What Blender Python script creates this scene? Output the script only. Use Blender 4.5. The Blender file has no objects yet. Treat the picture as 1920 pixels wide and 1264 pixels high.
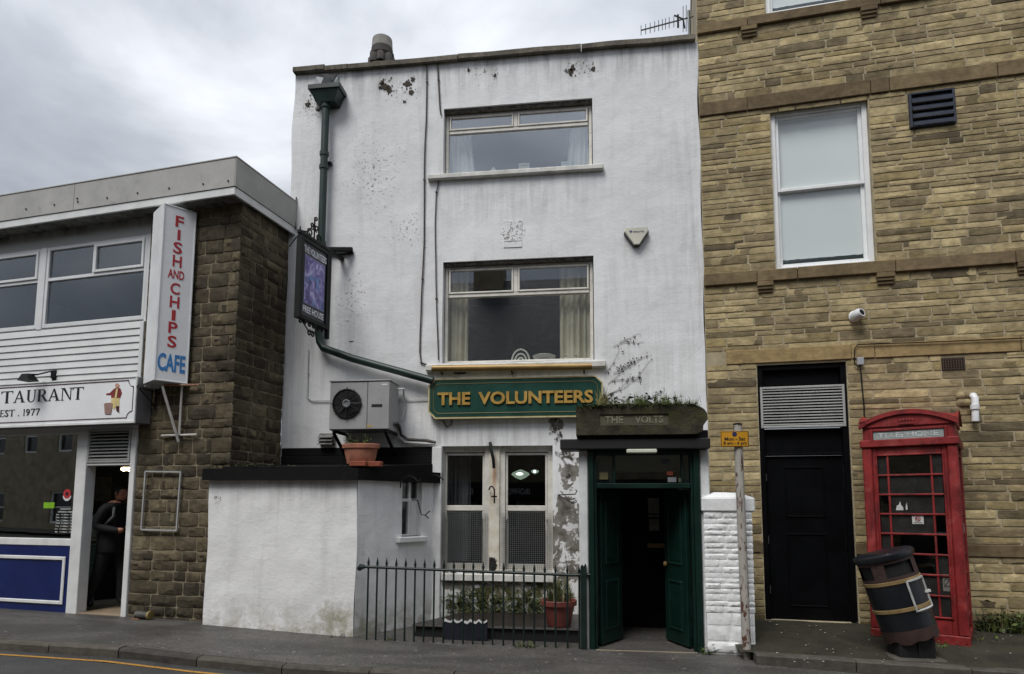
import bpy, math, random
from mathutils import Vector, Matrix, noise
from math import radians, sin, cos, pi
random.seed(7)
sc = bpy.context.scene
COL = sc.collection
# ---------------------------------------------------------------- camera, sky, sun, exposure
F, CX, CY, IW, IH = 1236.0, 960.0, 823.0, 1920, 1264          # photo calibration (pixels)
YAW, PITCH, ROLL = radians(7.42), radians(5.84), radians(0.19)
CAM = Vector((0, -9.0, 1.68))
_w = Vector((-sin(YAW)*cos(PITCH), cos(YAW)*cos(PITCH), sin(PITCH)))
_r0 = Vector((cos(YAW), sin(YAW), 0)); _u0 = _r0.cross(_w)
_r = cos(ROLL)*_r0 + sin(ROLL)*_u0; _u = -sin(ROLL)*_r0 + cos(ROLL)*_u0
cam = bpy.data.cameras.new('camera'); cam_ob = bpy.data.objects.new('camera', cam); COL.objects.link(cam_ob)
cam.sensor_width = 36; cam.lens = 36*F/IW; cam.shift_y = (CY-IH/2)/IW; cam.clip_end = 500; cam.clip_start = .05
cam_ob.matrix_world = Matrix(((_r.x, _u.x, -_w.x, CAM.x), (_r.y, _u.y, -_w.y, CAM.y), (_r.z, _u.z, -_w.z, CAM.z), (0, 0, 0, 1)))
sc.camera = cam_ob
SUN_EL, SUN_AZ = radians(58), radians(205)      # sun veiled by cloud, behind the viewer and to the left
world = bpy.data.worlds.new('World'); sc.world = world; world.use_nodes = True
nt = world.node_tree; nt.nodes.clear()
def wn(t, **k):
    n = nt.nodes.new(t)
    for a, b in k.items(): setattr(n, a, b)
    return n
out = wn('ShaderNodeOutputWorld'); bg = wn('ShaderNodeBackground'); nt.links.new(bg.outputs[0], out.inputs[0])
bg.inputs[1].default_value = 0.1
sky = wn('ShaderNodeTexSky', sky_type='NISHITA', sun_disc=False, sun_elevation=SUN_EL, sun_rotation=SUN_AZ)
tc = wn('ShaderNodeTexCoord'); sep = wn('ShaderNodeSeparateXYZ'); nt.links.new(tc.outputs['Generated'], sep.inputs[0])
def wmath(op, a, b=None, clamp=False):
    n = wn('ShaderNodeMath', operation=op, use_clamp=clamp)
    for i, v in enumerate((a, b)):
        if v is None: continue
        if isinstance(v, (int, float)): n.inputs[i].default_value = v
        else: nt.links.new(v, n.inputs[i])
    return n.outputs[0]
zc = wmath('MAXIMUM', sep.outputs[2], 0.0)
den = wmath('ADD', zc, 0.16)
comb = wn('ShaderNodeCombineXYZ')
nt.links.new(wmath('DIVIDE', sep.outputs[0], den), comb.inputs[0]); nt.links.new(wmath('DIVIDE', sep.outputs[1], den), comb.inputs[1])
comb.inputs[2].default_value = 3.1
n1 = wn('ShaderNodeTexNoise'); n1.inputs['Scale'].default_value = .95; n1.inputs['Detail'].default_value = 8; n1.inputs['Roughness'].default_value = .52; n1.inputs['Distortion'].default_value = .6
nt.links.new(comb.outputs[0], n1.inputs['Vector'])
ramp = wn('ShaderNodeValToRGB'); nt.links.new(n1.outputs['Fac'], ramp.inputs[0])
cr = ramp.color_ramp; cr.elements[0].position = .36; cr.elements[0].color = (.37, .40, .45, 1); cr.elements[1].position = .64; cr.elements[1].color = (1.02, 1.05, 1.1, 1)
e = cr.elements.new(.5); e.color = (.60, .63, .69, 1)
# overcast luminance rises towards the zenith
lum = wmath('MULTIPLY', wmath('ADD', wmath('MULTIPLY', zc, 1.2), .60), 4.9)
mul = wn('ShaderNodeMix', data_type='RGBA', blend_type='MULTIPLY'); mul.inputs[0].default_value = 1
nt.links.new(ramp.outputs[0], mul.inputs[6]); nt.links.new(lum, mul.inputs[7])
mix = wn('ShaderNodeMix', data_type='RGBA'); mix.inputs[0].default_value = .93
nt.links.new(sky.outputs[0], mix.inputs[6]); nt.links.new(mul.outputs[2], mix.inputs[7]); nt.links.new(mix.outputs[2], bg.inputs[0])
sl = bpy.data.lights.new('sun', 'SUN'); sl.energy = 1.5; sl.angle = radians(26); sl.color = (1, .97, .93)
so = bpy.data.objects.new('sun', sl); COL.objects.link(so); so.location = (-6, -14, 20)
sdir = Vector((sin(SUN_AZ)*cos(SUN_EL), cos(SUN_AZ)*cos(SUN_EL), sin(SUN_EL)))
so.rotation_euler = sdir.to_track_quat('Z', 'Y').to_euler()
sc.view_settings.view_transform = 'Standard'; sc.view_settings.look = 'None'; sc.view_settings.exposure = 0.8; sc.view_settings.gamma = 1
sc.view_settings.use_curve_mapping = False
sc.cycles.max_bounces = 6; sc.cycles.transparent_max_bounces = 12; sc.cycles.caustics_reflective = False; sc.cycles.caustics_refractive = False
sc.cycles.sample_clamp_indirect = 4

# ---------------------------------------------------------------- walls as reference planes, pixels to positions
def ray(px, py): return _w + _r*((px-CX)/F) - _u*((py-CY)/F)
class Wall:
    def __init__(s, o, deg):
        a = radians(deg); s.rot = a; s.o = Vector(o); s.ux = Vector((cos(a), sin(a), 0)); s.uy = Vector((-sin(a), cos(a), 0))
        s.M = Matrix.Translation(s.o) @ Matrix.Rotation(a, 4, 'Z')
    def at(s, px, py, y=0.0):                        # pixel -> local point on the plane y = const
        d = ray(px, py); P = s.o + s.uy*y; t = (P-CAM).dot(s.uy)/d.dot(s.uy); q = CAM + d*t - s.o
        return Vector((q.dot(s.ux), y, q.z))
    def atx(s, px, py, x):                           # pixel -> local point on the plane x = const
        d = ray(px, py); P = s.o + s.ux*x; t = (P-CAM).dot(s.ux)/d.dot(s.ux); q = CAM + d*t - s.o
        return Vector((x, q.dot(s.uy), q.z))
    def rect(s, y, tl, tr, br, bl):
        a, b, c, d = (s.at(*p, y) for p in (tl, tr, br, bl))
        return (a.x+d.x)/2, (b.x+c.x)/2, (c.z+d.z)/2, (a.z+b.z)/2   # x0 x1 z0 z1
    def z(s, px, py, y=0.0): return s.at(px, py, y).z
    def x(s, px, py, y=0.0): return s.at(px, py, y).x
WORLD = Wall((0, 0, 0), 0)
PUB = WORLD
SHOP = Wall((-4.703, -1.069, 0), -8.35)
SIDE = Wall((-4.703, -1.069, 0), 81.65)
BRK = Wall((1.46, 0, 0), -6.6)
def lerp_tab(t, x):
    if x <= t[0][0]: return t[0][1]
    for (a, b), (c, d) in zip(t, t[1:]):
        if x <= c: return b + (d-b)*(x-a)/(c-a)
    return t[-1][1]
GT = [(-60, 1.0), (-12, .32), (-8.4, .232), (-5, .216), (-2.95, .112), (0, .078), (1.7, .08), (3, .066), (6, .03), (60, -.6)]
KT = [(-60, 5.5), (-20, -.5), (-9, -2.05), (-6.5, -2.37), (-5.2, -2.46), (-4, -2.54), (-2.5, -2.55), (-1, -2.53), (3, -2.6), (12, -3.0), (60, -6)]
def G(x, y=-1.2): return lerp_tab(GT, x) + .03*min(0, y+1.2)
def KY(x): return lerp_tab(KT, x)

# ---------------------------------------------------------------- materials
def lin(h):
    h = h.lstrip('#'); c = [int(h[i:i+2], 16)/255 for i in (0, 2, 4)]
    return tuple((v/12.92 if v <= .04045 else ((v+.055)/1.055)**2.4) for v in c)
class NT:
    def __init__(s, name):
        s.m = bpy.data.materials.new(name); s.m.use_nodes = True; s.t = s.m.node_tree; s.t.nodes.clear()
        s.out = s.n('ShaderNodeOutputMaterial'); s.pos = None
    def n(s, t, **k):
        n = s.t.nodes.new(t)
        for a, b in k.items(): setattr(n, a, b)
        return n
    def set(s, sock, v):
        if v is None: return
        if isinstance(v, bpy.types.NodeSocket): s.t.links.new(v, sock)
        elif isinstance(v, (tuple, list)) and len(v) == 3 and sock.type == 'RGBA': sock.default_value = (*v, 1)
        else: sock.default_value = v
    def P(s):
        if s.pos is None: s.pos = s.n('ShaderNodeNewGeometry').outputs['Position']
        return s.pos
    def noise(s, scale, detail=4, rough=.55, dist=0, vec=None, w=None):
        n = s.n('ShaderNodeTexNoise'); n.inputs['Scale'].default_value = scale; n.inputs['Detail'].default_value = detail
        n.inputs['Roughness'].default_value = rough; n.inputs['Distortion'].default_value = dist
        s.t.links.new(vec or s.P(), n.inputs['Vector']); return n.outputs['Fac']
    def vscale(s, x, y, z, off=(0, 0, 0)):
        n = s.n('ShaderNodeMapping'); s.t.links.new(s.P(), n.inputs['Vector']); n.inputs['Scale'].default_value = (x, y, z); n.inputs['Location'].default_value = off; return n.outputs[0]
    def ramp(s, fac, stops):
        n = s.n('ShaderNodeValToRGB'); s.t.links.new(fac, n.inputs[0]); c = n.color_ramp
        for i, (p, col) in enumerate(stops):
            if isinstance(col, (int, float)): col = (col,)*3
            e = c.elements[i] if i < 2 else c.elements.new(p)
            e.position = p; e.color = (*col, 1)
        return n.outputs[0]
    def mix(s, fac, a, b, mode='MIX'):
        n = s.n('ShaderNodeMix', data_type='RGBA', blend_type=mode); s.set(n.inputs[0], fac)
        s.set(n.inputs[6], a); s.set(n.inputs[7], b); return n.outputs[2]
    def math(s, op, a, b=None, clamp=False):
        n = s.n('ShaderNodeMath', operation=op, use_clamp=clamp); s.set(n.inputs[0], a); s.set(n.inputs[1], b); return n.outputs[0]
    def blob(s, c, r, hard=.5, sx=1., sz=1.):      # soft spot in the x-z plane of the world
        m = s.n('ShaderNodeMapping', vector_type='POINT'); s.t.links.new(s.P(), m.inputs['Vector'])
        m.inputs['Location'].default_value = (-c[0]*sx, 0, -c[1]*sz); m.inputs['Scale'].default_value = (sx, 0, sz)
        l = s.n('ShaderNodeVectorMath', operation='LENGTH'); s.t.links.new(m.outputs[0], l.inputs[0])
        mr = s.n('ShaderNodeMapRange'); s.t.links.new(l.outputs['Value'], mr.inputs[0])
        mr.inputs[1].default_value = r*hard; mr.inputs[2].default_value = r; mr.inputs[3].default_value = 1; mr.inputs[4].default_value = 0
        return mr.outputs[0]
    def zramp(s, a, b):                              # 1 below a, 0 above b
        sp = s.n('ShaderNodeSeparateXYZ'); s.t.links.new(s.P(), sp.inputs[0])
        mr = s.n('ShaderNodeMapRange'); s.t.links.new(sp.outputs[2], mr.inputs[0])
        mr.inputs[1].default_value = a; mr.inputs[2].default_value = b; mr.inputs[3].default_value = 1; mr.inputs[4].default_value = 0
        return mr.outputs[0]
    def bsdf(s, col, rough=.6, metal=0., bumps=(), spec=.5, emit=None):
        b = s.n('ShaderNodeBsdfPrincipled'); s.set(b.inputs['Base Color'], col); s.set(b.inputs['Roughness'], rough); s.set(b.inputs['Metallic'], metal)
        s.set(b.inputs['Specular IOR Level'], spec)
        nrm = None
        for h, st, d in bumps:
            k = s.n('ShaderNodeBump'); k.inputs['Strength'].default_value = st; k.inputs['Distance'].default_value = d; s.t.links.new(h, k.inputs['Height'])
            if nrm: s.t.links.new(nrm, k.inputs['Normal'])
            nrm = k.outputs[0]
        if nrm: s.t.links.new(nrm, b.inputs['Normal'])
        if emit: s.set(b.inputs['Emission Color'], emit[0]); b.inputs['Emission Strength'].default_value = emit[1]
        s.t.links.new(b.outputs[0], s.out.inputs[0]); return s.m
MATS = {}
def M(name, col, rough=.6, var=.25, scale=6, bump=.15, bscale=60, metal=0., dirt=None, dirtamt=.5, spec=.5):
    """plain painted / metal / wood surface with uneven tone, fine relief and optional grime"""
    if name in MATS: return MATS[name]
    k = NT(name); c = lin(col) if isinstance(col, str) else col
    a = k.noise(scale, 5, .6)
    base = k.mix(k.ramp(a, [(.3, 0.), (.7, 1.)]), tuple(v*(1-var) for v in c), tuple(min(1, v*(1+var*.5)) for v in c))
    if dirt:
        d = k.ramp(k.noise(scale*2.3, 7, .68, .4), [(1-dirtamt-.12, 0.), (1-dirtamt+.12, 1.)])
        base = k.mix(d, base, lin(dirt))
    b = [(k.noise(bscale, 4, .6), bump, .004)] if bump else []
    MATS[name] = k.bsdf(base, k.ramp(a, [(.2, max(0, rough-.1)), (.8, min(1, rough+.12))]), metal, b, spec); return MATS[name]
def glass(name, refl, tint=(.95, .968, .965), rough=.0):
    if name in MATS: return MATS[name]
    k = NT(name); g = k.n('ShaderNodeBsdfGlossy'); g.inputs['Roughness'].default_value = rough; g.inputs['Color'].default_value = (.95, .97, 1, 1)
    t = k.n('ShaderNodeBsdfTransparent'); t.inputs['Color'].default_value = (*tint, 1)
    lw = k.n('ShaderNodeLayerWeight'); lw.inputs['Blend'].default_value = .5
    f = k.math('ADD', k.math('MULTIPLY', k.math('POWER', lw.outputs['Facing'], 4.), .7), .045+refl*.6, True)
    b = k.n('ShaderNodeBump'); b.inputs['Strength'].default_value = .04; b.inputs['Distance'].default_value = .01; k.t.links.new(k.noise(1.7, 2, .5), b.inputs['Height'])
    k.t.links.new(b.outputs[0], g.inputs['Normal'])
    m = k.n('ShaderNodeMixShader'); k.t.links.new(f, m.inputs[0]); k.t.links.new(t.outputs[0], m.inputs[1]); k.t.links.new(g.outputs[0], m.inputs[2])
    k.t.links.new(m.outputs[0], k.out.inputs[0]); MATS[name] = k.m; return k.m
def emit(name, col, st):
    if name in MATS: return MATS[name]
    k = NT(name); MATS[name] = k.bsdf(lin(col), .4, 0, (), .5, (lin(col), st)); return MATS[name]
def stone_mat(name, palette, soot, sootamt=.45, bump=.7, rough=.85, sootcol='#241d15', low=None, bs=1.):
    k = NT(name)
    oi = k.n('ShaderNodeObjectInfo').outputs['Random']; isl = k.n('ShaderNodeNewGeometry').outputs['Random Per Island']
    r = k.math('FRACT', k.math('ADD', oi, isl)); 
    n = len(palette); c = k.ramp(r, [(i/(n-1), lin(p)) for i, p in enumerate(palette)])
    c = k.mix(k.ramp(k.noise(9, 6, .65), [(.3, 0.), (.72, 1.)]), k.mix(1., c, (.62, .60, .56), 'MULTIPLY'), k.mix(1., c, (1.18, 1.15, 1.1), 'MULTIPLY'))
    grain = k.noise(1, 5, .6, .3, k.vscale(7, 7, 42))
    c = k.mix(k.ramp(grain, [(.35, .0), (.8, .55)]), c, k.mix(1., c, (.55, .5, .45), 'MULTIPLY'))
    s1 = k.ramp(k.noise(.9, 6, .65, .6), [(1-soot-.16, 0.), (1-soot+.2, sootamt)])
    c = k.mix(s1, c, lin(sootcol))
    if low:                                           # damp, green foot of the wall
        f = k.math('MULTIPLY', k.zramp(low[0], low[1]), k.ramp(k.noise(5, 5, .6), [(.3, .3), (.7, 1.)]))
        c = k.mix(f, c, lin(low[2]))
    MATS[name] = k.bsdf(c, rough, 0, [(k.noise(14*bs, 5, .62), bump, .02), (grain, bump*.6, .012), (k.noise(120, 3, .6), .25, .003)], .25); return k.m

# ---------------------------------------------------------------- mesh builder
class MB:
    def __init__(s): s.v = []; s.f = []; s.mi = []
    def add(s, vs, fs, mi=0):
        b = len(s.v); s.v += [tuple(v) for v in vs]; s.f += [tuple(b+i for i in f) for f in fs]; s.mi += [mi]*len(fs); return s
    def box(s, x0, x1, y0, y1, z0, z1, bev=0., mi=0):
        if x0 > x1: x0, x1 = x1, x0
        if y0 > y1: y0, y1 = y1, y0
        if z0 > z1: z0, z1 = z1, z0
        if bev <= 0 or bev*2.2 > min(x1-x0, y1-y0, z1-z0):
            return s.add([(x, y, z) for x in (x0, x1) for y in (y0, y1) for z in (z0, z1)],
                         [(0, 1, 3, 2), (4, 6, 7, 5), (0, 4, 5, 1), (2, 3, 7, 6), (0, 2, 6, 4), (1, 5, 7, 3)], mi)
        vs = []; idx = {}
        for i, x in enumerate((x0, x1)):
            for j, y in enumerate((y0, y1)):
                for k, z in enumerate((z0, z1)):
                    sx, sy, sz = (bev, -bev)[i], (bev, -bev)[j], (bev, -bev)[k]
                    for a, p in enumerate(((x, y+sy, z+sz), (x+sx, y, z+sz), (x+sx, y+sy, z))):
                        idx[i, j, k, a] = len(vs); vs.append(p)
        fs = []
        for i in (0, 1): fs.append([idx[i, j, k, 0] for j, k in ((0, 0), (0, 1), (1, 1), (1, 0))][::(1 if i == 0 else -1)])
        for j in (0, 1): fs.append([idx[i, j, k, 1] for i, k in ((0, 0), (1, 0), (1, 1), (0, 1))][::(1 if j == 0 else -1)])
        for k in (0, 1): fs.append([idx[i, j, k, 2] for i, j in ((0, 0), (0, 1), (1, 1), (1, 0))][::(1 if k == 0 else -1)])
        for i in (0, 1):
            for j in (0, 1): fs.append([idx[i, j, 0, 0], idx[i, j, 0, 1], idx[i, j, 1, 1], idx[i, j, 1, 0]][::(1 if i == j else -1)])
        for i in (0, 1):
            for k in (0, 1): fs.append([idx[i, 0, k, 0], idx[i, 0, k, 2], idx[i, 1, k, 2], idx[i, 1, k, 0]][::(-1 if i == k else 1)])
        for j in (0, 1):
            for k in (0, 1): fs.append([idx[0, j, k, 1], idx[0, j, k, 2], idx[1, j, k, 2], idx[1, j, k, 1]][::(1 if j == k else -1)])
        for i in (0, 1):
            for j in (0, 1):
                for k in (0, 1): fs.append([idx[i, j, k, 0], idx[i, j, k, 1], idx[i, j, k, 2]][::(1 if (i+j+k) % 2 == 0 else -1)])
        return s.add(vs, fs, mi)
    def prism(s, poly, y0, y1, mi=0):                 # (x, z) polygon, counter-clockwise seen from -y
        n = len(poly); a = sum(poly[i][0]*poly[(i+1) % n][1]-poly[(i+1) % n][0]*poly[i][1] for i in range(n))
        if a < 0: poly = poly[::-1]
        vs = [(x, y0, z) for x, z in poly] + [(x, y1, z) for x, z in poly]
        return s.add(vs, [tuple(range(n)), tuple(range(2*n-1, n-1, -1))] + [(i, n+i, n+(i+1) % n, (i+1) % n) for i in range(n)], mi)
    def hull(s, bot, top, mi=0):                      # two matching rings of points
        n = len(bot); return s.add(list(bot)+list(top), [tuple(range(n))[::-1], tuple(range(n, 2*n))] + [(i, (i+1) % n, n+(i+1) % n, n+i) for i in range(n)], mi)
    def tube(s, pts, r, n=8, mi=0, caps=True):
        pts = [Vector(p) for p in pts]; rs = r if isinstance(r, (list, tuple)) else [r]*len(pts)
        rings = []; nx = None
        for i, p in enumerate(pts):
            t = (pts[min(i+1, len(pts)-1)] - pts[max(i-1, 0)]).normalized()
            if nx is None: nx = t.orthogonal().normalized()
            nx = (nx - t*nx.dot(t)).normalized(); ny = t.cross(nx)
            rings.append([p + (nx*cos(2*pi*k/n) + ny*sin(2*pi*k/n))*rs[i] for k in range(n)])
        vs = [v for g in rings for v in g]; fs = []
        for i in range(len(pts)-1):
            for k in range(n): fs.append((i*n+k, i*n+(k+1) % n, (i+1)*n+(k+1) % n, (i+1)*n+k))
        if caps: fs += [tuple(range(n))[::-1], tuple(range((len(pts)-1)*n, len(pts)*n))]
        return s.add(vs, fs, mi)
    def lathe(s, prof, c=(0, 0, 0), n=20, axis='z', mi=0, sx=1., sy=1., M4=None):
        vs = []; 
        for r, z in prof:
            for k in range(n):
                a = 2*pi*k/n; p = (r*cos(a)*sx, r*sin(a)*sy, z)
                if axis == 'y': p = (p[0], -p[2], p[1])
                if axis == 'x': p = (p[2], p[0], p[1])
                v = Vector(p)
                if M4: v = M4 @ v
                vs.append(v+Vector(c))
        m = len(prof); fs = [(i*n+k, i*n+(k+1) % n, (i+1)*n+(k+1) % n, (i+1)*n+k) for i in range(m-1) for k in range(n)]
        if prof[0][0] > 1e-6: fs.append(tuple(range(n))[::-1])
        if prof[-1][0] > 1e-6: fs.append(tuple(range((m-1)*n, m*n)))
        return s.add(vs, fs, mi)
    def grid(s, fn, nu, nv, mi=0):
        vs = [fn(i/nu, j/nv) for j in range(nv+1) for i in range(nu+1)]
        return s.add(vs, [(j*(nu+1)+i, j*(nu+1)+i+1, (j+1)*(nu+1)+i+1, (j+1)*(nu+1)+i) for j in range(nv) for i in range(nu)], mi)
    def frame(s, x0, x1, z0, z1, w, y0, y1, bev=.004, mi=0, wt=None, wb=None):
        wt = wt or w; wb = wb or w
        s.box(x0, x0+w, y0, y1, z0, z1, bev, mi); s.box(x1-w, x1, y0, y1, z0, z1, bev, mi)
        s.box(x0+w, x1-w, y0+.001, y1, z1-wt, z1, bev, mi); s.box(x0+w, x1-w, y0+.001, y1, z0, z0+wb, bev, mi); return s
    def text(s, t, x0, x1, z0, z1, y, depth=.01, bold=0., mi=0, flip=False):
        vs, fs = glyphs(t, bold)
        if not vs: return s
        a0 = min(v[0] for v in vs); a1 = max(v[0] for v in vs); b0 = min(v[1] for v in vs); b1 = max(v[1] for v in vs)
        o = []
        for v in vs:
            o.append((x0+(v[0]-a0)/(a1-a0)*(x1-x0), y-depth/2-(v[2])*depth, z0+(v[1]-b0)/(b1-b0)*(z1-z0)))
        return s.add(o, fs, mi)
    def skew(s, fn): s.v = [tuple(fn(Vector(v))) for v in s.v]; return s
_G = {}
def glyphs(t, bold):
    if (t, bold) in _G: return _G[t, bold]
    c = bpy.data.curves.new('glyphs', 'FONT'); c.body = t; c.extrude = .5; c.offset = bold; c.resolution_u = 3
    c.align_x = 'CENTER'
    o = bpy.data.objects.new('glyphs', c); COL.objects.link(o)
    dg = bpy.context.evaluated_depsgraph_get(); m = o.evaluated_get(dg).to_mesh()
    r = ([tuple(v.co) for v in m.vertices], [tuple(p.vertices) for p in m.polygons])
    o.evaluated_get(dg).to_mesh_clear(); bpy.data.objects.remove(o); bpy.data.curves.remove(c)
    _G[t, bold] = r; return r

# ---------------------------------------------------------------- things and parts
FR = {}                                               # object -> its world frame (root frame for parts)
def props(o, label=None, cat=None, group=None, kind=None):
    for k, v in (('label', label), ('category', cat), ('group', group), ('kind', kind)):
        if v: o[k] = v
    return o
def lettering(parent, wall, mat, items, name='lettering'):
    for (t, x0, x1, z0, z1, y, d, b) in items: part(MB().text(t, x0, x1, z0, z1, y, d, b), name, mat, parent, wall)
def thing(name, label, cat, wall, anchor=(0, 0, 0), group=None, kind=None):
    o = bpy.data.objects.new(name, None); COL.objects.link(o); o.empty_display_size = .1
    W = wall.M @ Matrix.Translation(Vector(anchor)); o.matrix_world = W; FR[o.name] = W
    return props(o, label, cat, group, kind)
def meshdata(name, vs, fs, mats, mi=None, smooth=False):
    me = bpy.data.meshes.new(name); me.from_pydata([tuple(v) for v in vs], [], fs); 
    for m in (mats if isinstance(mats, (list, tuple)) else [mats]): me.materials.append(m)
    if mi: me.polygons.foreach_set('material_index', mi)
    if smooth: me.polygons.foreach_set('use_smooth', [True]*len(fs)); me.set_sharp_from_angle(angle=radians(smooth if smooth is not True else 40))
    me.update(); return me
def part(mb, name, mat, parent, wall=None, label=None, smooth=False, kind=None):
    W = FR[parent.name]; T = W.inverted() @ (wall or WORLD).M
    me = meshdata(name, [T @ Vector(v) for v in mb.v], mb.f, mat, mb.mi, smooth)
    o = bpy.data.objects.new(name, me); COL.objects.link(o); o.parent = parent; FR[o.name] = W
    return props(o, label, None, None, kind)
def single(mb, name, mat, label, cat, wall, anchor=None, group=None, kind=None, smooth=False):
    if anchor is None:
        xs = [v[0] for v in mb.v]; ys = [v[1] for v in mb.v]; anchor = ((min(xs)+max(xs))/2, (min(ys)+max(ys))/2, min(v[2] for v in mb.v))
    A = Vector(anchor); me = meshdata(name, [Vector(v)-A for v in mb.v], mb.f, mat, mb.mi, smooth)
    o = bpy.data.objects.new(name, me); COL.objects.link(o); W = wall.M @ Matrix.Translation(A); o.matrix_world = W; FR[o.name] = W
    return props(o, label, cat, group, kind)
def pieces(name, mesh, mat4s, parent, wall):
    """one object per piece, all sharing a mesh from the list"""
    T = FR[parent.name].inverted() @ wall.M
    for i, m in enumerate(mat4s):
        o = bpy.data.objects.new(name, mesh[i % len(mesh)] if isinstance(mesh, list) else mesh)
        COL.objects.link(o); o.parent = parent; o.matrix_local = T @ m; FR[o.name] = FR[parent.name]
# ---------------------------------------------------------------- masonry
def stone_variants(n, seed, rough=.35, nx=5, nz=3, flat=.6):
    rnd = random.Random(seed); res = []
    for _ in range(n):
        vs = []; 
        for j in range(nz+1):
            for i in range(nx+1):
                x = -.5+i/nx; z = -.5+j/nz; bi = i in (0, nx); bj = j in (0, nz)
                y = -flat if (bi or bj) else -1+rnd.uniform(-rough, rough)
                if bi and bj: x *= .985; z *= .95; y = -flat+.1
                jx = 0 if bi else rnd.uniform(-.06, .06); jz = rnd.uniform(-.04, .02) if bj and z > 0 else (rnd.uniform(-.02, .04) if bj else rnd.uniform(-.08, .08))
                if bi: jx = rnd.uniform(-.02, .0)*(1 if x > 0 else -1)
                vs.append((x+jx, y, z+jz))
        fs = [(j*(nx+1)+i, j*(nx+1)+i+1, (j+1)*(nx+1)+i+1, (j+1)*(nx+1)+i) for j in range(nz) for i in range(nx)]
        ring = [i for i in range(nx+1)] + [j*(nx+1)+nx for j in range(1, nz+1)] + [nz*(nx+1)+i for i in range(nx-1, -1, -1)] + [j*(nx+1) for j in range(nz-1, 0, -1)]
        b = len(vs); vs += [(vs[q][0], .3, vs[q][2]) for q in ring]; m = len(ring)
        fs += [(ring[(k+1) % m], ring[k], b+k, b+(k+1) % m) for k in range(m)]
        res.append((vs, fs))
    return res
def courses(x0, x1, breaks, ch, ln, rnd, holes, joint):
    """stones (xa, xb, za, zb) laid in courses between the level lines in breaks, leaving the holes free"""
    st = []
    for za, zb in zip(breaks, breaks[1:]):
        z = za; hs = []
        while z < zb-1e-6: h = rnd.uniform(*ch); hs.append(h); z += h
        if len(hs) > 1 and (z-zb) > hs[-1]*.5: hs.pop()
        k = (zb-za)/sum(hs); z = za
        for h in hs:
            h *= k; free = [(x0, x1)]
            for (a, b, c, d) in holes:
                if min(z+h, d)-max(z, c) > .45*h:
                    nf = []
                    for p, q in free:
                        if b <= p or a >= q: nf.append((p, q)); continue
                        if a-p > .03: nf.append((p, a))
                        if q-b > .03: nf.append((b, q))
                    free = nf
            for p, q in free:
                x = p
                while x < q-1e-6:
                    l = rnd.uniform(*ln)
                    if q-(x+l) < ln[0]*.6: l = q-x
                    st.append((x+joint/2, min(q, x+l)-joint/2, z+joint/2, z+h-joint/2)); x += l
            z += h
    return [s for s in st if s[1]-s[0] > .02]
def lay(stones, name, mat, parent, wall, y=0., proud=.015, variants=None, limit=300, rnd=None, tilt=.004, massname=None):
    rnd = rnd or random.Random(3)
    meshes = [meshdata(name, v, f, mat, None, 50) for v, f in variants]
    stones = sorted(stones, key=lambda s: -(s[1]-s[0])*(s[3]-s[2]))
    def mat4(s):
        a, b, c, d = s; p = proud*rnd.uniform(.55, 1.35)
        return Matrix.Translation(((a+b)/2, y, (c+d)/2)) @ Matrix.Rotation(rnd.uniform(-tilt, tilt), 4, 'Y') @ Matrix.Diagonal((b-a, p, d-c, 1))
    own = stones[:limit]; rest = stones[limit:]
    T = FR[parent.name].inverted() @ wall.M
    for s in own:
        o = bpy.data.objects.new(name, rnd.choice(meshes)); COL.objects.link(o); o.parent = parent; o.matrix_local = T @ mat4(s)
    if rest:
        mb = MB()
        for s in rest:
            vs, fs = rnd.choice(variants); m = mat4(s); mb.add([m @ Vector(v) for v in vs], fs)
        part(mb, massname or 'small_stones', mat, parent, wall, kind='stuff', smooth=50)
# ================================================================ SETTING: road, pavement, kerb, forecourt
k = NT('asphalt_pavement')
sp = k.ramp(k.noise(105, 3, .75), [(.46, 0.), (.66, 1.)])
c = k.mix(k.ramp(k.noise(1.6, 6, .6, .4), [(.3, 0.), (.7, 1.)]), lin('#282725'), lin('#393734'))
c = k.mix(sp, c, lin('#85817b'))
c = k.mix(k.ramp(k.noise(22, 5, .7), [(.66, 0.), (.74, .7)]), c, lin('#1f1e1c'))
c = k.mix(k.ramp(k.noise(1, 4, .5, 1.5, k.vscale(.5, 1.6, 1)), [(.45, 0.), (.6, .4)]), c, lin('#262523'))
vo = k.n('ShaderNodeTexVoronoi', feature='DISTANCE_TO_EDGE'); vo.inputs['Scale'].default_value = .55; k.t.links.new(k.P(), vo.inputs['Vector'])
v2 = k.n('ShaderNodeTexVoronoi', feature='F1'); v2.inputs['Scale'].default_value = 4.5; k.t.links.new(k.P(), v2.inputs['Vector'])
c = k.mix(k.ramp(v2.outputs['Distance'], [(.07, .8), (.1, 0.)]), c, lin('#7d7973'))
asph = k.bsdf(c, k.ramp(k.noise(2.3, 5, .6), [(.3, .38), (.7, .75)]), 0, [(k.noise(190, 3, .7), .9, .006), (k.noise(7, 3, .5), .3, .02)], .4)
k = NT('asphalt_road')
c = k.mix(k.ramp(k.noise(2.2, 6, .6, .4), [(.3, 0.), (.7, 1.)]), lin('#2a2b2c'), lin('#3d3d3c'))
c = k.mix(k.ramp(k.noise(120, 2, .7), [(.5, 0.), (.68, 1.)]), c, lin('#5d5c59'))
asph_r = k.bsdf(c, k.ramp(k.noise(3, 5, .6), [(.3, .35), (.7, .8)]), 0, [(k.noise(130, 3, .7), 1., .008)], .5)
k = NT('forecourt_surface')
c = k.mix(k.ramp(k.noise(3, 6, .65, .5), [(.35, 0.), (.68, 1.)]), lin('#26241d'), lin('#3a382c'))
c = k.mix(k.ramp(k.noise(6, 6, .7), [(.58, 0.), (.7, .8)]), c, lin('#33381d'))
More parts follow.
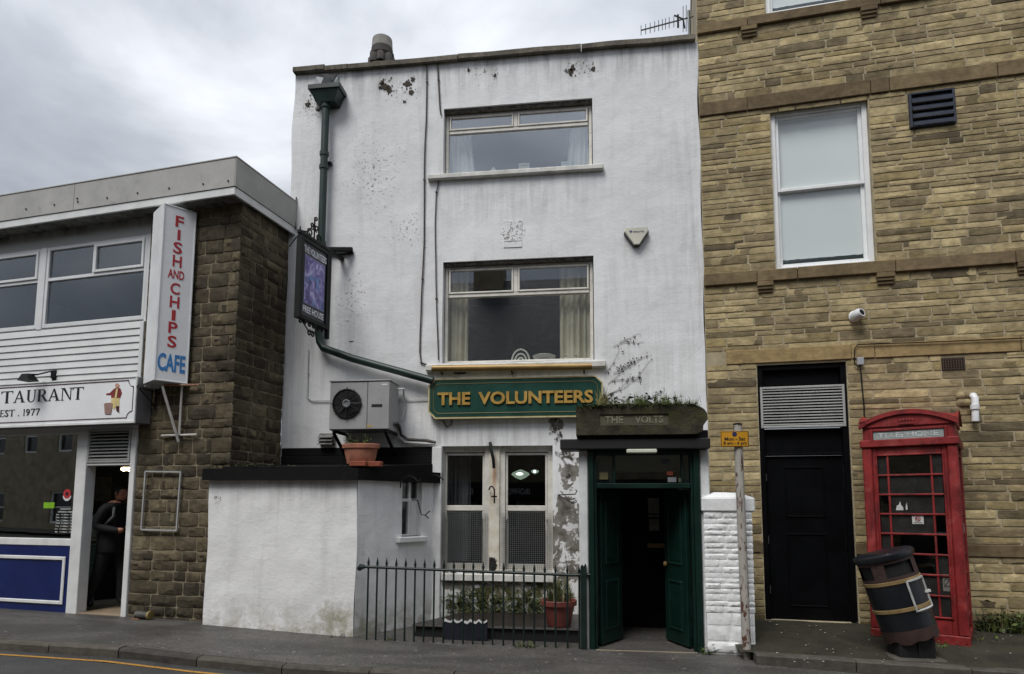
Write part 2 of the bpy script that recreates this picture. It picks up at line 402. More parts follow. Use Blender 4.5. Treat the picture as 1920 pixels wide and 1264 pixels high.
c = k.mix(k.ramp(k.noise(55, 2, .7), [(.68, 0.), (.72, .8)]), c, lin('#77736a'))
fore_m = k.bsdf(c, .8, 0, [(k.noise(60, 4, .7), .8, .012)], .35)
kerb_m = stone_mat('kerb_stone_mat', ['#4a4845', '#5a5752', '#53504c', '#625e57'], .4, .4, .35, sootcol='#2a2826')
xs = [-60, -40, -25, -16] + [-12+.4*i for i in range(61)] + [14, 18, 25, 40, 60]
def sheet(y0f, y1f, zf, ny=6):
    mb = MB(); vs = []; n = len(xs)
    for j in range(ny+1):
        for x in xs:
            a, b = y0f(x), y1f(x); y = a+(b-a)*j/ny; vs.append((x, y, zf(x, y)))
    return mb.add(vs, [(j*n+i, j*n+i+1, (j+1)*n+i+1, (j+1)*n+i) for j in range(ny) for i in range(n-1)])
KW = .13
mb = sheet(lambda x: KY(x)+KW-.01, lambda x: KY(x)+KW+(8 if abs(x) > 12.5 else 3.2), lambda x, y: G(x, y), 8)
single(mb, 'pavement', asph, None, None, WORLD, (0, 0, 0), kind='structure')
def road_z(x, y): return G(x, KY(x))-.095 + .022*min(3.2, max(0, KY(x)-y)) 
mb = sheet(lambda x: -70, lambda x: KY(x)+.03, road_z, 40)
single(mb, 'road', asph_r, None, None, WORLD, (0, 0, 0), kind='structure')
single(MB().grid(lambda u, v: (-150+300*u, -150+300*v, -2.2), 4, 4), 'ground', asph, None, None, WORLD, (0, 0, 0), kind='structure')
kr = thing('kerb', None, None, WORLD, (0, -2.5, 0), kind='structure')
x = -14.0; rnd = random.Random(5)
while x < 8:
    l = rnd.uniform(.84, .95); a = x+.006; b = x+l-.006; mb = MB()
    def row(q, dy, dz): return (q, KY(q)+dy, G(q, KY(q))+dz)
    j = rnd.uniform(-.004, .006)
    prof = [(0, -.16), (0, -.02), (.018, .0), (KW, .004), (KW, -.16)]
    mb.hull([row(a, p, d+j) for p, d in prof], [row(b, p, d+j) for p, d in prof])
    part(mb, 'kerb_stone', kerb_m, kr); x += l
k = NT('yellow_line_paint')
w = k.ramp(k.noise(70, 4, .7), [(.38, 0.), (.5, 1.)])
yl = k.bsdf(k.mix(w, lin('#3d3a35'), k.mix(k.noise(4, 4), lin('#a9782a'), lin('#c08e35'))), .75, 0, [(k.noise(130, 3, .7), .6, .005)])
mb = MB(); q = [-14+.25*i for i in range(90)]
mb.add([(x, KY(x)-.16-d, road_z(x, KY(x)-.16-d)+.005) for x in q for d in (0, .055)], [(2*i, 2*i+1, 2*i+3, 2*i+2) for i in range(len(q)-1)])
single(mb, 'yellow_line', yl, None, None, WORLD, (0, -2.7, 0), kind='structure')
# forecourt in front of the stone building
fa, fb = Vector((1.69, -1.64)), Vector((3.97, -2.06)); fd = (fb-fa)/(fb.x-fa.x)
def fore_z(v): return .255-.04*min(1, v/.65)-.05*max(0, v-.65)/.35
def fore(u, v):
    x = 1.47+8.5*u; yb = .02-(x-1.46)*math.tan(radians(6.6)); yf = fa.y+(x-fa.x)*fd.y
    y = yb+(yf-yb)*v; return (x, y, fore_z(v)+.006*noise.noise((x*2.2, y*2.2, 0)))
fc = thing('forecourt', None, None, WORLD, (4, -1, .1), kind='structure')
part(MB().grid(fore, 60, 12), 'paving', fore_m, fc, smooth=True)
x = 1.6
while x < 9.5:
    l = rnd.uniform(.8, 1.15); mb = MB(); pts = []
    for q in (x+.005, x+l-.005):
        yf = fa.y+(q-fa.x)*fd.y; z = .166+rnd.uniform(-.004, .004)
        pts.append([(q, yf+.03, z-.2), (q, yf-.11, z-.2), (q, yf-.11, z-.012), (q, yf-.095, z), (q, yf+.03, z+.004)])
    part(mb.hull(*pts), 'edging_stone', kerb_m, fc); x += l

# ================================================================ WHITE PUB
def stucco(name, specks=(), peel=(), moss=(), low=None, drips=(), parapet=None, mc=('#17160c', '#4d4d22'), base='#ecedee', flake='#3b342c'):
    k = NT(name); c = lin(base)
    col = k.mix(k.ramp(k.noise(.8, 6, .6, .5), [(.35, 0.), (.7, 1.)]), tuple(v*.84 for v in c), c)
    st = k.noise(1, 6, .65, .3, k.vscale(5, 5, .55))
    col = k.mix(k.ramp(st, [(.52, 0.), (.78, .38)]), col, lin('#a4a5a3'))
    col = k.mix(k.ramp(k.noise(38, 3, .6), [(.69, 0.), (.73, .35)]), col, lin('#6e6a64'))
    def vstreak(a, b): return k.ramp(k.noise(1, 6, .7, .2, k.vscale(a, a, b)), [(.42, 0.), (.68, 1.)])
    def acc(lst):
        t = None
        for q in lst: 
            b = k.blob(*q); t = b if t is None else k.math('MAXIMUM', t, b)
        return t
    if specks:
        m = acc(specks); s1 = k.noise(21, 8, .74, .3)
        f = k.ramp(k.math('ADD', s1, k.math('MULTIPLY', k.math('SUBTRACT', m, 1.), .32)), [(.535, 0.), (.575, .85)])
        col = k.mix(f, col, k.mix(k.noise(30, 3), lin(flake), lin('#7b756c')))
    if drips:
        col = k.mix(k.math('MULTIPLY', k.math('MULTIPLY', acc(drips), vstreak(11, .7)), .34), col, lin('#6f6d66'))
    if parapet:
        zt = k.math('SUBTRACT', 1., k.zramp(*parapet))
        col = k.mix(k.math('MULTIPLY', k.math('MULTIPLY', zt, vstreak(7, .9)), .68), col, lin('#66645d'))
    if peel:
        m = acc(peel); s1 = k.noise(5.5, 8, .68, .5)
        f = k.ramp(k.math('ADD', s1, k.math('MULTIPLY', k.math('SUBTRACT', m, 1.), .6)), [(.45, 0.), (.475, 1.)])
        col = k.mix(f, col, k.mix(k.ramp(k.noise(7, 5, .65), [(.35, 0.), (.65, 1.)]), lin('#57524a'), lin('#94908a')))
    if moss:
        m = acc(moss); s1 = k.noise(8, 7, .7, .4)
        f = k.ramp(k.math('ADD', s1, k.math('MULTIPLY', k.math('SUBTRACT', m, 1.), .55)), [(.40, 0.), (.50, 1.)] if mc[0] == '#17160c' else [(.28, 0.), (.62, .75)])
        col = k.mix(f, col, k.mix(k.ramp(k.noise(25, 4, .7), [(.4, 0.), (.62, 1.)]), lin(mc[0]), lin(mc[1])))
    if low:
        f = k.math('MULTIPLY', k.zramp(low[0], low[1]), k.ramp(k.noise(6, 7, .7, .6), [(.40, 0.), (.62, .75)]))
        col = k.mix(f, col, lin(low[2]))
    MATS[name] = k.bsdf(col, .8, 0, [(k.noise(2.2, 4, .55), .35, .05), (k.noise(1, 5, .6, .2, k.vscale(22, 22, 40)), .45, .006), (k.noise(90, 3, .6), .2, .003)], .3); return k.m
def plate(x0, x1, z0, z1, holes, y, depth, step=.16, wob=.006, mb=None, wobx=0., skin=True):
    mb = mb or MB()
    def lines(a, b, ed):
        L = sorted({a, b, *[e for e in ed if a < e < b]}); o = []
        for p, q in zip(L, L[1:]):
            n = max(1, round((q-p)/step)); o += [p+(q-p)*i/n for i in range(n)]
        return o+[b]
    X = lines(x0, x1, [h[0] for h in holes]+[h[1] for h in holes]); Z = lines(z0, z1, [h[2] for h in holes]+[h[3] for h in holes])
    id = {}; vs = []; fs = []
    def V(i, j):
        if (i, j) not in id:
            id[i, j] = len(vs); x, z = X[i], Z[j]
            dx = wobx*noise.noise((z*1.3, 4, 1)) if i in (0, len(X)-1) else 0
            vs.append((x+dx, y+wob*noise.noise((x*1.4, z*1.4, y))+wob*.6*noise.noise((x*4, z*4, y)), z))
        return id[i, j]
    for j in range(len(Z)-1):
        for i in range(len(X)-1):
            cx, cz = (X[i]+X[i+1])/2, (Z[j]+Z[j+1])/2
            if any(h[0] < cx < h[1] and h[2] < cz < h[3] for h in holes): continue
            fs.append((V(i, j), V(i+1, j), V(i+1, j+1), V(i, j+1)))
    mb.add(vs, fs)
    for a, b, c, d in holes:
        Y = y+depth; ya = y-.004 if wob == 0 else y-.0
        for p in (((a, c), (a, d)), ((b, d), (b, c)), ((a, d), (b, d)), ((b, c), (a, c))):
            (xa, za), (xb, zb) = p
            mb.add([(xa, y+wob*noise.noise((xa*1.4, za*1.4, y))+wob*.6*noise.noise((xa*4, za*4, y)), za), (xb, y+wob*noise.noise((xb*1.4, zb*1.4, y))+wob*.6*noise.noise((xb*4, zb*4, y)), zb), (xb, Y, zb), (xa, Y, za)], [(0, 1, 2, 3)])
    return mb
def room(mb, x0, x1, y0, y1, z0, z1):        # five inner faces of a room open towards the window
    return mb.add([(x, y, z) for x in (x0, x1) for y in (y0, y1) for z in (z0, z1)], [(0, 1, 3, 2), (4, 6, 7, 5), (2, 3, 7, 6), (0, 2, 6, 4), (1, 5, 7, 3)])
XL, XR = -4.556, 1.455
w3 = PUB.rect(0, (830, 207), (1112, 181), (1110, 307), (833, 327))
w2 = PUB.rect(0, (826, 493), (1115, 478), (1112, 673), (833, 683))
w1 = PUB.rect(0, (823, 836), (1038, 836), (1035, 1074), (826, 1072))
outlet = PUB.rect(0, (597, 141), (632, 138), (632, 168), (597, 172))
PT = 8.25
doorway = (.0, 1.08, .05, 2.15)
def ps(px, py, r, *a): q = PUB.at(px, py); return ((q.x, q.z), r, *a)
pub_m = stucco('pub_stucco',
    specks=[ps(740, 170, 1.2, .0), ps(700, 330, 2.0, .0, .9, .6), ps(765, 430, 1.5, .0), ps(585, 200, .9, .1), ps(910, 135, 1.1, .0), ps(1090, 128, .7, .1), ps(660, 560, 1.3, .0, 1, .6), ps(962, 434, .22, .8)],
    peel=[ps(1066, 880, .36, .3, 1, .5), ps(1064, 1010, .5, .6, 1.2, .55), ps(930, 1090, .9, .5, .6, 2.5), ps(1045, 795, .35, .2)],
    moss=[ps(930, 1135, .75, .6, .7, 1.9), ps(1030, 1125, .6, .5)], low=(.1, .75, '#8d8c74'), parapet=(7.55, 8.3),
    drips=[ps(960, 350, 1.4, .3, .8, 2.2), ps(960, 720, 1.3, .3, .8, 2.5), ps(620, 640, .7, .2, 1, .8), ps(1310, 500, .8, .1, 1.5, .25), ps(545, 600, .8, .1, 1.5, .25), ps(880, 815, 1.2, .3, .7, 2.5), ps(1210, 720, .9, .2)])
pub = thing('pub', 'three-storey white painted pub with green sign board and rusty upper windows', 'building', WORLD, (-1.5, 0, .1))
part(plate(XL, XR, -.15, PT, [w3, w2, w1, outlet, doorway], 0, .2, wobx=.03), 'front_wall', pub_m, pub)
part(MB().box(XL+.02, XL+.3, .21, 9, -.15, PT-.02), 'side_wall', pub_m, pub); part(MB().box(XR-.25, XR-.01, .21, 9, -.15, PT-.02), 'side_wall', pub_m, pub); part(MB().box(XL+.31, XR-.26, 8.7, 9, -.15, PT-.1), 'back_wall', pub_m, pub)
part(MB().box(XL+.31, XR-.26, .26, 8.69, 7.35, 7.5), 'roof', M('roof_felt', '#2b2b2c', .9), pub)
# inner leaf of the parapet and floors closing the rooms
plas = M('inner_plaster', '#8d8a84', .9)
for bx_, nm in (((XL+.31, outlet[0]-.02, .205, .25, 7.3, PT-.03), 'parapet_back'), ((outlet[1]+.02, XR-.26, .205, .25, 7.3, PT-.03), 'parapet_back'), ((XL+.31, XR-.26, .205, 8.69, 5.58, 5.7), 'floor'), ((XL+.31, XR-.26, .205, 8.69, 3.02, 3.14), 'floor')): part(MB().box(*bx_), nm, plas, pub)
cop_m = stone_mat('coping_mat', ['#75726a', '#8a857b', '#6c685f'], .5, .5, .5)
for i, (a, b, dz) in enumerate(((553, 612, .025), (612, 655, .0), (655, 860, -.004), (860, 1090, .004), (1090, 1304, -.002))):
    xa, xb = PUB.x(a, 120), PUB.x(b, 100); n = 10; mb = MB(); lo = []; hi = []
    for j in range(n+1):
        x = xa+.004+(xb-xa-.008)*j/n; z = PT+.012*noise.noise((x*1.7, 0, 0))+dz
        ring = [(x, -.075, z), (x, .3, z), (x, .3, z+.09), (x, -.05, z+.09), (x, -.075, z+.07)]
        if j: mb.hull(prev, ring)
        prev = ring
    part(mb, 'coping_stone', cop_m, pub)
# the date plaque and repairs in the render
q = PUB.rect(0, (945, 415), (980, 414), (978, 463), (944, 465))
mb = MB(); mb.box(q[0], q[1], -.012, .0, q[2], q[2]+.08, .006); mb.box(q[0]+.005, q[1]-.004, -.014, .0, q[2]+.09, q[3], .007)
part(mb, 'plaque', pub_m, pub)
q = PUB.rect(0, (655, 585), (664, 585), (664, 640), (655, 640)); part(MB().box(q[0], q[1], -.012, .0, q[2], q[3], .004), 'filled_patch', pub_m, pub)
cream = M('peeling_cream_paint', '#dcd9d0', .6, .2, 5, .3, 40, dirt='#57503f', dirtamt=.3)
fl_m = M('bare_render', '#41392f', .9, .4, 14, .5)
rf = random.Random(13)
for px, py, r_, n_ in ((722, 160, .075, 9), (716, 155, .04, 6), (730, 168, .05, 7), (764, 157, .06, 8), (770, 172, .05, 7), (774, 148, .035, 6), (758, 190, .025, 6), (1074, 128, .06, 8), (1070, 133, .045, 7), (1112, 128, .05, 8), (878, 131, .03, 6), (928, 141, .025, 5), (590, 178, .05, 6), (596, 205, .03, 6), (577, 195, .04, 6), (712, 164, .025, 5)):
    q = PUB.at(px, py, -.011); mb = MB(); ph = rf.uniform(0, 6)
    sx_, sd = rf.uniform(.7, 1.25), rf.uniform(0, 50)
    def rag(cx, cz, r, n): return [(cx+r*sx_*(.8+.75*noise.noise((cos(t*2*pi/n)*1.6+sd, sin(t*2*pi/n)*1.6, r*40)))*cos(t*2*pi/n), cz+r*(.8+.75*noise.noise((cos(t*2*pi/n)*1.6+sd, sin(t*2*pi/n)*1.6, r*40)))*sin(t*2*pi/n)) for t in range(n)]
    mb.prism(rag(q.x, q.z, r_*.9, 30), -.0098, -.0)
    for _ in range(7): a_ = rf.uniform(0, 6.3); d_ = r_*rf.uniform(1., 2.1); mb.prism(rag(q.x+d_*cos(a_), q.z+d_*sin(a_), r_*rf.uniform(.06, .22), 9), -.0098, -.0)
    part(mb, 'flaked_patch', fl_m, pub)
cream2 = M('clean_white_paint', '#e2e3e2', .55, .15, 5, .2, 40, dirt='#8b867c', dirtamt=.2)
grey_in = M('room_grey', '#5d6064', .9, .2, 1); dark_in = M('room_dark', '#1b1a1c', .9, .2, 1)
g_up = glass('upper_pane', .38); g_mid = glass('middle_pane', .14); g_low = glass('lower_pane', .0, (.8, .83, .85))
sill_m = M('painted_sill', '#d3d2cc', .75, .25, 6, .4, 40, dirt='#5b574e', dirtamt=.3)
YF = .105
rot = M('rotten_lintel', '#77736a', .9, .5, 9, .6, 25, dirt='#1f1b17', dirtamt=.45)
def upper_window(r, tz_px, mx_px, gm, inner, rm):
    x0, x1, z0, z1 = r; tz = PUB.z(*tz_px, YF); mx = PUB.x(*mx_px, YF)
    w = thing_part('window', pub)
    fr = MB(); fr.frame(x0+.01, x1-.01, z0+.005, z1-.041, .045, YF, YF+.07, .006); fr.box(x0+.065, x1-.065, YF-.004, YF+.07, tz-.025, tz+.025, .006); fr.box(mx-.03, mx+.03, YF-.008, YF+.07, tz+.025, z1-.085, .006)
    f = part(fr, 'frame', cream, w)
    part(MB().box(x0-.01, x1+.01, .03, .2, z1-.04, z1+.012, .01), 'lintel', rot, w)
    for a, b in ((x0+.065, mx-.03), (mx+.03, x1-.065)):
        part(MB().frame(a+.003, b-.003, tz+.028, z1-.085, .026, YF-.018, YF+.03, .005), 'sash', cream, w)
        part(MB().box(a+.034, b-.034, YF+.005, YF+.011, tz+.05, z1-.105), 'pane', gm, w)
    part(MB().box(x0+.064, x1-.064, YF+.02, YF+.026, z0+.058, tz-.024), 'pane', gm, w)
    part(room(MB(), x0-1.1, x1+.9, .215, 3.2, z0-.9, z1+.35), 'room', rm, pub)
    return tz
def thing_part(name, root):                      # an Empty between a thing and its sub-parts
    o = bpy.data.objects.new(name, None); COL.objects.link(o); o.parent = root; FR[o.name] = FR[root.name]; o.empty_display_size = .1; return o
def curtain(name, x0, x1, z0, z1, y, folds, mat, label, tl=0., tr=0., seed=1, grp=None):
    rnd = random.Random(seed); ph = [rnd.uniform(0, 6) for _ in range(4)]
    def fn(u, v):
        a = x0+(x1-x0)*u+(tl*(1-u)+tr*u)*v; yy = y+.025*sin(u*folds*2*pi+ph[0]+.5*sin(3*v+ph[1]))+.02*sin(u*folds*4.4+ph[2]); return (a, yy, z0+(z1-z0)*v)
    return single(MB().grid(fn, folds*8, 10), name, mat, label, 'curtain', WORLD, smooth=80, group=grp)
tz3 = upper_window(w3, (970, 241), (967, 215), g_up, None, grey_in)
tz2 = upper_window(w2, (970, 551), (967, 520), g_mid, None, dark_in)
cur_m = M('curtain_white', '#eef0ec', .9, .08, 3, .1); cur_c = M('curtain_cream', '#d3cbb4', .9, .3, 3, .1)
a = PUB.at(836, 300, .27).x; b = PUB.at(894, 300, .35).x
curtain('curtain', a, b, w3[2]+.0, w3[3]+.1, .27, 6, cur_m, 'white curtain gathered at left side of the top floor window', tr=-.12, seed=1)
a = PUB.at(1062, 300, .35).x; b = PUB.at(1106, 300, .35).x
curtain('curtain', a, b, w3[2]+.0, w3[3]+.1, .27, 5, cur_m, 'white curtain at right side of the top floor window', tl=.1, seed=2)
a = PUB.at(836, 600, .35).x; b = PUB.at(880, 600, .35).x
curtain('curtain', a, b, w2[2]-.1, w2[3]+.1, .27, 5, cur_c, 'cream curtain at left side of the middle floor window', seed=3)
a = PUB.at(1050, 600, .35).x; b = PUB.at(1112, 600, .35).x
curtain('curtain', a, b, w2[2]-.1, w2[3]+.1, .27, 6, cur_c, 'cream curtain at right side of the middle floor window', seed=4)
# sills
q = PUB.rect(-.07, (801, 325), (1132, 308), (1132, 317), (801, 335)); part(MB().box(q[0], q[1], -.07, .2, q[2], q[3], .012), 'window_sill', sill_m, pub)
q = PUB.rect(-.08, (797, 683), (1136, 676), (1136, 688), (797, 695)); part(MB().box(q[0], q[1], -.08, .2, q[2], q[3], .012), 'window_sill', sill_m, pub)
sz3, sz2 = w3[2]+.075, w2[2]+.06
part(MB().box(w3[0]+.02, w3[1]-.02, .226, .5, sz3-.06, sz3), 'window_board', cream2, pub); part(MB().box(w2[0]+.02, w2[1]-.02, .226, .5, sz2-.06, sz2), 'window_board', cream2, pub)
orn = M('ornament_white', '#dedad0', .5, .1)
def P_(px, py, y=.3): return PUB.at(px, py, y)
q = P_(926, 310); mb = MB(); mb.prism([(q.x-.05, sz3), (q.x+.05, sz3), (q.x+.05, sz3+.07), (q.x, sz3+.13), (q.x-.05, sz3+.07)], .27, .33)
single(mb, 'ornament_house', orn, 'small white house ornament on the top floor window sill', 'ornament', WORLD)
q = P_(983, 310); mb = MB(); mb.frame(q.x-.08, q.x+.08, sz3, sz3+.16, .025, .27, .3, .005); mb.box(q.x-.055, q.x+.055, .285, .298, sz3+.025, sz3+.135)
single(mb, 'picture_frame', orn, 'small cream picture frame standing mid sill in top window', 'frame', WORLD)
q = P_(1068, 300); mb = MB(); mb.box(q.x-.12, q.x+.12, .28, .42, sz3, sz3+.14, .01); mb.box(q.x-.127, q.x+.127, .275, .425, sz3+.105, sz3+.15, .01)
single(mb, 'storage_box', M('box_paint', '#cfdde2', .5, .1), 'pale blue lidded box beside right curtain of top window', 'box', WORLD)
q = P_(976, 665)
mb = MB()
for r_ in (.13, .085, .045): mb.tube([(q.x+r_*cos(t*pi/10), .31, sz2+max(0.012, r_*1.45*sin(t*pi/10))) for t in range(11)], .013, 6)
single(mb, 'rainbow_ornament', orn, 'pale nested arch ornament on the middle floor window sill', 'ornament', WORLD)
q = P_(1020, 668); mb = MB().lathe([(.05, 0), (.07, .01), (.15, .05), (.17, .085), (.13, .1), (.0, .105)], (q.x, .34, sz2), 18); single(mb, 'dish', orn, 'wide cream dish on the middle floor window sill', 'dish', WORLD, smooth=True)
q = P_(1068, 668); mb = MB().box(q.x-.13, q.x+.1, .28, .42, sz2, sz2+.09, .01, 0).box(q.x-.131, q.x+.101, .279, .421, sz2+.06, sz2+.075, 0, 1)
single(mb, 'tissue_box', [orn, M('red_band', '#8c3035', .5)], 'low cream box with red stripe by right curtain of middle window', 'box', WORLD)
# chimney pot behind the parapet
q0 = PUB.at(716, 118, 1.6); q1 = PUB.at(716, 74, 1.6); cx_, cz_ = q0.x, q1.z; mb = MB()
mb.lathe([(.3, 7.45-cz_), (.3, -.62), (.26, -.6), (.17, -.55), (.2, -.36), (.215, -.34), (.215, -.3), (.19, -.28), (.19, -.2)], (cx_, 1.6, cz_), 18)
for i in range(8):                              # ring of hooded vents round the pot
    t = 2*pi*i/8+.2; c_ = (cx_+.175*cos(t), 1.6+.175*sin(t), cz_-.45)
    mb.lathe([(.0, -.08), (.075, -.08), (.075, .05), (.05, .09), (0, .1)], c_, 8)
ch = part(mb, 'chimney_pot', M('sooty_clay', '#4b4744', .85, .35, 9, .4), pub, smooth=35)
part(MB().lathe([(.185, -.2), (.175, -.02), (.15, .0), (.0, .005)], (cx_, 1.6, cz_), 18), 'pot_cap', M('pale_clay', '#8d8a83', .8, .3, 9), ch, smooth=35)
# ground floor sash windows
k = NT('rusty_mullion'); f1 = k.blob(ps(926, 890, .3, .1, 12., 1.)[0], .34, .1, 9., 1.); f2 = k.blob(ps(922, 1062, .2, .2)[0], .16, .3, 1.6, 1.)
nz_ = k.noise(1, 5, .6, .2, k.vscale(30, 30, 5))
c = k.mix(k.ramp(k.noise(9, 5), [(.35, 0.), (.65, 1.)]), lin('#c9c0aa'), lin('#e0dccf'))
c = k.mix(k.math('MULTIPLY', f1, k.ramp(nz_, [(.25, .3), (.6, 1.)])), c, lin('#a3652a')); c = k.mix(k.ramp(k.math('ADD', k.math('MULTIPLY', f2, .5), k.noise(14, 5, .7)), [(.72, 0.), (.76, 1.)]), c, lin('#171310'))
rusty_m = k.bsdf(c, .65, 0, [(k.noise(40, 4), .3, .004)])
x0, x1, z0, z1 = w1; wy = .13; w = thing_part('window', pub)
ux = lambda p, py=950: PUB.x(p, py, wy); uz = lambda p: PUB.z(930, p, wy)
fr = MB(); fr.box(x0, ux(834), wy-.03, wy+.09, z0, z1, .006); fr.box(ux(909), ux(948), wy-.05, wy+.09, z0, z1, .006); part(MB().box(ux(919), ux(938), wy-.075, wy-.051, z0, z1, .006), 'mullion', rusty_m, w); fr.box(ux(1027), x1, wy-.03, wy+.09, z0, z1, .006)
fr.box(ux(834), ux(909), wy-.03, wy+.09, uz(848), z1, .006); fr.box(ux(948), ux(1027), wy-.03, wy+.09, uz(848), z1, .006); fr.box(x0, x1, wy-.06, wy+.09, z0-.02, z0+.03, .006)
part(fr, 'frame', cream, w)
for a, b in ((834, 909), (948, 1027)):
    s = MB(); xa, xb = ux(a), ux(b)
    s.frame(xa+.002, xb-.002, uz(958), uz(850), .03, wy-.02, wy+.03, .005, wb=.075)
    for hx in (xa+.002, xb-.032): s.prism([(hx, uz(958)), (hx+.03, uz(958)), (hx+.03, uz(972)), (hx+.008, uz(976)), (hx, uz(966))], wy-.018, wy+.028)
    part(s, 'sash', cream, w); part(MB().frame(xa+.004, xb-.004, z0+.03, uz(957), .03, wy+.035, wy+.075, .005, wb=.07), 'sash', cream, w)
    part(MB().box(xa+.03, xb-.03, wy+.0, wy+.005, uz(952), uz(853)), 'pane', g_low, w)
    part(MB().box(xa+.032, xb-.032, wy+.05, wy+.055, z0+.09, uz(960)), 'pane', g_low, w)
    m_ = MB(); za, zb = z0+.02, uz(962); n = 26; nz = 30
    for i in range(n+1): xx = xa-.05+(xb-xa+.1)*i/n; m_.box(xx-.0017, xx+.0017, wy-.079, wy-.0755, za, zb)
    for i in range(nz+1): zz = za+(zb-za)*i/nz; m_.box(xa-.052, xb+.052, wy-.0825, wy-.0792, zz-.0017, zz+.0017)
    part(m_, 'wire_mesh', M('galvanised_wire', '#8c8f90', .5, .1, metal=.6), w, kind='stuff')
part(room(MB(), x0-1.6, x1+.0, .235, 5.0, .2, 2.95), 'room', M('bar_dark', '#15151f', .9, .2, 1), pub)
q = PUB.rect(-.06, (828, 1076), (1037, 1078), (1036, 1092), (830, 1090)); part(MB().box(q[0]-.02, q[1]+.01, -.06, .19, q[2], q[3], .01), 'window_sill', sill_m, pub)
mb = MB(); mb.box(PUB.x(809, 950, -.03), PUB.x(828, 950, -.03)-.005, -.05, .02, .1, PUB.z(815, 838, -.03), .008)
part(mb, 'corner_post', cream2, pub)
a = PUB.x(836, 900, .4); b = PUB.x(882, 900, .4)
curtain('curtain', a, b, .9, 2.4, .4, 6, M('net_grey', '#8e8c88', .9, .3, 3), 'grey curtain behind left ground floor sash window', seed=8)
lampg = emit('lamp_glow', '#f4ffe9', 1.6); lampw = emit('lamp_small_glow', '#eef4ff', 1.8)
def pendant(px, py, y, r, h, label, gm):
    q = PUB.at(px, py, y); t = thing('pendant_lamp', label, 'lamp', WORLD, (q.x, q.y, q.z))
    part(MB().lathe([(.01, r*.5), (r*.4, r*.38), (r*.9, .02), (r, -.01), (r*.55, -h*.8), (.0, -h*1.25)], (q.x, q.y, q.z), 16), 'lamp_shade', emit('lit_shade', '#b9cdb2', .35), t, smooth=30)
    part(MB().lathe([(0, -.02), (r*.35, -.01), (r*.45, .01), (r*.2, .03), (0, .03)], (q.x, q.y-r*.75, q.z-.01), 12), 'bulb', gm, t, smooth=True)
    part(MB().tube([(q.x, q.y, q.z+r*.6), (q.x, q.y, 2.93)], .006, 5), 'cord', dark_in, t)
pendant(976, 889, 1.7, .15, .075, 'lit pendant lamp glowing inside right ground floor window', lampg)
pendant(1003, 884, 2.6, .07, .04, 'smaller lit lamp behind the pendant in right ground window', lampw)

# ---- annex (lean-to) in front of the pub
A0 = PUB.at(386, 1060, -1.2).x; ac = PUB.at(667, 1050, -1.2); AB = Vector((-2.235, 0, 0)); AF = -1.2
ang = math.degrees(math.atan2(-AF, AB.x-ac.x)); ANX = Wall((ac.x, AF, 0), ang); ANL = math.hypot(AF, AB.x-ac.x)
azt = PUB.z(672, 897, AF)
anx = thing('lean_to', 'low white rendered lean-to with black flat roof beside railings', 'lean-to', WORLD, (-3.8, -1.1, .15))
pa = lambda px, py, r, *a: ((PUB.at(px, py, AF).x, PUB.at(px, py, AF).z), r, *a)
anx_m = stucco('annex_stucco', specks=[pa(405, 940, .13, .5)], moss=[pa(625, 1170, .55, .2), pa(665, 1190, .3, .2), pa(500, 1200, .3, .1)], low=(.12, .62, '#8f8b70'), mc=('#5c5a36', '#8d8a58'), drips=[pa(540, 905, 1.3, .1, .8, 2.6)], base='#f2f2f2')
fz = lambda x: G(x)-.06
mb = plate(A0, ac.x, fz(A0)-.12, azt, [], AF, .1, .14, .012, wobx=.02)
part(mb, 'front_wall', anx_m, anx)
hw = (ANX.x(754, 950), ANX.x(791, 950), ANX.z(770, 1006), ANX.z(770, 900))
part(plate(.0, ANL, -.02, azt+.1, [hw], 0, .14, .14, .008), 'end_wall', anx_m, anx, ANX)
w = thing_part('window', anx); x0, x1, z0, z1 = hw; mz = ANX.z(770, 938, .09)
part(MB().frame(x0, x1, z0, z1, .03, .06, .12, .005).box(x0+.03, x1-.03, .062, .12, mz-.02, mz+.02, .005).box((x0+x1)/2-.01, (x0+x1)/2+.04, .064, .12, z0+.03, z1-.03, .005), 'frame', cream2, w, ANX)
part(MB().box(x0+.03, x1-.03, .095, .1, z0+.03, mz-.02), 'pane', g_low, w, ANX); part(MB().box(x0+.03, x1-.03, .094, .099, mz+.02, z1-.03), 'pane', g_low, w, ANX)
part(MB().box((x0+x1)/2+.042, x1-.031, .066, .09, z0+.03, mz-.022, .003), 'blank_panel', cream2, w, ANX)
part(MB().box(x0-.1, x1+.06, -.07, .1, z0-.075, z0, .01), 'window_sill', cream2, w, ANX)
part(room(MB(), x0-.35, x1+.3, .15, .6, z0-.2, z1+.15), 'store_room', dark_in, anx, ANX)
felt = M('black_roof_felt', '#0e0e10', .8, .4, 3, .5, 20, dirt='#1b1d14', dirtamt=.3, spec=.2)
def off(v, d): return v
top = azt+.125
rim = [(A0-.06, .0), (A0-.06, AF-.08), (ac.x+.03, AF-.08), (AB.x+.09, -.02)]
mb = MB(); mb.hull([(x, y, azt-.02) for x, y in rim], [(x, y, top) for x, y in rim]); part(mb, 'roof_edge', felt, anx)
mb = MB(); mb.hull([(A0+.1, .0, top-.01), (A0+.1, AF+.1, top-.01), (ac.x-.03, AF+.1, top-.01), (AB.x-.02, -.015, top-.01)], [(A0+.1, -.0, top+.12), (A0+.1, AF+.1, top+.03), (ac.x-.03, AF+.1, top+.03), (AB.x-.02, -.015, top+.12)]); part(mb, 'roof', felt, anx)
a = PUB.x(527, 855, -.03); mb = MB(); zt = PUB.z(700, 841, -.03)
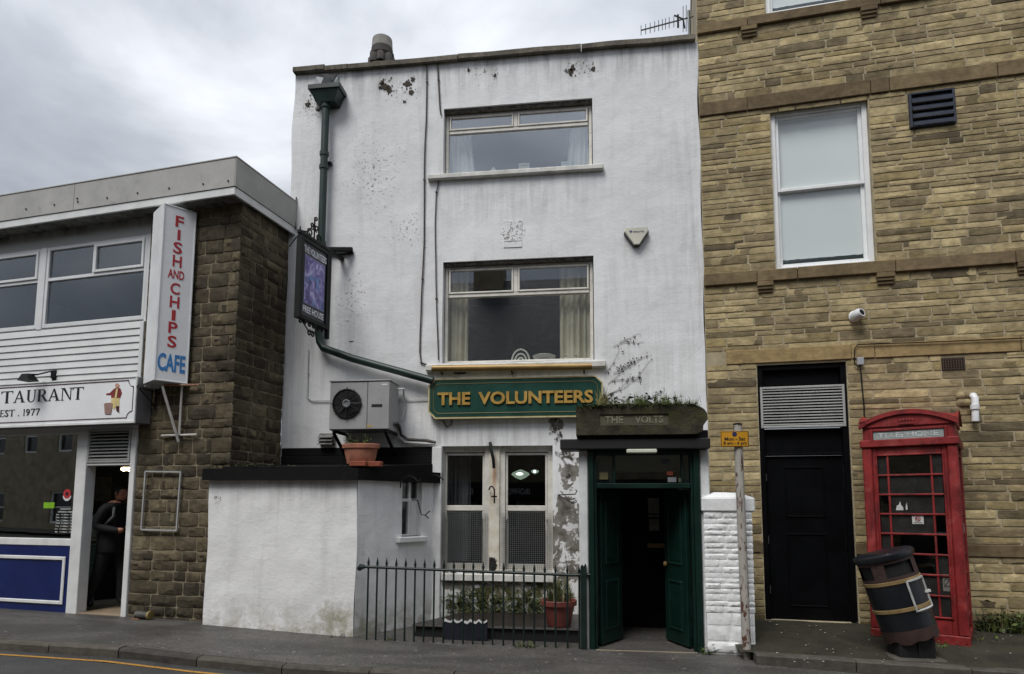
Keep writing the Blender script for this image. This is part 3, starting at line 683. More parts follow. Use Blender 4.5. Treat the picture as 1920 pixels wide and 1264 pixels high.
for i in range(3): part(MB().box(a, AB.x-.01, -.045+.012*i, -.008, top+.02+(zt-top)*i/3, top+.02+(zt-top)*(i+1)/3-.004, .004), 'flashing', felt, anx)
# ================================================================ THINGS ON THE PUB
green = M('bottle_green_paint', '#0f2a24', .42, .3, 4, .15, 40, dirt='#0c1f1b', dirtamt=.3)
iron = M('black_iron', '#0d0e0f', .55, .3, 8, .2, 60, spec=.3)
# hopper and downpipe
y_ = -.12; a = PUB.at(611, 198, y_); b = PUB.at(597, 622, y_); c = PUB.at(602, 650, y_); d = PUB.at(660, 672, y_); e = PUB.at(812, 714, y_)
dp = thing('downpipe', 'dark green downpipe with hopper head bending towards the sign board', 'downpipe', WORLD, (b.x, y_, b.z))
part(MB().tube([a, a.lerp(b, .5), b, b+(c-b)*.55+Vector((.0, 0, -.03)), c+Vector((.03, 0, -.02)), d, e], .055, 12), 'pipe', green, dp, smooth=60)
for t in (.22, .28, .62): q = a.lerp(b, t); part(MB().lathe([(.057, -.035), (.068, -.03), (.068, .03), (.057, .035)], q, 12), 'collar', green, dp)
for t in (.25, .65): q = a.lerp(b, t); part(MB().box(q.x-.085, q.x+.085, -.062, .0, q.z-.02, q.z+.02, .004), 'clip', green, dp)
q = PUB.rect(-.16, (584, 168), (641, 167), (634, 192), (590, 194)); x0, x1 = PUB.x(584, 168, -.16), PUB.x(641, 167, -.16)
mb = MB(); mb.hull([(x0+.09, -.2, q[2]), (x1-.09, -.2, q[2]), (x1-.09, -.0, q[2]), (x0+.09, -.0, q[2])], [(x0+.02, -.25, q[3]-.05), (x1-.02, -.25, q[3]-.05), (x1-.02, .0, q[3]-.05), (x0+.02, .0, q[3]-.05)])
mb.box(x0-.01, x1+.01, -.27, -.0, q[3]-.05, q[3]+.03, .008); mb.lathe([(.07, q[2]-.06), (.075, q[2]+.01)], (a.x, y_, 0), 12)
part(mb, 'hopper', green, dp)
lead = M('lead_sheet', '#8f9296', .6, .3, 6, .2)
x0, x1, z0, z1 = outlet
mb = MB(); mb.add([(x0-.03, -.015, z1-.02), (x0-.05, -.1, z0-.06), (x0+.12, -.2, z0-.05), (x0+.09, -.02, z1-.06)], [(0, 1, 2, 3)]); mb.add([(x1+.03, -.015, z1-.04), (x1+.03, -.12, z0-.04), (x1-.01, -.16, z0-.04), (x1-.005, -.01, z1-.06)], [(0, 1, 2, 3)])
mb.add([(x0+.09, .0, z0+.02), (x1-.01, .0, z0+.02), (x1-.03, -.18, z0-.05), (x0+.11, -.18, z0-.05)], [(0, 1, 2, 3)]); part(mb, 'lead_chute', lead, dp)
# thin cables
cable_m = M('cable_grey', '#4c4540', .7, .3); cable_w = M('cable_white', '#c5c5c2', .7, .2, dirt='#6d6a64', dirtamt=.3)
def cable(pts, r, label, mat=cable_m, wall=PUB, y=-.02, name='cable', grp=None):
    P = [wall.at(px, py, y) for px, py in pts]; fine = []
    for p, q in zip(P, P[1:]):
        n = max(1, int((q-p).length/.25))
        fine += [p.lerp(q, i/n)+Vector((.006*noise.noise(p*3+Vector((i, 0, 0))), 0, 0)) for i in range(n)]
    mb = MB().tube(fine+[P[-1]], r, 6)
    n = 0
    for i in range(1, len(fine), 5): q = fine[i]; mb.box(q.x-.016, q.x+.016, y-.01, 0, q.z-.006, q.z+.006)
    return single(mb, name, mat, label, 'cable', wall, smooth=60)
cable([(800, 118), (800, 190), (796, 300), (795, 450), (790, 560), (787, 660), (790, 680), (800, 684)], .011, 'brown cable running down the white wall from the parapet')
cable([(820, 112), (822, 150), (825, 205), (827, 215)], .012, 'doubled cable from the parapet to top window corner')
cable([(826, 326), (818, 360), (816, 420), (818, 560), (822, 675)], .009, 'thin cable between top window sill and middle window')
cable([(578, 655), (576, 745), (585, 752), (622, 751)], .008, 'thin white wire running from downpipe to air conditioner', cable_w)
cable([(742, 750), (803, 749)], .007, 'short white wire between air conditioner and green sign', cable_w)
cable([(829, 788), (838, 800), (845, 797), (848, 786)], .008, 'black lead looping under left end of the green sign')
cable([(556, 370), (552, 395), (555, 430)], .01, 'short cable with box at upper left corner of the pub', cable_m)
# alarm box
q = PUB.rect(-.07, (1170, 428), (1217, 426), (1217, 460), (1170, 462)); xc = (q[0]+q[1])/2; zc_ = (q[2]+q[3])/2; s = (q[1]-q[0])/2
al = thing('alarm_box', 'white triangular alarm box with dark underside on the pub wall', 'alarm', WORLD, (xc, 0, q[2]))
def tri(s, z0=0, k=1.): return [(xc-s*.93*k, zc_+.115+z0), (xc+s*.93*k, zc_+.115+z0), (xc+s*1.0*k, zc_+.07+z0), (xc+s*.22*k, zc_-.125+z0), (xc-s*.22*k, zc_-.125+z0), (xc-s*1.0*k, zc_+.07+z0)]
part(MB().prism(tri(s, .0), -.05, 0), 'housing', M('alarm_black', '#2d2b27', .5), al)
m_ = MB(); A = tri(s, .012); B = tri(s*.9, .014, 1.); m_.hull([(x, -.051, z) for x, z in A], [(x, -.085, z*.96+zc_*.04) for x, z in B]); part(m_, 'cover', M('alarm_white', '#cfcdbf', .45, .15), al)
m_ = MB(); m_.prism([(xc-.1, zc_+.085), (xc-.055, zc_+.085), (xc-.078, zc_+.045)], -.088, -.086); m_.text('security', xc-.045, xc+.105, zc_+.048, zc_+.082, -.0862, .002); part(m_, 'lettering', M('alarm_print', '#3a4170', .5), al)
# sign board THE VOLUNTEERS
sy = -.04; x0, x1, z0, z1 = PUB.rect(-.1, (803, 708), (1131, 707), (1131, 783), (803, 784))
sg = thing('sign_board', 'long green board lettered THE VOLUNTEERS in gold above ground windows', 'sign', WORLD, (x0, 0, z0))
def oct_(d, c=.1): return [(x0+c+d*.4, z0+d), (x1-c-d*.4, z0+d), (x1-d, z0+c+d*.4), (x1-d, z1-c-d*.4), (x1-c-d*.4, z1-d), (x0+c+d*.4, z1-d), (x0+d, z1-c-d*.4), (x0+d, z0+c+d*.4)]
part(MB().prism(oct_(.012), -.085, -.02), 'backing_board', M('sign_cream_edge', '#c3b98f', .5, .2, dirt='#6d6650', dirtamt=.3), sg)
part(MB().prism(oct_(.03), -.1, -.084), 'green_panel', M('sign_green', '#0e4136', .38, .22, 3, .08, 30), sg)
mb = MB(); A, B = oct_(.018), oct_(.0); n = 8
for i in range(n): j = (i+1) % n; mb.hull([(A[i][0], -.11, A[i][1]), (B[i][0], -.11, B[i][1]), (B[j][0], -.11, B[j][1]), (A[j][0], -.11, A[j][1])], [(A[i][0], -.02, A[i][1]), (B[i][0], -.02, B[i][1]), (B[j][0], -.02, B[j][1]), (A[j][0], -.02, A[j][1])])
part(mb, 'edge_trim', MATS['sign_cream_edge'], sg)
gold = M('gold_leaf', '#c09a4e', .4, .25, 12, .15, 40, metal=.25)
mb = MB(); i0 = .075
pts = []
for cx2, cz2, t0 in ((x1-i0-.09, z1-i0-.09, 0), (x0+i0+.09, z1-i0-.09, 90), (x0+i0+.09, z0+i0+.09, 180), (x1-i0-.09, z0+i0+.09, 270)):
    for t in range(0, 91, 15): pts.append((cx2+.09*cos(radians(t0+t)), -.102, cz2+.09*sin(radians(t0+t))))
mb.tube(pts+[pts[0]], .0045, 5); part(mb, 'gold_line', M('gold_line_paint', '#7d6a33', .5), sg)
lz0, lz1 = PUB.z(960, 758, -.1), PUB.z(960, 734, -.1)
lettering(sg, WORLD, gold, [('THE', PUB.x(821, 747, -.1), PUB.x(882, 747, -.1), lz0, lz1, -.1, .022, .03), ('VOLUNTEERS', PUB.x(897, 747, -.1), PUB.x(1112, 747, -.1), lz0, lz1, -.1, .022, .03)])
# light trough above the sign
a = PUB.at(810, 691, -.16); b = PUB.at(1110, 687, -.16); lt = thing('sign_light', 'long brass coloured strip light mounted above the green sign', 'light', WORLD, (a.x, 0, a.z))
brass = M('dull_brass', '#9a7f4e', .45, .3, 6, .2, metal=.35)
part(MB().tube([a, b], .044, 12), 'reflector', brass, lt, smooth=50)
for t in (.05, .5, .95): q = a.lerp(b, t); part(MB().tube([q, q+Vector((0, .09, -.03)), q+Vector((0, .16, -.06))], .012, 6), 'bracket', iron, lt)
q = PUB.at(862, 700, -.1); part(MB().tube([q+Vector((-.09, .05, .02)), q, q+Vector((.08, .02, .01))], .016, 6), 'conduit', iron, lt)
# air conditioner
ay = -.5; x0, x1, z0, z1 = PUB.rect(ay, (619, 716), (731, 714), (729, 806), (617, 806)); al_ = z1-z0
ac_ = thing('air_conditioner', 'grey box air conditioner with black round fan on white wall', 'air conditioner', WORLD, (x0, 0, z0))
acm = M('ac_grey_paint', '#9b9b9b', .5, .15, 3, .05, 50, dirt='#6e6b66', dirtamt=.22)
xm = PUB.x(689, 760, ay); part(MB().box(x0, x1, ay+.012, -.09, z0, z1, .008), 'casing', acm, ac_)
part(MB().box(x0+.002, xm-.006, ay, ay+.011, z0+.01, z1-.012, .004), 'front_panel', acm, ac_); part(MB().box(xm+.006, x1-.002, ay-.004, ay+.011, z0+.01, z1-.012, .004), 'service_panel', acm, ac_)
part(MB().box(x0-.012, x1+.012, ay-.012, -.08, z1, z1+.018, .004), 'top_lid', acm, ac_)
fc_ = PUB.at(651, 757, ay); fr_ = PUB.x(678, 757, ay)-fc_.x; blk = M('fan_black', '#0b0b0c', .6, .2)
part(MB().lathe([(fr_, -.0), (fr_*1.02, .012), (fr_*.96, .02), (fr_*.9, .004), (0, .004)], (fc_.x, ay-.002, fc_.z), 32, 'y'), 'fan_housing', blk, ac_, smooth=40)
for i in range(4):
    t0 = i*pi/2+.4; mb = MB()
    mb.add([(fc_.x+.05*cos(t0), ay-.012, fc_.z+.05*sin(t0)), (fc_.x+fr_*.85*cos(t0-.3), ay-.01, fc_.z+fr_*.85*sin(t0-.3)), (fc_.x+fr_*.85*cos(t0+.5), ay-.024, fc_.z+fr_*.85*sin(t0+.5)), (fc_.x+.05*cos(t0+.9), ay-.02, fc_.z+.05*sin(t0+.9))], [(0, 1, 2, 3)])
    part(mb, 'fan_blade', M('fan_blade_grey', '#1a1a1c', .4), ac_)
mb = MB().lathe([(.055, .0), (.055, .014), (.04, .016), (.03, .004), (0, .004)], (fc_.x, ay-.026, fc_.z), 16, 'y'); part(mb, 'fan_hub', M('hub_grey', '#77797b', .5), ac_)
for i in range(12):
    t0 = i*pi/6; part(MB().tube([(fc_.x+.05*cos(t0), ay-.034, fc_.z+.05*sin(t0)), (fc_.x+fr_*1.1*cos(t0), ay-.024, fc_.z+fr_*1.1*sin(t0))], .0035 if i % 3 else .007, 5), 'guard_wire', blk, ac_)
for r_ in (.35, .5, .65, .8, .95): part(MB().tube([(fc_.x+fr_*r_*cos(t*pi/14), ay-.033, fc_.z+fr_*r_*sin(t*pi/14)) for t in range(29)], .003, 4), 'guard_ring', blk, ac_)
q = PUB.rect(ay, (697, 758), (717, 758), (717, 763), (697, 763)); part(MB().box(q[0], q[1], ay-.008, ay+.0, q[2], q[3]), 'slot', blk, ac_)
q = PUB.rect(ay, (716, 720), (727, 720), (727, 722), (716, 722)); part(MB().box(q[0], q[1], ay-.006, ay+.0, q[2], q[3]), 'badge', cream2, ac_)
q = PUB.rect(ay, (688, 797), (698, 797), (698, 801), (688, 801)); part(MB().box(q[0], q[1], ay-.006, ay+.0, q[2], q[3]), 'badge', M('badge_yellow', '#b09a5a', .5), ac_)
for p in (x0+.04, x1-.07): part(MB().prism([(p, z0), (p+.035, z0), (p+.035, z0-.03), (p, z0-.03)], ay+.02, -.0).add([(p, ay+.03, z0-.02), (p+.035, ay+.03, z0-.02), (p+.035, -.005, z0-.3), (p, -.005, z0-.3), (p, ay+.03, z0-.05), (p+.035, ay+.03, z0-.05), (p+.035, -.005, z0-.34), (p, -.005, z0-.34)], [(0, 1, 2, 3), (4, 7, 6, 5), (0, 3, 7, 4), (1, 5, 6, 2)]), 'bracket', iron, ac_)
P_w = lambda px, py, y=-.05: PUB.at(px, py, y)
part(MB().tube([(x1, -.2, z1-.06), (x1+.09, -.15, z1-.05), P_w(757, 735), P_w(758, 770), P_w(752, 785)], .012, 6), 'cable', cable_w, ac_, smooth=60)
part(MB().tube([(x1-.01, -.3, z0+.09), (x1+.05, -.28, z0+.11), P_w(749, 800, -.15), P_w(752, 815), P_w(765, 824), P_w(800, 826), P_w(817, 830)], .022, 8), 'pipe', M('pipe_lagging', '#55524e', .8, .4, 20), ac_, smooth=60)
part(MB().tube([(x1-.01, -.24, z0+.12), P_w(746, 798, -.16), P_w(746, 818), P_w(760, 830), P_w(816, 833)], .014, 8), 'pipe', cable_w, ac_, smooth=60)
# flue vent left of it
x0, x1, z0, z1 = PUB.rect(-.08, (596, 812), (625, 812), (625, 833), (596, 833)); fv = thing('flue_vent', 'small louvred grey flue vent below the air conditioner', 'vent', WORLD, (x0, 0, z0))
vg = M('vent_grey', '#7c7b78', .6, .3, dirt='#4a4844', dirtamt=.4)
part(MB().box(x0, x1, -.05, .0, z0, z1, .01), 'body', vg, fv)
for i in range(3): zz = z1-.02-(z1-z0)*.3*i; part(MB().add([(x0+.01, -.052, zz), (x1-.01, -.052, zz), (x1-.01, -.11, zz-.04), (x0+.01, -.11, zz-.04), (x0+.01, -.052, zz-.012), (x1-.01, -.052, zz-.012), (x1-.01, -.11, zz-.05), (x0+.01, -.11, zz-.05)], [(0, 1, 2, 3), (4, 7, 6, 5), (3, 2, 6, 7), (0, 3, 7, 4), (1, 5, 6, 2)]), 'louvre', vg, fv)
# terracotta planter on the lean-to roof
terra = M('terracotta', '#9c6650', .8, .3, 7, .2, 50, dirt='#7c5a48', dirtamt=.3)
py_ = -1.03; q = PUB.at(676, 873, py_); rz = q.z; rw = (PUB.x(711, 840, py_)-PUB.x(642, 840, py_))/2; h = PUB.z(676, 833, py_)-rz
pl = thing('planter', 'oval terracotta planter with seedlings on black lean-to roof', 'planter', WORLD, (q.x, py_, rz))
part(MB().lathe([(rw*.6, 0), (rw*.72, .02), (rw*.84, h*.5), (rw*.9, h*.78), (rw*1.0, h*.8), (rw*1.01, h*.97), (rw*.97, h), (rw*.9, h*.95), (rw*.86, h*.8)], (q.x, py_, rz), 26, sy=.6), 'pot', terra, pl, smooth=35)
part(MB().lathe([(rw*.89, h*.86), (0, h*.9)], (q.x, py_, rz), 20, sy=.6), 'soil', M('soil', '#231b14', .95, .3), pl)
leafg = M('weed_green', '#55652a', .7, .45, 30, 0); leafd = M('weed_dark', '#33401c', .7, .45, 30, 0); straw = M('dry_grass', '#8b8455', .8, .4, 30, 0)
def leaves(mb, c, n, r, hh, rnd, size=.03, mi=0):
    for _ in range(n):
        p = Vector((c[0]+rnd.gauss(0, r*.5), c[1]+rnd.gauss(0, r*.4), c[2]+abs(rnd.gauss(0, hh*.5)))); a = rnd.uniform(0, 6.28); t = rnd.uniform(-.8, .8); s = size*rnd.uniform(.5, 1.3)
        u = Vector((cos(a), sin(a), t*.6))*s; v = Vector((-sin(a), cos(a), rnd.uniform(-.5, .8)))*s*.55
        mb.add([p-u, p+v*.9, p+u, p-v*.9], [(0, 1, 2, 3)], mi)
def blades(mb, c, n, r, hh, rnd, w=.006, mi=0, ry=None):
    for _ in range(n):
        b = Vector((c[0]+rnd.uniform(-r, r), c[1]+rnd.uniform(-1, 1)*(ry or r), c[2])); a = rnd.uniform(0, 6.28); l = hh*rnd.uniform(.45, 1.15); bend = rnd.uniform(.1, .6)*l
        d = Vector((cos(a), sin(a), 0)); s = Vector((-sin(a), cos(a), 0))*w
        m1 = b+d*bend*.35+Vector((0, 0, l*.6)); t = b+d*bend+Vector((0, 0, l))
        mb.add([b-s, b+s, m1+s*.8, m1-s*.8, t], [(0, 1, 2, 3), (3, 2, 4)], mi)
rnd = random.Random(11); mb = MB()
for i in range(9):
    p = (q.x+rnd.uniform(-.75, .4)*rw, py_+rnd.uniform(-.3, .3)*rw, rz+h*.88); mb.tube([p, (p[0]+rnd.uniform(-.02, .02), p[1], p[2]+rnd.uniform(.06, .15))], .003, 4); leaves(mb, (p[0], p[1], p[2]+.03), 14, .05, .1, rnd, .018)
part(mb, 'seedlings', leafg, pl)
red_b = M('red_brick', '#8a4a35', .85, .35, 12, .4)
for i, (dx, dy, l) in enumerate(((.02, -.13, .21), (.19, -.06, .21))):
    mb = MB(); mb.box(q.x+dx-.1, q.x+dx+l-.1, py_+dy-.05, py_+dy+.05, rz-.02, rz+.045, .008)
    single(mb, 'brick', red_b, ('loose red brick wedged under the terracotta planter', 'loose red brick lying right of the terracotta planter')[i], 'brick', WORLD, group='bricks on the lean-to roof')
mb = MB()
for px in (405, 440, 470, 500, 520, 650, 655, 690): 
    c_ = PUB.at(px, 878, AF); leaves(mb, (c_.x, AF+.05+rnd.uniform(0, .3), top+.04), 26, .16, .03, rnd, .018)
single(mb, 'moss', leafd, 'green moss tufts scattered along the black lean-to roof edge', 'moss', WORLD, kind='stuff')

# hanging sign, at right angles to the wall
hx = PUB.x(617, 540, -.05); yo = PUB.atx(561, 520, hx).y; yi = PUB.atx(616, 540, hx).y; yi = min(-.06, yi)
HS = Wall((hx+.17, 0, 0), 80)                         # local x = depth into the wall, -y = facing right
zt, zb = PUB.atx(566, 447, hx).z, PUB.atx(557, 590, hx).z
hs = thing('hanging_sign', 'black framed projecting pub sign with purple picture and FREE HOUSE lettering', 'sign', WORLD, (hx, 0, zb))
navy = M('sign_navy', '#0c1020', .35, .25, 4, .05)
yi = yo+.6
part(MB().box(yo, yi, -.025, .025, zb, zt, .006), 'board', navy, hs, HS); fr = MB().frame(yo-.03, yi+.03, zb-.03, zt+.03, .055, -.045, .045, .006); part(fr, 'frame', iron, hs, HS)
W_ = yi-yo; H_ = zt-zb
k = NT('sign_picture'); n_ = k.noise(7, 5, .6, 1.2); c = k.ramp(n_, [(.25, lin('#1d1740')), (.42, lin('#4a3f86')), (.55, lin('#8a7fc0')), (.66, lin('#c9c3e6')), (.8, lin('#3a3272'))])
c = k.mix(k.ramp(k.noise(3, 2), [(.52, 0.), (.58, .7)]), c, lin('#5a8fc8')); pic = k.bsdf(c, .3)
part(MB().box(yo+.13*W_, yi-.13*W_, -.029, -.026, zb+.2*H_, zb+.8*H_), 'picture', pic, hs, HS)
part(MB().frame(yo+.11*W_, yi-.11*W_, zb+.185*H_, zb+.815*H_, .012, -.031, -.026, 0), 'picture_border', M('sign_pale_line', '#7f86a8', .4), hs, HS)
lettering(hs, HS, M('sign_white_paint', '#dfe2ea', .4), [('THE VOLUNTEERS', yo+.08*W_, yi-.06*W_, zb+.84*H_, zb+.93*H_, -.026, .004, .02), ('FREE HOUSE', yo+.1*W_, yi-.1*W_, zb+.07*H_, zb+.155*H_, -.026, .004, .02)])
part(MB().box(yi+.05, yi+.1, -.03, .03, zb-.15, zt+.12, .006), 'wall_post', iron, hs, HS)
q = PUB.at(660, 471, -.02); q2 = PUB.at(622, 473, -.02)
mb = MB().box(yo-.05, .0, -.03, .03, zt+.05, zt+.1, .006); part(mb, 'top_beam', iron, hs, HS)
mb = MB(); mb.tube([(hx+.02, yi+.05, zt+.09), (q.x, -.03, q.z+.02)], .04, 6); part(mb, 'stay_beam', iron, hs)
part(MB().box(q2.x-.05, q.x+.02, -.05, .0, q.z-.045, q.z-.0, .004), 'wall_bar', iron, hs)
def scroll(mb, c, r, t0, turns, dirn=1, wr=.011, n=18):
    pts = []
    for i in range(n+1):
        t = t0+dirn*turns*2*pi*i/n; rr = r*(1-.75*i/n); pts.append((c[0]+rr*cos(t), 0, c[1]+rr*sin(t)))
    mb.tube(pts, wr, 5)
mb = MB(); ym = (yo+yi)/2
for s_ in (-1, 1):
    scroll(mb, (ym+s_*.1, zt+.15), .075, -1.57, 1.2, s_); scroll(mb, (ym+s_*.055, zt+.27), .05, -1.57, 1.1, -s_)
mb.tube([(ym, 0, zt+.06), (ym, 0, zt+.4)], .012, 5); scroll(mb, (ym+.03, zt+.41), .035, 3.1, 1, 1); mb.tube([(ym-.3, 0, zt+.1), (ym-.15, 0, zt+.14), (ym, 0, zt+.32)], .011, 5)
mb.tube([(yo-.02, 0, zt+.02), (yo-.02, 0, zt+.15)], [.02, .008], 6)
part(mb, 'top_scroll', iron, hs, HS, smooth=60)
mb = MB()
for i in range(6): scroll(mb, (yo+.05+i*W_*.17, zb-.055), .035, 1.57, 1, 1 if i % 2 else -1)
scroll(mb, (ym-.035, zb-.17), .05, .5, 1, 1); scroll(mb, (ym+.035, zb-.17), .05, 2.6, 1, -1); mb.tube([(ym-.22, 0, zb-.04), (ym-.05, 0, zb-.15), (ym+.05, 0, zb-.15), (ym+.22, 0, zb-.04)], .009, 5)
part(mb, 'bottom_scroll', iron, hs, HS, smooth=60)
a = PUB.at(543, 443, -.5); part(MB().tube([(hx, yo, zt+.08), (a.x, -.5, zt+.1)], .008, 5), 'tie_rod', iron, hs)

# TV aerial on the parapet
ty = 1.2; m0 = PUB.at(1294, 70, ty); m1 = PUB.at(1291, 20, ty); ta = thing('tv_aerial', 'grey television aerial on a pole above the pub parapet', 'aerial', WORLD, (m0.x, ty, 7.5))
galv = M('galvanised', '#77797c', .45, .2, metal=.6)
part(MB().tube([(m0.x, ty, 7.5), m1], .022, 8), 'mast', galv, ta)
a = PUB.at(1202, 57, ty-.3); b = PUB.at(1300, 31, ty+.1); part(MB().tube([a, b], .012, 6), 'boom', galv, ta)
for i in range(11):
    t = (0, .085, .17, .255, .33, .4, .46, .53, .62, .8, .86)[i]; p = a.lerp(b, t); l = .075+.02*t+(.11 if i > 8 else 0); d = Vector((.0, -.2, 1)).normalized(); part(MB().tube([p-d*l, p+d*l], .006, 5), 'element', galv, ta)
p = a.lerp(b, .7); part(MB().box(p.x-.015, p.x+.015, p.y-.02, p.y+.02, p.z-.12, p.z+.1, .005), 'dipole_box', iron, ta)
p = a.lerp(b, .8); part(MB().tube([p+Vector((-.14, 0, .08)), p+Vector((.0, 0, .0)), p+Vector((.02, 0, -.16))], .014, 5), 'reflector', iron, ta)

# ---- dried creeper stems clinging to the wall
rnd = random.Random(21); stem_m = M('dead_stem', '#3d3731', .9, .4, 20)
def creeper(starts, label, y=-.008, leafn=3):
    mb = MB()
    for (px, py, dx, dy, n, st) in starts:
        p = Vector((px, py)); d = Vector((dx, dy)); pts = []
        for i in range(n):
            w = PUB.at(p.x, p.y, y); pts.append(w)
            if rnd.random() < st and i:
                for _ in range(rnd.randint(1, leafn)):
                    c_ = w+Vector((rnd.uniform(-.05, .05), -.004, rnd.uniform(-.04, .04))); a = rnd.uniform(0, 3.1); s = rnd.uniform(.008, .026)
                    mb.add([c_+Vector((cos(a)*s, 0, sin(a)*s)), c_+Vector((-sin(a)*s*.5, -.004, cos(a)*s*.5)), c_-Vector((cos(a)*s, 0, sin(a)*s)), c_-Vector((-sin(a)*s*.5, .0, cos(a)*s*.5))], [(0, 1, 2, 3)])
            d = (d+Vector((rnd.uniform(-.5, .5), rnd.uniform(-.5, .5)))*.5*d.length); p = p+d
        if len(pts) > 1: mb.tube(pts, [.0028*(1-.6*i/len(pts)) for i in range(len(pts))], 4)
    single(mb, 'dead_creeper', stem_m, label, 'creeper', WORLD, group='dried creeper stems')
creeper([(1130, 750, 7, -8, 9, .8), (1132, 745, 9, -6, 10, .8), (1140, 720, 9, -6, 8, .9), (1150, 700, 10, -5, 7, .9), (1155, 690, 8, -3, 8, .9), (1146, 715, 8, -3, 8, .7), (1150, 650, 9, -5, 8, .8), (1165, 640, 8, -3, 5, .7), (1135, 700, 4, -7, 6, .6), (1150, 745, 8, 1, 6, .5), (1210, 748, 9, -4, 5, .6)], 'dried creeper traces fanning over white wall above the porch')
creeper([(1036, 795, 3, 6, 9, .7), (1044, 780, -2, 6, 6, .8), (1040, 845, 6, 5, 8, .3), (1040, 850, 6, 4, 8, .3), (1055, 860, 4, 7, 6, .3), (1050, 920, 5, 4, 6, .4), (1045, 815, 4, 6, 7, .6)], 'dried creeper stems beside the right ground floor window')
# ================================================================ PORCH, RAILINGS, PIER
PY = -1.3; px_ = lambda p, py=1000, y=PY: PUB.x(p, py, y); pz = lambda py, p=1207, y=PY: PUB.z(p, py, y)
po = thing('porch', 'pub entrance porch with green door frame under mossy carved stone', 'porch', WORLD, (.5, PY, .08))
white_post = M('white_post_paint', '#d9dbdc', .75, .2, 6, .5, 30, dirt='#85827a', dirtamt=.28)
gz = .05
xl0, xl1, xf0, xd0, xd1, xf1, xr1 = px_(1086), px_(1104), px_(1104), px_(1119), px_(1298), px_(1315), px_(1334)
zb_ = pz(843); zt1, zt0 = pz(906), pz(916)
part(MB().box(xl0, xl1-.004, PY+.02, PY+.3, gz, zb_, .012), 'white_post', white_post, po)
part(MB().box(xf1+.004, xr1, PY+.03, PY+.3, gz, zb_, .012), 'white_post', white_post, po)
dg = M('door_green', '#0b2620', .42, .3, 4, .12, 40, dirt='#07130f', dirtamt=.3, spec=.3)
part(MB().box(xf0, xd0-.03, PY-.005, PY+.2, gz, zb_-.01, .008).box(xd0-.03, xd0, PY+.03, PY+.17, gz, zb_-.01, .006), 'frame_post', dg, po)
part(MB().box(xd1+.03, xf1, PY-.005, PY+.2, gz, zb_-.01, .008).box(xd1, xd1+.03, PY+.03, PY+.17, gz, zb_-.01, .006), 'frame_post', dg, po)
part(MB().box(xd0, xd1, PY+.02, PY+.17, zt0, zt1, .008), 'transom', dg, po); part(MB().box(xd0, xd1, PY+.02, PY+.17, zb_-.055, zb_-.011, .006), 'frame_head', dg, po)
part(MB().box(xd0-.002, xd1+.002, PY+.1, PY+.106, zt1, zb_-.05), 'fanlight', glass('fan_pane', .03, (.75, .8, .8)), po)
xm1, xm2 = px_(1153), px_(1283)
part(MB().box(xm1-.015, xm1+.015, PY+.06, PY+.15, zt1, zb_-.056, .004), 'glazing_bar', dg, po); part(MB().box(xm2-.012, xm2+.012, PY+.06, PY+.15, zt1, zb_-.056, .004), 'glazing_bar', dg, po)
part(MB().box(xd0+.01, xm1-.016, PY+.125, PY+.13, zt1+.005, zb_-.06), 'frosted_panel', M('frosted', '#4a4d54', .6), po); part(MB().box(xm2+.013, xd1-.01, PY+.125, PY+.13, zt1+.005, zb_-.06), 'frosted_panel', MATS['frosted'], po)
# beam and lintel stone
tar = M('tarred_beam', '#0f0f11', .65, .4, 5, .4, 30)
part(MB().box(px_(1050, 832, PY-.1), px_(1332, 832, PY-.1), PY-.1, PY+.25, pz(842, y=PY-.1), pz(822, y=PY-.1), .012), 'beam', tar, po)
part(MB().box(px_(1082, 832), px_(1328, 832), PY+.0, -.01, pz(840)+.1, pz(840)+.2), 'porch_roof', tar, po)
part(MB().box(xl0+.02, xl1+.1, PY+.3, -.012, .05, pz(840)+.1), 'side_wall', MATS['pub_stucco'], po); part(MB().box(xr1-.13, xr1-.01, PY+.3, -.012, .05, pz(840)+.1), 'side_wall', MATS['pub_stucco'], po)
ly = PY-.14; lx0, lx1 = px_(1080, 790, ly), px_(1327, 790, ly); lz0_, lz1_ = pz(815, y=ly), pz(757, y=ly)
k = NT('mossy_lintel_stone'); n_ = k.noise(6, 6, .65, .4)
c = k.mix(k.ramp(n_, [(.3, 0.), (.7, 1.)]), lin('#25231b'), lin('#494537')); c = k.mix(k.ramp(k.noise(3, 6, .7), [(.5, 0.), (.66, .8)]), c, lin('#45471f')); c = k.mix(k.ramp(k.noise(9, 6, .7), [(.6, 0.), (.68, .8)]), c, lin('#1d1b15'))
lst = k.bsdf(c, .9, 0, [(k.noise(14, 6, .65), .8, .02), (k.noise(80, 4, .6), .4, .006)], .25)
rx0, rx1, rz0, rz1 = px_(1124, 790, ly), px_(1254, 790, ly), pz(797, y=ly), pz(776, y=ly)
mb = MB()
prof = [(lx0, lz0_), (lx1-.1, lz0_), (lx1-.05, lz0_+.04), (lx1-.045, lz0_+.1), (lx1+.005, lz0_+.17), (lx1, lz0_+.24), (lx1-.03, lz0_+.285), (lx1-.07, lz1_-.04), (lx1-.15, lz1_-.01), (lx1-.4, lz1_+.005), (lx0+.3, lz1_+.01), (lx0+.15, lz1_-.005), (lx0, lz1_-.03)]
mb.prism(prof, ly+.025, -.5)
m2 = plate(lx0, lx1-.13, lz0_+.002, lz1_-.02, [(rx0, rx1, rz0, rz1)], ly, .022, .08, .008); mb.v += m2.v and []; b0 = len(mb.v); mb.add(m2.v, m2.f)
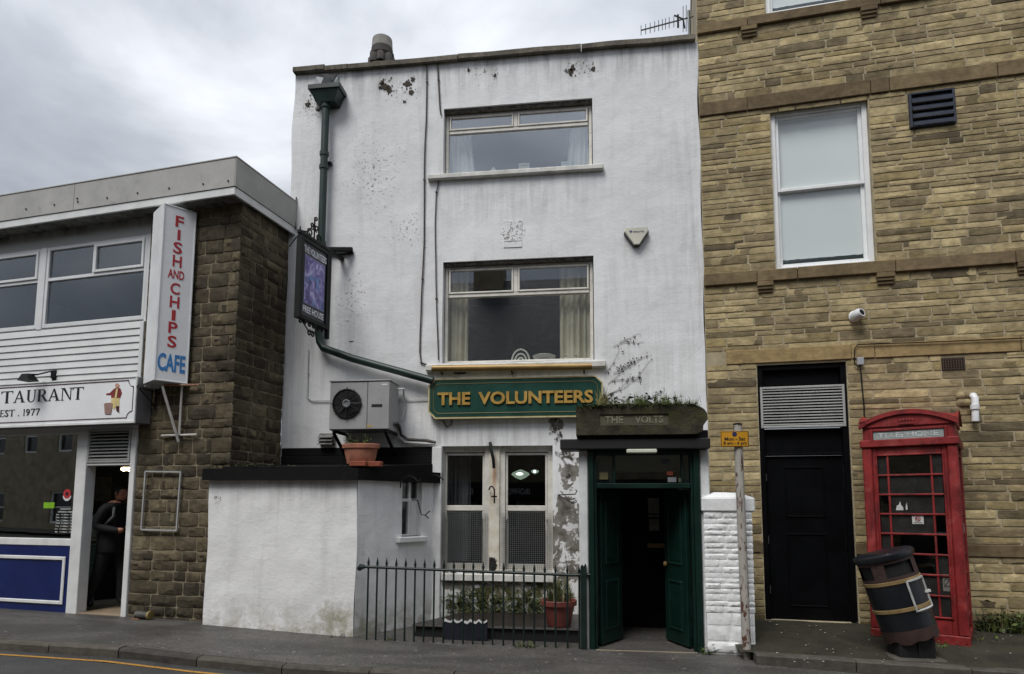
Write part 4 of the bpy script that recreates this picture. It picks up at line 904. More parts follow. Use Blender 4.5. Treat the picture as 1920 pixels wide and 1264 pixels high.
mb.add([(lx1-.13, ly, lz0_), (lx1-.05, ly+.024, lz0_+.04), (lx1-.045, ly+.024, lz0_+.1), (lx1+.0, ly+.024, lz0_+.17), (lx1-.01, ly+.024, lz0_+.24), (lx1-.03, ly+.024, lz0_+.285), (lx1-.07, ly+.024, lz1_-.045), (lx1-.13, ly, lz1_-.02)], [tuple(range(8))])
for za in (lz0_+.002, lz1_-.02): mb.add([(lx0, ly, za), (lx1-.13, ly, za), (lx1-.13, ly+.03, za), (lx0, ly+.03, za)], [(0, 1, 2, 3)])
ls = part(mb, 'lintel_stone', lst, po)
mb = MB(); mb.box(rx0, rx1, ly+.02, ly+.024, rz0, rz1, 0); part(mb, 'name_panel', M('panel_stone', '#5a5546', .9, .3, 9, .4), ls)
lettering(ls, WORLD, M('worn_letter', '#928c79', .9, .5, 25, .3, dirt='#4f4a3b', dirtamt=.42), [('THE', rx0+.06, rx0+.27, rz0+.025, rz1-.02, ly+.02, .006, .02), ('VOLTS', rx0+.4, rx1-.06, rz0+.025, rz1-.02, ly+.02, .006, .02)])
mb = MB(); mb.box(lx0+.05, lx1-.25, ly+.1, -.5, lz0_-.05, lz0_-.002); part(mb, 'packing_course', M('dark_mortar', '#28251c', .95, .4, 20, .6), po)
# strip light over the door
q = PUB.rect(PY-.06, (1174, 842), (1232, 842), (1231, 850), (1175, 850)); part(MB().box(q[0], q[1], PY-.1, PY-.006, q[2], q[3], .01), 'strip_light', M('diffuser', '#d5d8c8', .4, .1), po)
# door leaves folded inwards, vestibule, inner door
def leaf(hx, sgn, label):
    L = .5; a = radians(60 if sgn > 0 else 66); D = Wall((hx, PY+.15, 0), math.degrees(a) if sgn > 0 else 180-math.degrees(a))
    d = thing_part('door_leaf', po); props(d, label)
    s = -1 if sgn > 0 else 1                         # visible face looks to the passage
    z0_, z1_ = .1, zt0-.012; T = .05
    part(MB().box(.0, L, -T/2, T/2, z0_, z1_, .006), 'slab', dg, d, D)
    for za, zb2 in ((z0_+.15, z0_+.72), (z0_+.9, z1_-.12)):
        m_ = MB().frame(.09, L-.09, za, zb2, .03, s*T/2-.012, s*T/2+.012, .006); part(m_, 'panel_moulding', dg, d, D)
        part(MB().box(.13, L-.13, s*(T/2+.001)-.004, s*(T/2+.001)+.004, za+.05, zb2-.05, .003), 'panel', dg, d, D)
    if sgn < 0: part(MB().lathe([(0, -.03), (.022, -.02), (.025, 0), (.02, .02), (0, .03)], (L-.07, s*(T/2+.03), 1.0), 10), 'knob', brass, d, D)
leaf(xd0+.03, 1, 'left door leaf folded inwards'); leaf(xd1-.03, -1, 'right door leaf folded inwards')
part(MB().box(xf0-.02, xf1+.02, PY-.02, .3, .02, .075, .006), 'threshold', M('stone_floor', '#2c2b29', .7, .3, 5, .3), po)
part(MB().box(xd0-.02, xd1+.02, PY-.035, PY-.02, .06, .082, .003), 'step_nosing', M('nosing', '#8b8068', .5, .3), po)
inner = M('inner_door_paint', '#08080d', .6, .3, 3, .1, spec=.2)
part(MB().box(-.05, 1.1, .21, .26, .05, 2.2), 'inner_wall', inner, po)
idr = thing_part('inner_door', po); part(MB().box(.3, 1.0, .16, .205, .08, 2.0, .006), 'slab', inner, idr)
pap = M('notice_paper', '#9a9a94', .8, .2, 12)
q = PUB.rect(.15, (1215, 934), (1236, 934), (1236, 963), (1215, 963)); part(MB().box(q[0], q[1], .152, .157, q[2], q[3]).box(q[0], q[1], .152, .157, q[2]-.05, q[2]-.015), 'notice', pap, idr)
q = PUB.rect(.15, (1217, 973), (1236, 973), (1236, 995), (1217, 995)); part(MB().box(q[0], q[1], .152, .157, q[2], q[3]), 'notice', pap, idr)
q = PUB.rect(.15, (1214, 1019), (1246, 1019), (1246, 1027), (1214, 1027)); part(MB().box(q[0], q[1], .148, .158, q[2], q[3], .003), 'letter_plate', brass, idr)
# stickers in the fanlight
for i, (a, b, c, d, col) in enumerate(((1124, 1140, 886, 899, '#6e6647'), (1250, 1262, 884, 891, '#8c3f22'), (1252, 1268, 895, 904, '#8d9194'), (1272, 1281, 896, 904, '#5f6d5a'), (1240, 1256, 861, 870, '#3d424a'))):
    q = PUB.rect(PY+.098, (a, c), (b, c), (b, d), (a, d)); part(MB().box(q[0], q[1], PY+.094, PY+.098, q[2], q[3]), 'sticker', M('sticker_%d' % i, col, .6), po)
# grass and ferns on the porch stone
rnd = random.Random(4); mb = MB(); zg = lz1_-.01
for i in range(60):
    x = rnd.uniform(lx0+.25, lx1-.1); blades(mb, (x, ly+.12, zg), 7, .04, .06+.08*max(0, noise.noise((x*2.3, 0, 3))+.3), rnd, .0024, 0, .2)
for i in range(24):
    x = lx1-.55+rnd.uniform(-.32, .3); blades(mb, (x, ly+.1, zg), 9, .05, .15, rnd, .0024, 0, .2)
for i in range(10): blades(mb, (lx0+.27+rnd.uniform(-.06, .08), ly+.06, zg), 8, .03, .2, rnd, .003, 2, .1)
for i in range(16): leaves(mb, (lx0+.3+rnd.uniform(0, .9), ly+.12, zg+.02), 16, .08, .1, rnd, .03, 1)
for i in range(90): leaves(mb, (rnd.uniform(lx0+.05, lx1-.1), ly+.02, lz1_-.03), 14, .07, .035, rnd, .013, rnd.choice((0, 1, 1)))
single(mb, 'porch_grass', [leafg, leafd, straw], 'grass and ferns growing along the top of the porch stone', 'grass', WORLD, kind='stuff')

# ---- railings
rgreen = M('railing_green', '#0b1f1a', .45, .35, 6, .2, 40, dirt='#0a1411', dirtamt=.3)
rl = thing('railing', 'dark green spiked iron railing in front of the ground floor windows', 'railing', WORLD, (-1.5, PY, .1))
bars = [670+v/4.174 for v in (87, 157, 229, 305, 379, 453, 527, 603, 679, 755, 833, 908, 985, 1062, 1145, 1225, 1303, 1385, 1467, 1550, 1643, 1735)]
def rail_z(px): return PUB.z(px, 1063+(px-690)*.0405, PY)
a = PUB.x(677, 1065, PY); b = px_(1106)
n = 14; part(MB().tube([(a+(b-a)*i/n, PY, rail_z(680+(1106-680)*i/n)+(.012 if i == n else 0)) for i in range(n+1)], .017, 8), 'rail', rgreen, rl, smooth=60)
part(MB().tube([(a-.03, PY, rail_z(680)-.03), (a, PY-.01, rail_z(680)), (a+.05, PY, rail_z(684))], [.03, .038, .02], 8), 'wall_fixing', rgreen, rl)
for p in bars:
    x = px_(p, 1065); zt_ = rail_z(p); zb2 = G(x)+.0; xb = px_(p-6*(1-(p-690)/420)+1, 1200)
    part(MB().tube([(x+(xb-x)*.0, PY, zb2), (x, PY, zt_-.01), (x, PY, zt_+.04)], .0115, 7).lathe([(.0115, .03), (.017, .045), (.012, .07), (.0, .125)], (x, PY, zt_), 7), 'bar', rgreen, rl, smooth=60)
x0, x1 = px_(1088), px_(1104)
mb = MB(); mb.prism([(x0, G(0)), (x1-.03, G(0)), (x1-.03, pz(1062)), (x1-.045, pz(1058)), (x1-.06, pz(1064)), (x1-.08, pz(1060)), (x0, pz(1064))], PY-.03, PY+.018); part(mb, 'end_post', rgreen, rl)
# step / bench in the recess, boarding, flower pot
blackb = M('black_bitumen', '#131314', .6, .4, 4, .4, 30)
x0, x1, z1 = PUB.x(776, 1190, -1.0), px_(1088, 1190, -1.0), PUB.z(900, 1178, -1.05)
bs = thing('raised_step', 'low black painted step behind the railing under the windows', 'step', WORLD, ((x0+x1)/2, -.6, .05))
part(MB().hull([(x0, -1.0, .0), (x1, -1.0, .0), (x1, -.02, .0), (x0+.45, -.02, .0)], [(x0+.02, -.99, z1), (x1, -.99, z1), (x1, -.02, z1), (x0+.47, -.02, z1)]), 'body', blackb, bs); part(MB().hull([(x0-.02, -1.03, z1), (x1, -1.03, z1), (x1, -.02, z1+.001), (x0+.43, -.02, z1+.001)], [(x0-.01, -1.02, z1+.025), (x1, -1.02, z1+.025), (x1, -.02, z1+.026), (x0+.44, -.02, z1+.026)]), 'top', M('wet_board', '#2a2320', .4, .4, 4, .3, 30), bs)
x0, x1, za, zb2 = PUB.rect(-1.1, (831, 1160), (915, 1165), (913, 1212), (829, 1208))
mb = MB(); nn = 16; tp = [(x0+(x1-x0)*i/nn, zb2-.02+.02*sin(i*2.1)+.012*(i % 3)) for i in range(nn+1)]
bd = thing('torn_board', 'dark navy board with torn white top edge behind the railing', 'board', WORLD, (x0, -1.1, za))
part(MB().prism([(x0, G(x0)), (x1, G(x0))]+tp[::-1], -1.12, -1.1), 'board', M('navy_board', '#161a26', .55, .3, 5, .2), bd)
tp2 = [(x, z-.012-.035*abs(noise.noise((x*14, 0, 2)))) for x, z in tp]; part(MB().prism(tp2+[(x, z+.008) for x, z in tp[::-1]], -1.128, -1.121), 'torn_edge', cream2, bd)
fpx, fpy = PUB.at(1048, 1187, -.9).x, -.9; fz0 = z1+.026; r_ = (PUB.x(1081, 1130, fpy)-PUB.x(1013, 1130, fpy))/2; h = PUB.z(1048, 1124, fpy)-fz0
fp = thing('flower_pot', 'large red plastic flower pot with dry grass behind railing', 'pot', WORLD, (fpx, fpy, fz0))
part(MB().lathe([(r_*.6, 0), (r_*.66, h*.1), (r_*.8, h*.6), (r_*.87, h*.78), (r_*.99, h*.8), (r_*1.0, h*.97), (r_*.97, h), (r_*.9, h*.98), (r_*.85, h*.8)], (fpx, fpy, fz0), 28), 'pot', M('plastic_terracotta', '#7b4038', .55, .25, 5, .05), fp, smooth=35)
part(MB().lathe([(r_*.88, h*.87), (0, h*.9)], (fpx, fpy, fz0), 16), 'soil', MATS['soil'], fp)
mb = MB(); 
for i in range(26): blades(mb, (fpx+rnd.uniform(-.6, .6)*r_, fpy, fz0+h*.88), 4, .02, .3, rnd, .005, rnd.choice((0, 1)), .12)
part(mb, 'grass', [straw, leafd], fp)
# hooks and hanging basket brackets
def iron_thing(name, pts_list, label, cat, r=.009, y=None, wall=PUB):
    mb = MB()
    for pts in pts_list: mb.tube([wall.at(*p) if len(p) == 3 else wall.at(*p, y) for p in pts], r, 6)
    single(mb, name, iron, label, cat, wall, smooth=60)
wf = .04
iron_thing('iron_hook', [[(919, 830, 0.0), (921, 845, -.06), (925, 862, -.05), (926, 878, -.03)]], 'black iron strap on the centre mullion under the sign', 'hook', .022)
iron_thing('lantern_hook', [[(917, 918, 0.03), (919, 913, -.06), (923, 912, -.08), (927, 918, -.07), (927, 944, -.07)], [(921, 931, -.07), (932, 931, -.07)]], 'cross shaped iron hook hanging on the centre window mullion', 'hook', .011)
iron_thing('basket_bracket', [[(751, 905, -.68), (756, 896, -.75), (766, 892, -.85), (776, 895, -.95), (783, 903, -1.0), (788, 901, -1.0), (786, 897, -1.0)], [(751, 895, -.68), (751, 915, -.68)]], 'curved iron basket bracket on the lean-to end wall', 'bracket', .009)
iron_thing('basket_bracket', [[(797, 915, -.06), (799, 900, -.15), (808, 892, -.22), (818, 891, -.3), (826, 895, -.36), (832, 900, -.4)]], 'curved iron basket bracket beside the left sash window', 'bracket', .009)
iron_thing('basket_bracket', [[(772, 937, -.45), (783, 938, -.42), (790, 965, -.4), (797, 966, -.4), (806, 958, -.4)], [(797, 966, -.4), (804, 972, -.4)]], 'forked iron bracket by the lean-to window', 'bracket', .008)
iron_thing('basket_bracket', [[(1046, 928, -.01), (1078, 927, -.3), (1082, 921, -.33), (1079, 918, -.33)], [(1047, 928, -.01), (1074, 944, -.28), (1081, 941, -.33), (1079, 937, -.33)]], 'scrolled iron bracket on the peeling wall left of porch', 'bracket', .007)
# ---- white painted pier
prx0, prx1 = px_(1321, 1050, PY-.05), px_(1414, 1050, PY-.05); pzt = pz(931, 1367, PY-.05)
pr = thing('pier', 'white painted rough stone pier between porch and parking sign', 'pier', WORLD, (prx0, PY, .05))
wst = M('white_painted_stone', '#eceeee', .8, .18, 6, .9, 22, dirt='#a09a88', dirtamt=.22)
part(MB().box(prx0+.012, prx1-.012, PY-.035, PY+.42, .03, pzt-.02), 'core', wst, pr)
rnd = random.Random(8); vw = stone_variants(7, 5, .4, 6, 3)
brks = [.08, .2, .36, .5, .62, pzt-.2]
st = courses(prx0, prx1, [.08, .21, .38, .52], (.12, .17), (.22, .36), rnd, [], .02) + courses(prx0, prx1, [.52, pzt-.17], (.055, .085), (.14, .3), rnd, [], .006)
lay(st, 'stone', wst, pr, WORLD, PY-.033, .013, vw, 300, rnd, .008)
mb = MB(); mb.box(prx0-.015, prx1+.03, PY-.06, PY+.44, pzt-.17, pzt-.01, .015); mb.hull([(prx0, PY-.05, pzt-.012), (prx1+.02, PY-.05, pzt-.012), (prx1+.02, PY+.43, pzt-.012), (prx0, PY+.43, pzt-.012)], [(prx0+.15, PY+.08, pzt+.05), (prx1-.13, PY+.08, pzt+.045), (prx1-.13, PY+.3, pzt+.045), (prx0+.15, PY+.3, pzt+.05)]); part(mb, 'cap_stone', wst, pr)
# ---- parking sign on its post
sy_ = -1.5; a = WORLD.at(1383, 797, sy_); b = WORLD.at(1400, 1226, sy_)
sp_ = thing('parking_sign', 'rusty white post with yellow Mon - Sat parking plate', 'sign', WORLD, (b.x, sy_, G(b.x, sy_)))
k = NT('rusty_post'); f = k.ramp(k.noise(1, 6, .7, .5, k.vscale(16, 16, 4.5)), [(.54, 0.), (.58, 1.)])
post_m = k.bsdf(k.mix(f, k.mix(k.noise(7, 4), lin('#8f8b84'), lin('#b7b2aa')), k.mix(k.noise(24, 3), lin('#3a2320'), lin('#6b4534'))), .75, 0, [(f, .5, .006), (k.noise(50, 4), .3, .005)])
part(MB().tube([(b.x, sy_, G(b.x, sy_)-.02), (b.x, sy_, b.z+.15), (a.x, sy_, a.z)], .047, 14), 'post', post_m, sp_, smooth=60)
part(MB().lathe([(.047, 0), (.05, .02), (.03, .025), (.0, .03)], (a.x, sy_, a.z-.005), 12), 'post_cap', iron, sp_)
x0, x1, z0, z1 = WORLD.rect(sy_-.06, (1351, 810), (1404, 807), (1404, 837), (1351, 839)); ty = sy_-.062
pm = M('plate_yellow', '#c8901f', .45, .15, 4, .05, dirt='#8f6a26', dirtamt=.2); ink = M('plate_ink', '#1b1a18', .5)
pl2 = part(MB().box(x0, x1, ty, ty+.006, z0, z1, .002), 'plate', pm, sp_)
mb = MB().frame(x0+.004, x1-.004, z0+.004, z1-.004, .006, ty-.0015, ty-.0005, 0); w_, h_ = x1-x0, z1-z0; xc = (x0+x1)/2
part(mb, 'border', ink, pl2); lettering(pl2, WORLD, ink, [('Mon - Sat', x0+.14*w_, x1-.13*w_, z0+.4*h_, z0+.62*h_, ty, .002, .02), ('8 am - 6 pm', x0+.1*w_, x1-.08*w_, z0+.1*h_, z0+.34*h_, ty, .002, .02)]); part(MB().lathe([(.0, .002), (.026, .002), (.026, 0)], (xc, ty, z1-.2*h_), 14, 'y'), 'roundel', M('roundel_blue', '#2b2a52', .5), pl2)
# ================================================================ FISH AND CHIP SHOP
S = SHOP; FY = -.25
us = S.x(258, 850); ud1 = (S.x(245, 875)+S.x(231, 1150))/2; ud0 = (S.x(166, 875)+S.x(148, 1140))/2; uw = (S.x(153, 812)+S.x(135, 1005))/2; UL = -6.6
fz0, fz1, fzw = S.z(442, 349, FY), S.z(442, 296, FY), S.z(440, 364, FY); FX = S.x(442, 320, FY)
floor_z = .235
shop = thing('cafe_building', 'two-storey stone and white clad fish and chip cafe with flat roof', 'building', SHOP, (-2, 0, .2))
upvc = M('upvc_white', '#d8dadb', .4, .1, 3, .05, 30, dirt='#9a988f', dirtamt=.14)
wpaint = M('white_shopfront_paint', '#dcdddc', .5, .15, 4, .15, 30, dirt='#8d8a82', dirtamt=.18)
dstone = stone_mat('dark_sandstone', ['#5a5347', '#787060', '#66604f', '#8a8068', '#4e483e', '#716958', '#938970', '#605849'], .54, .75, .6, low=(.2, .8, '#2c2a22'))
mort = M('shop_mortar', '#857b66', .95, .35, 8, .5, 60)
front_h = [(UL-1, us, -1, 9)]
part(MB().box(us+.002, -.02, .0, .3, .0, fzw+.1), 'front_backing', mort, shop, S); part(MB().box(.0, 1.06, .0, .3, .0, fzw+.1), 'side_backing', mort, shop, SIDE)
rnd = random.Random(31); vs_ = stone_variants(10, 9, .45)
st = courses(us, .03, [.13, fzw+.03], (.115, .2), (.17, .46), rnd, [], .016); lay(st, 'stone', dstone, shop, S, .0, .016, vs_, 200, rnd)
st = courses(.0, 1.07, [1.9, fzw+.03], (.115, .19), (.17, .42), rnd, [], .015); lay(st, 'stone', dstone, shop, SIDE, .0, .016, vs_, 200, rnd)
# roof and fascia
gfas = M('grey_fascia_sheet', '#aaa9a5', .55, .2, 2.5, .1, 30, dirt='#827f78', dirtamt=.3)
SX = FX
part(MB().box(UL, SX-.004, FY+.004, 6, fzw+.15, fz1-.02), 'roof', M('roof_felt', '#2b2b2c', .9), shop, S)
edges = [UL, S.x(-250, 420, FY), S.x(142, 345, FY), SX]
for a, b in zip(edges, edges[1:]): part(MB().box(a+.003, b-.003, FY-.012, FY+.002, fz0, fz1, .002), 'fascia_panel', gfas, shop, S)
part(MB().box(SX, SX+.014, FY-.012, 1.9, fz0, fz1, .002), 'fascia_panel', gfas, shop, S)
part(MB().box(UL, SX+.02, FY-.02, FY+.02, fz1, fz1+.018, .003).box(SX-.01, SX+.022, FY+.02, 1.9, fz1, fz1+.018, .003), 'edge_trim', gfas, shop, S)
part(MB().box(UL, SX-.003, FY, FY+.03, fzw, fz0-.002, .004), 'white_fascia', wpaint, shop, S); part(MB().box(SX-.03, SX, FY+.031, 1.9, fzw, fz0-.002, .004), 'white_fascia', wpaint, shop, S)
bolt = M('bolt_dark', '#3c3a36', .6)
T_ = FR[shop.name].inverted() @ S.M
bm_ = meshdata('bolt', *(lambda m: (m.v, m.f))(MB().lathe([(.013, 0), (.013, .008), (0, .012)], (0, 0, 0), 8, 'y')), bolt)
for px, py in ((49, 392), (102, 384), (145, 372), (146, 378), (201, 371), (258, 362), (317, 353), (381, 345), (428, 339)): q = S.at(px, py, FY-.014); o = bpy.data.objects.new('bolt', bm_); COL.objects.link(o); o.parent = shop; o.location = q-Vector((-2, 0, .2))
soff = M('dirty_soffit', '#7b7a74', .8, .35, 3, .3, 20, dirt='#2d2a25', dirtamt=.45)
part(MB().box(UL, SX-.03, FY+.03, .12, fzw+.005, fzw+.03), 'soffit', soff, shop, S)
# upper storey: rendered head, windows, cladding
wtl, wbl = S.at(95, 466, .03), S.at(80, 614, .03); wx0 = (wtl.x+wbl.x)/2; wx1 = (S.x(281, 441, .03)+S.x(273, 603, .03))/2; wz0 = (wbl.z+S.z(273, 603, .03))/2; wz1 = (wtl.z+S.z(281, 441, .03))/2
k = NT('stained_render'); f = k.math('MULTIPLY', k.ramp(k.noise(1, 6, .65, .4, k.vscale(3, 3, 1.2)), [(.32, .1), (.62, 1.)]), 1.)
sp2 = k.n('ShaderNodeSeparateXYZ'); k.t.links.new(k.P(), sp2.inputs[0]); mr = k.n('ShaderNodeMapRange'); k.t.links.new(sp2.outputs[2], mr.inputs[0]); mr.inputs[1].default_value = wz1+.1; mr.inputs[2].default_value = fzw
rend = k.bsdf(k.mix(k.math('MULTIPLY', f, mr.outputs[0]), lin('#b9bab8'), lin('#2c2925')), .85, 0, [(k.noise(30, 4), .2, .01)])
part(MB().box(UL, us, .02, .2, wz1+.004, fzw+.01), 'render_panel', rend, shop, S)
sg_ = glass('shop_upper_pane', .07, (.8, .85, .87))
pw = wx1-wx0; gap = .1
for i in range(2):
    x1_ = wx1-i*(pw+gap); x0_ = x1_-pw; w = thing_part('window', shop); tz = wz0+(wz1-wz0)*(.595)
    part(MB().frame(x0_, x1_, wz0, wz1, .05, .0, .07, .005, wb=.06).box(x0_+.05, x1_-.05, .002, .07, tz-.025, tz+.025, .005).box(x0_+pw*.48-.02, x0_+pw*.48+.02, .002, .07, tz+.025, wz1-.05, .005), 'frame', upvc, w, S)
    part(MB().frame(x0_+pw*.48+.02, x1_-.05, tz+.025, wz1-.05, .04, -.018, .04, .005), 'sash', upvc, w, S)
    part(MB().box(x0_+.05, x1_-.05, .03, .036, wz0+.06, tz-.025), 'pane', sg_, w, S); part(MB().box(x0_+.05, x0_+pw*.48-.02, .03, .036, tz+.025, wz1-.05), 'pane', sg_, w, S); part(MB().box(x0_+pw*.48+.06, x1_-.09, .01, .016, tz+.065, wz1-.09), 'pane', sg_, w, S)
    part(MB().box(x0_-gap, x0_-.002, -.01, .08, wz0-.02, wz1+.003, .005), 'post', upvc, shop, S)
part(room(MB(), UL, us, .2, 3, wz0-.6, fzw), 'room', M('shop_room_dark', '#33353a', .9), shop, S)
part(MB().box(wx1+.002, us, .0, .12, wz0-.02, wz1+.003), 'post', upvc, shop, S)
sz1 = S.z(258, 706, -.28); n = 9; bh = (wz0-.02-sz1+.05)/n
clad = M('white_cladding', '#d3d4d4', .45, .12, 2.5, .05, 30, dirt='#9b9a94', dirtamt=.16)
for i in range(n):
    za = wz0-.022-bh*(i+1); part(MB().add([(UL, -.004, za+.004), (us, -.004, za+.004), (us, -.016, za+.006), (UL, -.016, za+.006), (UL, .0, za+bh), (us, .0, za+bh), (UL, .05, za+bh), (us, .05, za+bh), (UL, .05, za+.004), (us, .05, za+.004)], [(0, 3, 2, 1), (3, 4, 5, 2), (4, 6, 7, 5), (0, 1, 9, 8)]), 'cladding_board', clad, shop, S)
part(MB().box(wx1-.02, us-.0, -.03, .0, sz1-.3, wz0-.03, .004), 'corner_trim', upvc, shop, S)
# shopfront
hz = S.z(100, 797, 0); wtop = S.z(120, 810, 0); dtop = S.z(205, 873, 0); wsill = S.z(60, 1009, 0); wsill0 = S.z(60, 1022, 0); ltop, lbot = S.z(205, 805, 0), S.z(205, 868, 0)
sz0 = S.z(252, 787, -.28)
part(MB().box(UL, us, -.02, .1, wtop, sz1+.02), 'shopfront_head', wpaint, shop, S)
part(MB().box(ud1, us-.003, -.035, .1, floor_z-.06, wtop-.002, .006), 'door_post', wpaint, shop, S)
part(MB().box(uw, ud0, -.04, .12, floor_z-.06, wtop-.002, .006), 'door_post', wpaint, shop, S)
part(MB().box(ud0+.003, ud1-.003, -.03, .1, dtop, lbot+.004, .005), 'door_head', wpaint, shop, S)
lv = thing_part('louvre_grille', shop); gal2 = M('grille_grey', '#a7a8a6', .5, .15, 4, .05, dirt='#6c6a65', dirtamt=.3)
part(MB().frame(ud0+.005, ud1-.005, lbot, ltop, .03, -.045, .05, .004), 'frame', gal2, lv, S); part(MB().box(ud0+.03, ud1-.03, .05, .055, lbot, ltop), 'backing', dark_in, lv, S)
for i in range(9):
    zz = lbot+.045+(ltop-lbot-.07)*i/8.6; part(MB().add([(ud0+.035, -.035, zz-.008), (ud1-.035, -.035, zz-.008), (ud1-.035, .03, zz+.022), (ud0+.035, .03, zz+.022), (ud0+.035, -.035, zz+.006), (ud1-.035, -.035, zz+.006), (ud1-.035, .03, zz+.03), (ud0+.035, .03, zz+.03)], [(0, 1, 5, 4), (4, 5, 6, 7), (0, 3, 2, 1)]), 'slat', gal2, lv, S)
w = thing_part('shop_window', shop)
part(MB().box(UL, uw-.002, -.03, .08, wsill0, wsill, .006).box(UL, uw-.002, -.02, .08, wtop-.03, wtop-.002, .005), 'frame', wpaint, w, S)
part(MB().box(UL, uw-.001, .03, .036, wsill, wtop-.03), 'pane', glass('shop_pane', .3, (.75, .8, .8)), w, S)
blue = M('gloss_blue', '#0d1f58', .35, .25, 3, .08, 30, dirt='#0a1636', dirtamt=.25)
part(MB().box(UL, uw-.004, -.02, .08, .14, wsill0-.002), 'stall_riser', blue, shop, S)
mx1 = S.x(120, 1090, -.03); mz1, mz0 = S.z(60, 1042, -.03), S.z(60, 1131, -.03)
part(MB().frame(UL+.5, mx1, mz0, mz1, .05, -.04, -.021, .008), 'panel_moulding', wpaint, shop, S)
part(MB().box(ud0-.005, ud1+.005, -.03, 2.2, floor_z-.08, floor_z, .004), 'floor', M('lino', '#8b7a66', .6, .3, 3), shop, S)
ri = M('cafe_wall', '#7b8384', .85, .3, 1.5); part(room(MB(), UL, us-.02, .13, 4.2, floor_z-.02, 2.75), 'room', ri, shop, S)
ct = thing('counter', 'pale counter dimly seen inside the cafe window', 'counter', SHOP, (-3, 2, .23))
part(MB().box(UL+.2, uw-.2, 2.0, 2.5, floor_z, 1.05, .01), 'front', M('counter_panel', '#6b6e6a', .5, .3, 3), ct, S); part(MB().box(UL+.2, uw-.15, 1.95, 2.55, 1.052, 1.09, .006), 'top', M('counter_top', '#a5a6a2', .4, .2), ct, S)
q = S.at(200, 915, 2.6); single(MB().box(q.x-.27, q.x+.1, 2.6, 2.61, q.z-.25, q.z+.2), 'menu_poster', M('poster_grey', '#6d6a67', .7, .4, 9), 'faded menu poster inside the cafe doorway', 'poster', SHOP)
for i, px in enumerate((232, 242)):
    q = S.at(px, 880, 1.6); t = thing('ceiling_lamp', ('left one of two small warm lamps inside cafe doorway', 'right one of two small warm lamps inside cafe doorway')[i], 'lamp', SHOP, q)
    part(MB().lathe([(0, -.03), (.035, -.015), (.04, .01), (.02, .03), (0, .03)], q, 12), 'bulb', emit('warm_bulb', '#ffe2a8', 22.), t, S); part(MB().tube([q+Vector((0, 0, .02)), (q.x, q.y, 2.75)], .006, 5).lathe([(.02, .02), (.05, .05), (0, .07)], q, 12), 'fitting', iron, t, S)
crate = M('crate_green', '#27382f', .6, .3, 4)
for i in range(3):
    q = S.at(166, 1100, 1.1); z = floor_z+.28*i; t = thing('crate', ('bottom', 'middle', 'top')[i]+' green crate of the stack behind the man in cafe doorway', 'crate', SHOP, (q.x+.1, 1.1, z), group='crates in the cafe doorway')
    x0_, x1_ = q.x-.12, q.x+.28
    m_ = MB(); m_.box(x0_, x1_, .95, 1.35, z, z+.02); m_.box(x0_, x0_+.02, .95, 1.35, z+.02, z+.255, .003); m_.box(x1_-.02, x1_, .95, 1.35, z+.02, z+.255, .003); m_.box(x0_+.02, x1_-.02, .95, .97, z+.02, z+.255, .003); m_.box(x0_+.02, x1_-.02, 1.33, 1.35, z+.02, z+.255, .003); part(m_, 'box', crate, t, S)
    part(MB().box(x0_-.01, x1_+.01, .94, 1.36, z+.255, z+.278, .006), 'rim', crate, t, S)
# ---- fascia sign RESTAURANT
sy = -.28; fx1 = (S.x(258, 706, sy)+S.x(252, 787, sy))/2
rs = thing('fascia_sign', 'white fascia sign lettered RESTAURANT with burgundy border above cafe window', 'sign', SHOP, (fx1, 0, sz0))
part(MB().box(UL, fx1, sy+.01, -.0202, sz0-.03, sz1+.0, .006), 'sign_box', M('sign_grey_edge', '#77777a', .5, .2), rs, S)
face = M('sign_face_white', '#eceef0', .35, .08, 2, .03, 30); part(MB().box(UL, fx1-.012, sy, sy+.009, sz0-.01, sz1-.012, .002), 'face', face, rs, S)
part(MB().box(UL, fx1+.01, sy-.012, sy+.012, sz0-.045, sz0-.011, .004).box(UL, fx1+.01, sy-.012, sy+.02, sz1-.012, sz1+.01, .004).box(fx1-.012, fx1+.008, sy-.012, sy+.012, sz0-.011, sz1-.012, .004), 'frame', wpaint, rs, S)
burg = M('burgundy_paint', '#4a1a24', .4); b0, b1, bx = sz0+.03, sz1-.045, fx1-.05; c_ = .085
pts = [(UL, sy-.001, b1), (bx-c_, sy-.001, b1)]+[(bx-c_*sin(pi/2-t*pi/12)+.0, sy-.001, b1-c_+c_*(1-sin(t*pi/12))) for t in range(0, 0)]
pts += [(bx-c_*cos(t*pi/12)*1.0, sy-.001, b1-c_*sin(t*pi/12)) for t in range(0, 7)]+[(bx, sy-.001, b1-c_), (bx, sy-.001, b0+c_)]+[(bx-c_*sin(t*pi/12), sy-.001, b0+c_*cos(t*pi/12)) for t in range(0, 7)]+[(bx-c_, sy-.001, b0), (UL, sy-.001, b0)]
part(MB().tube(pts, .007, 4), 'border', burg, rs, S)
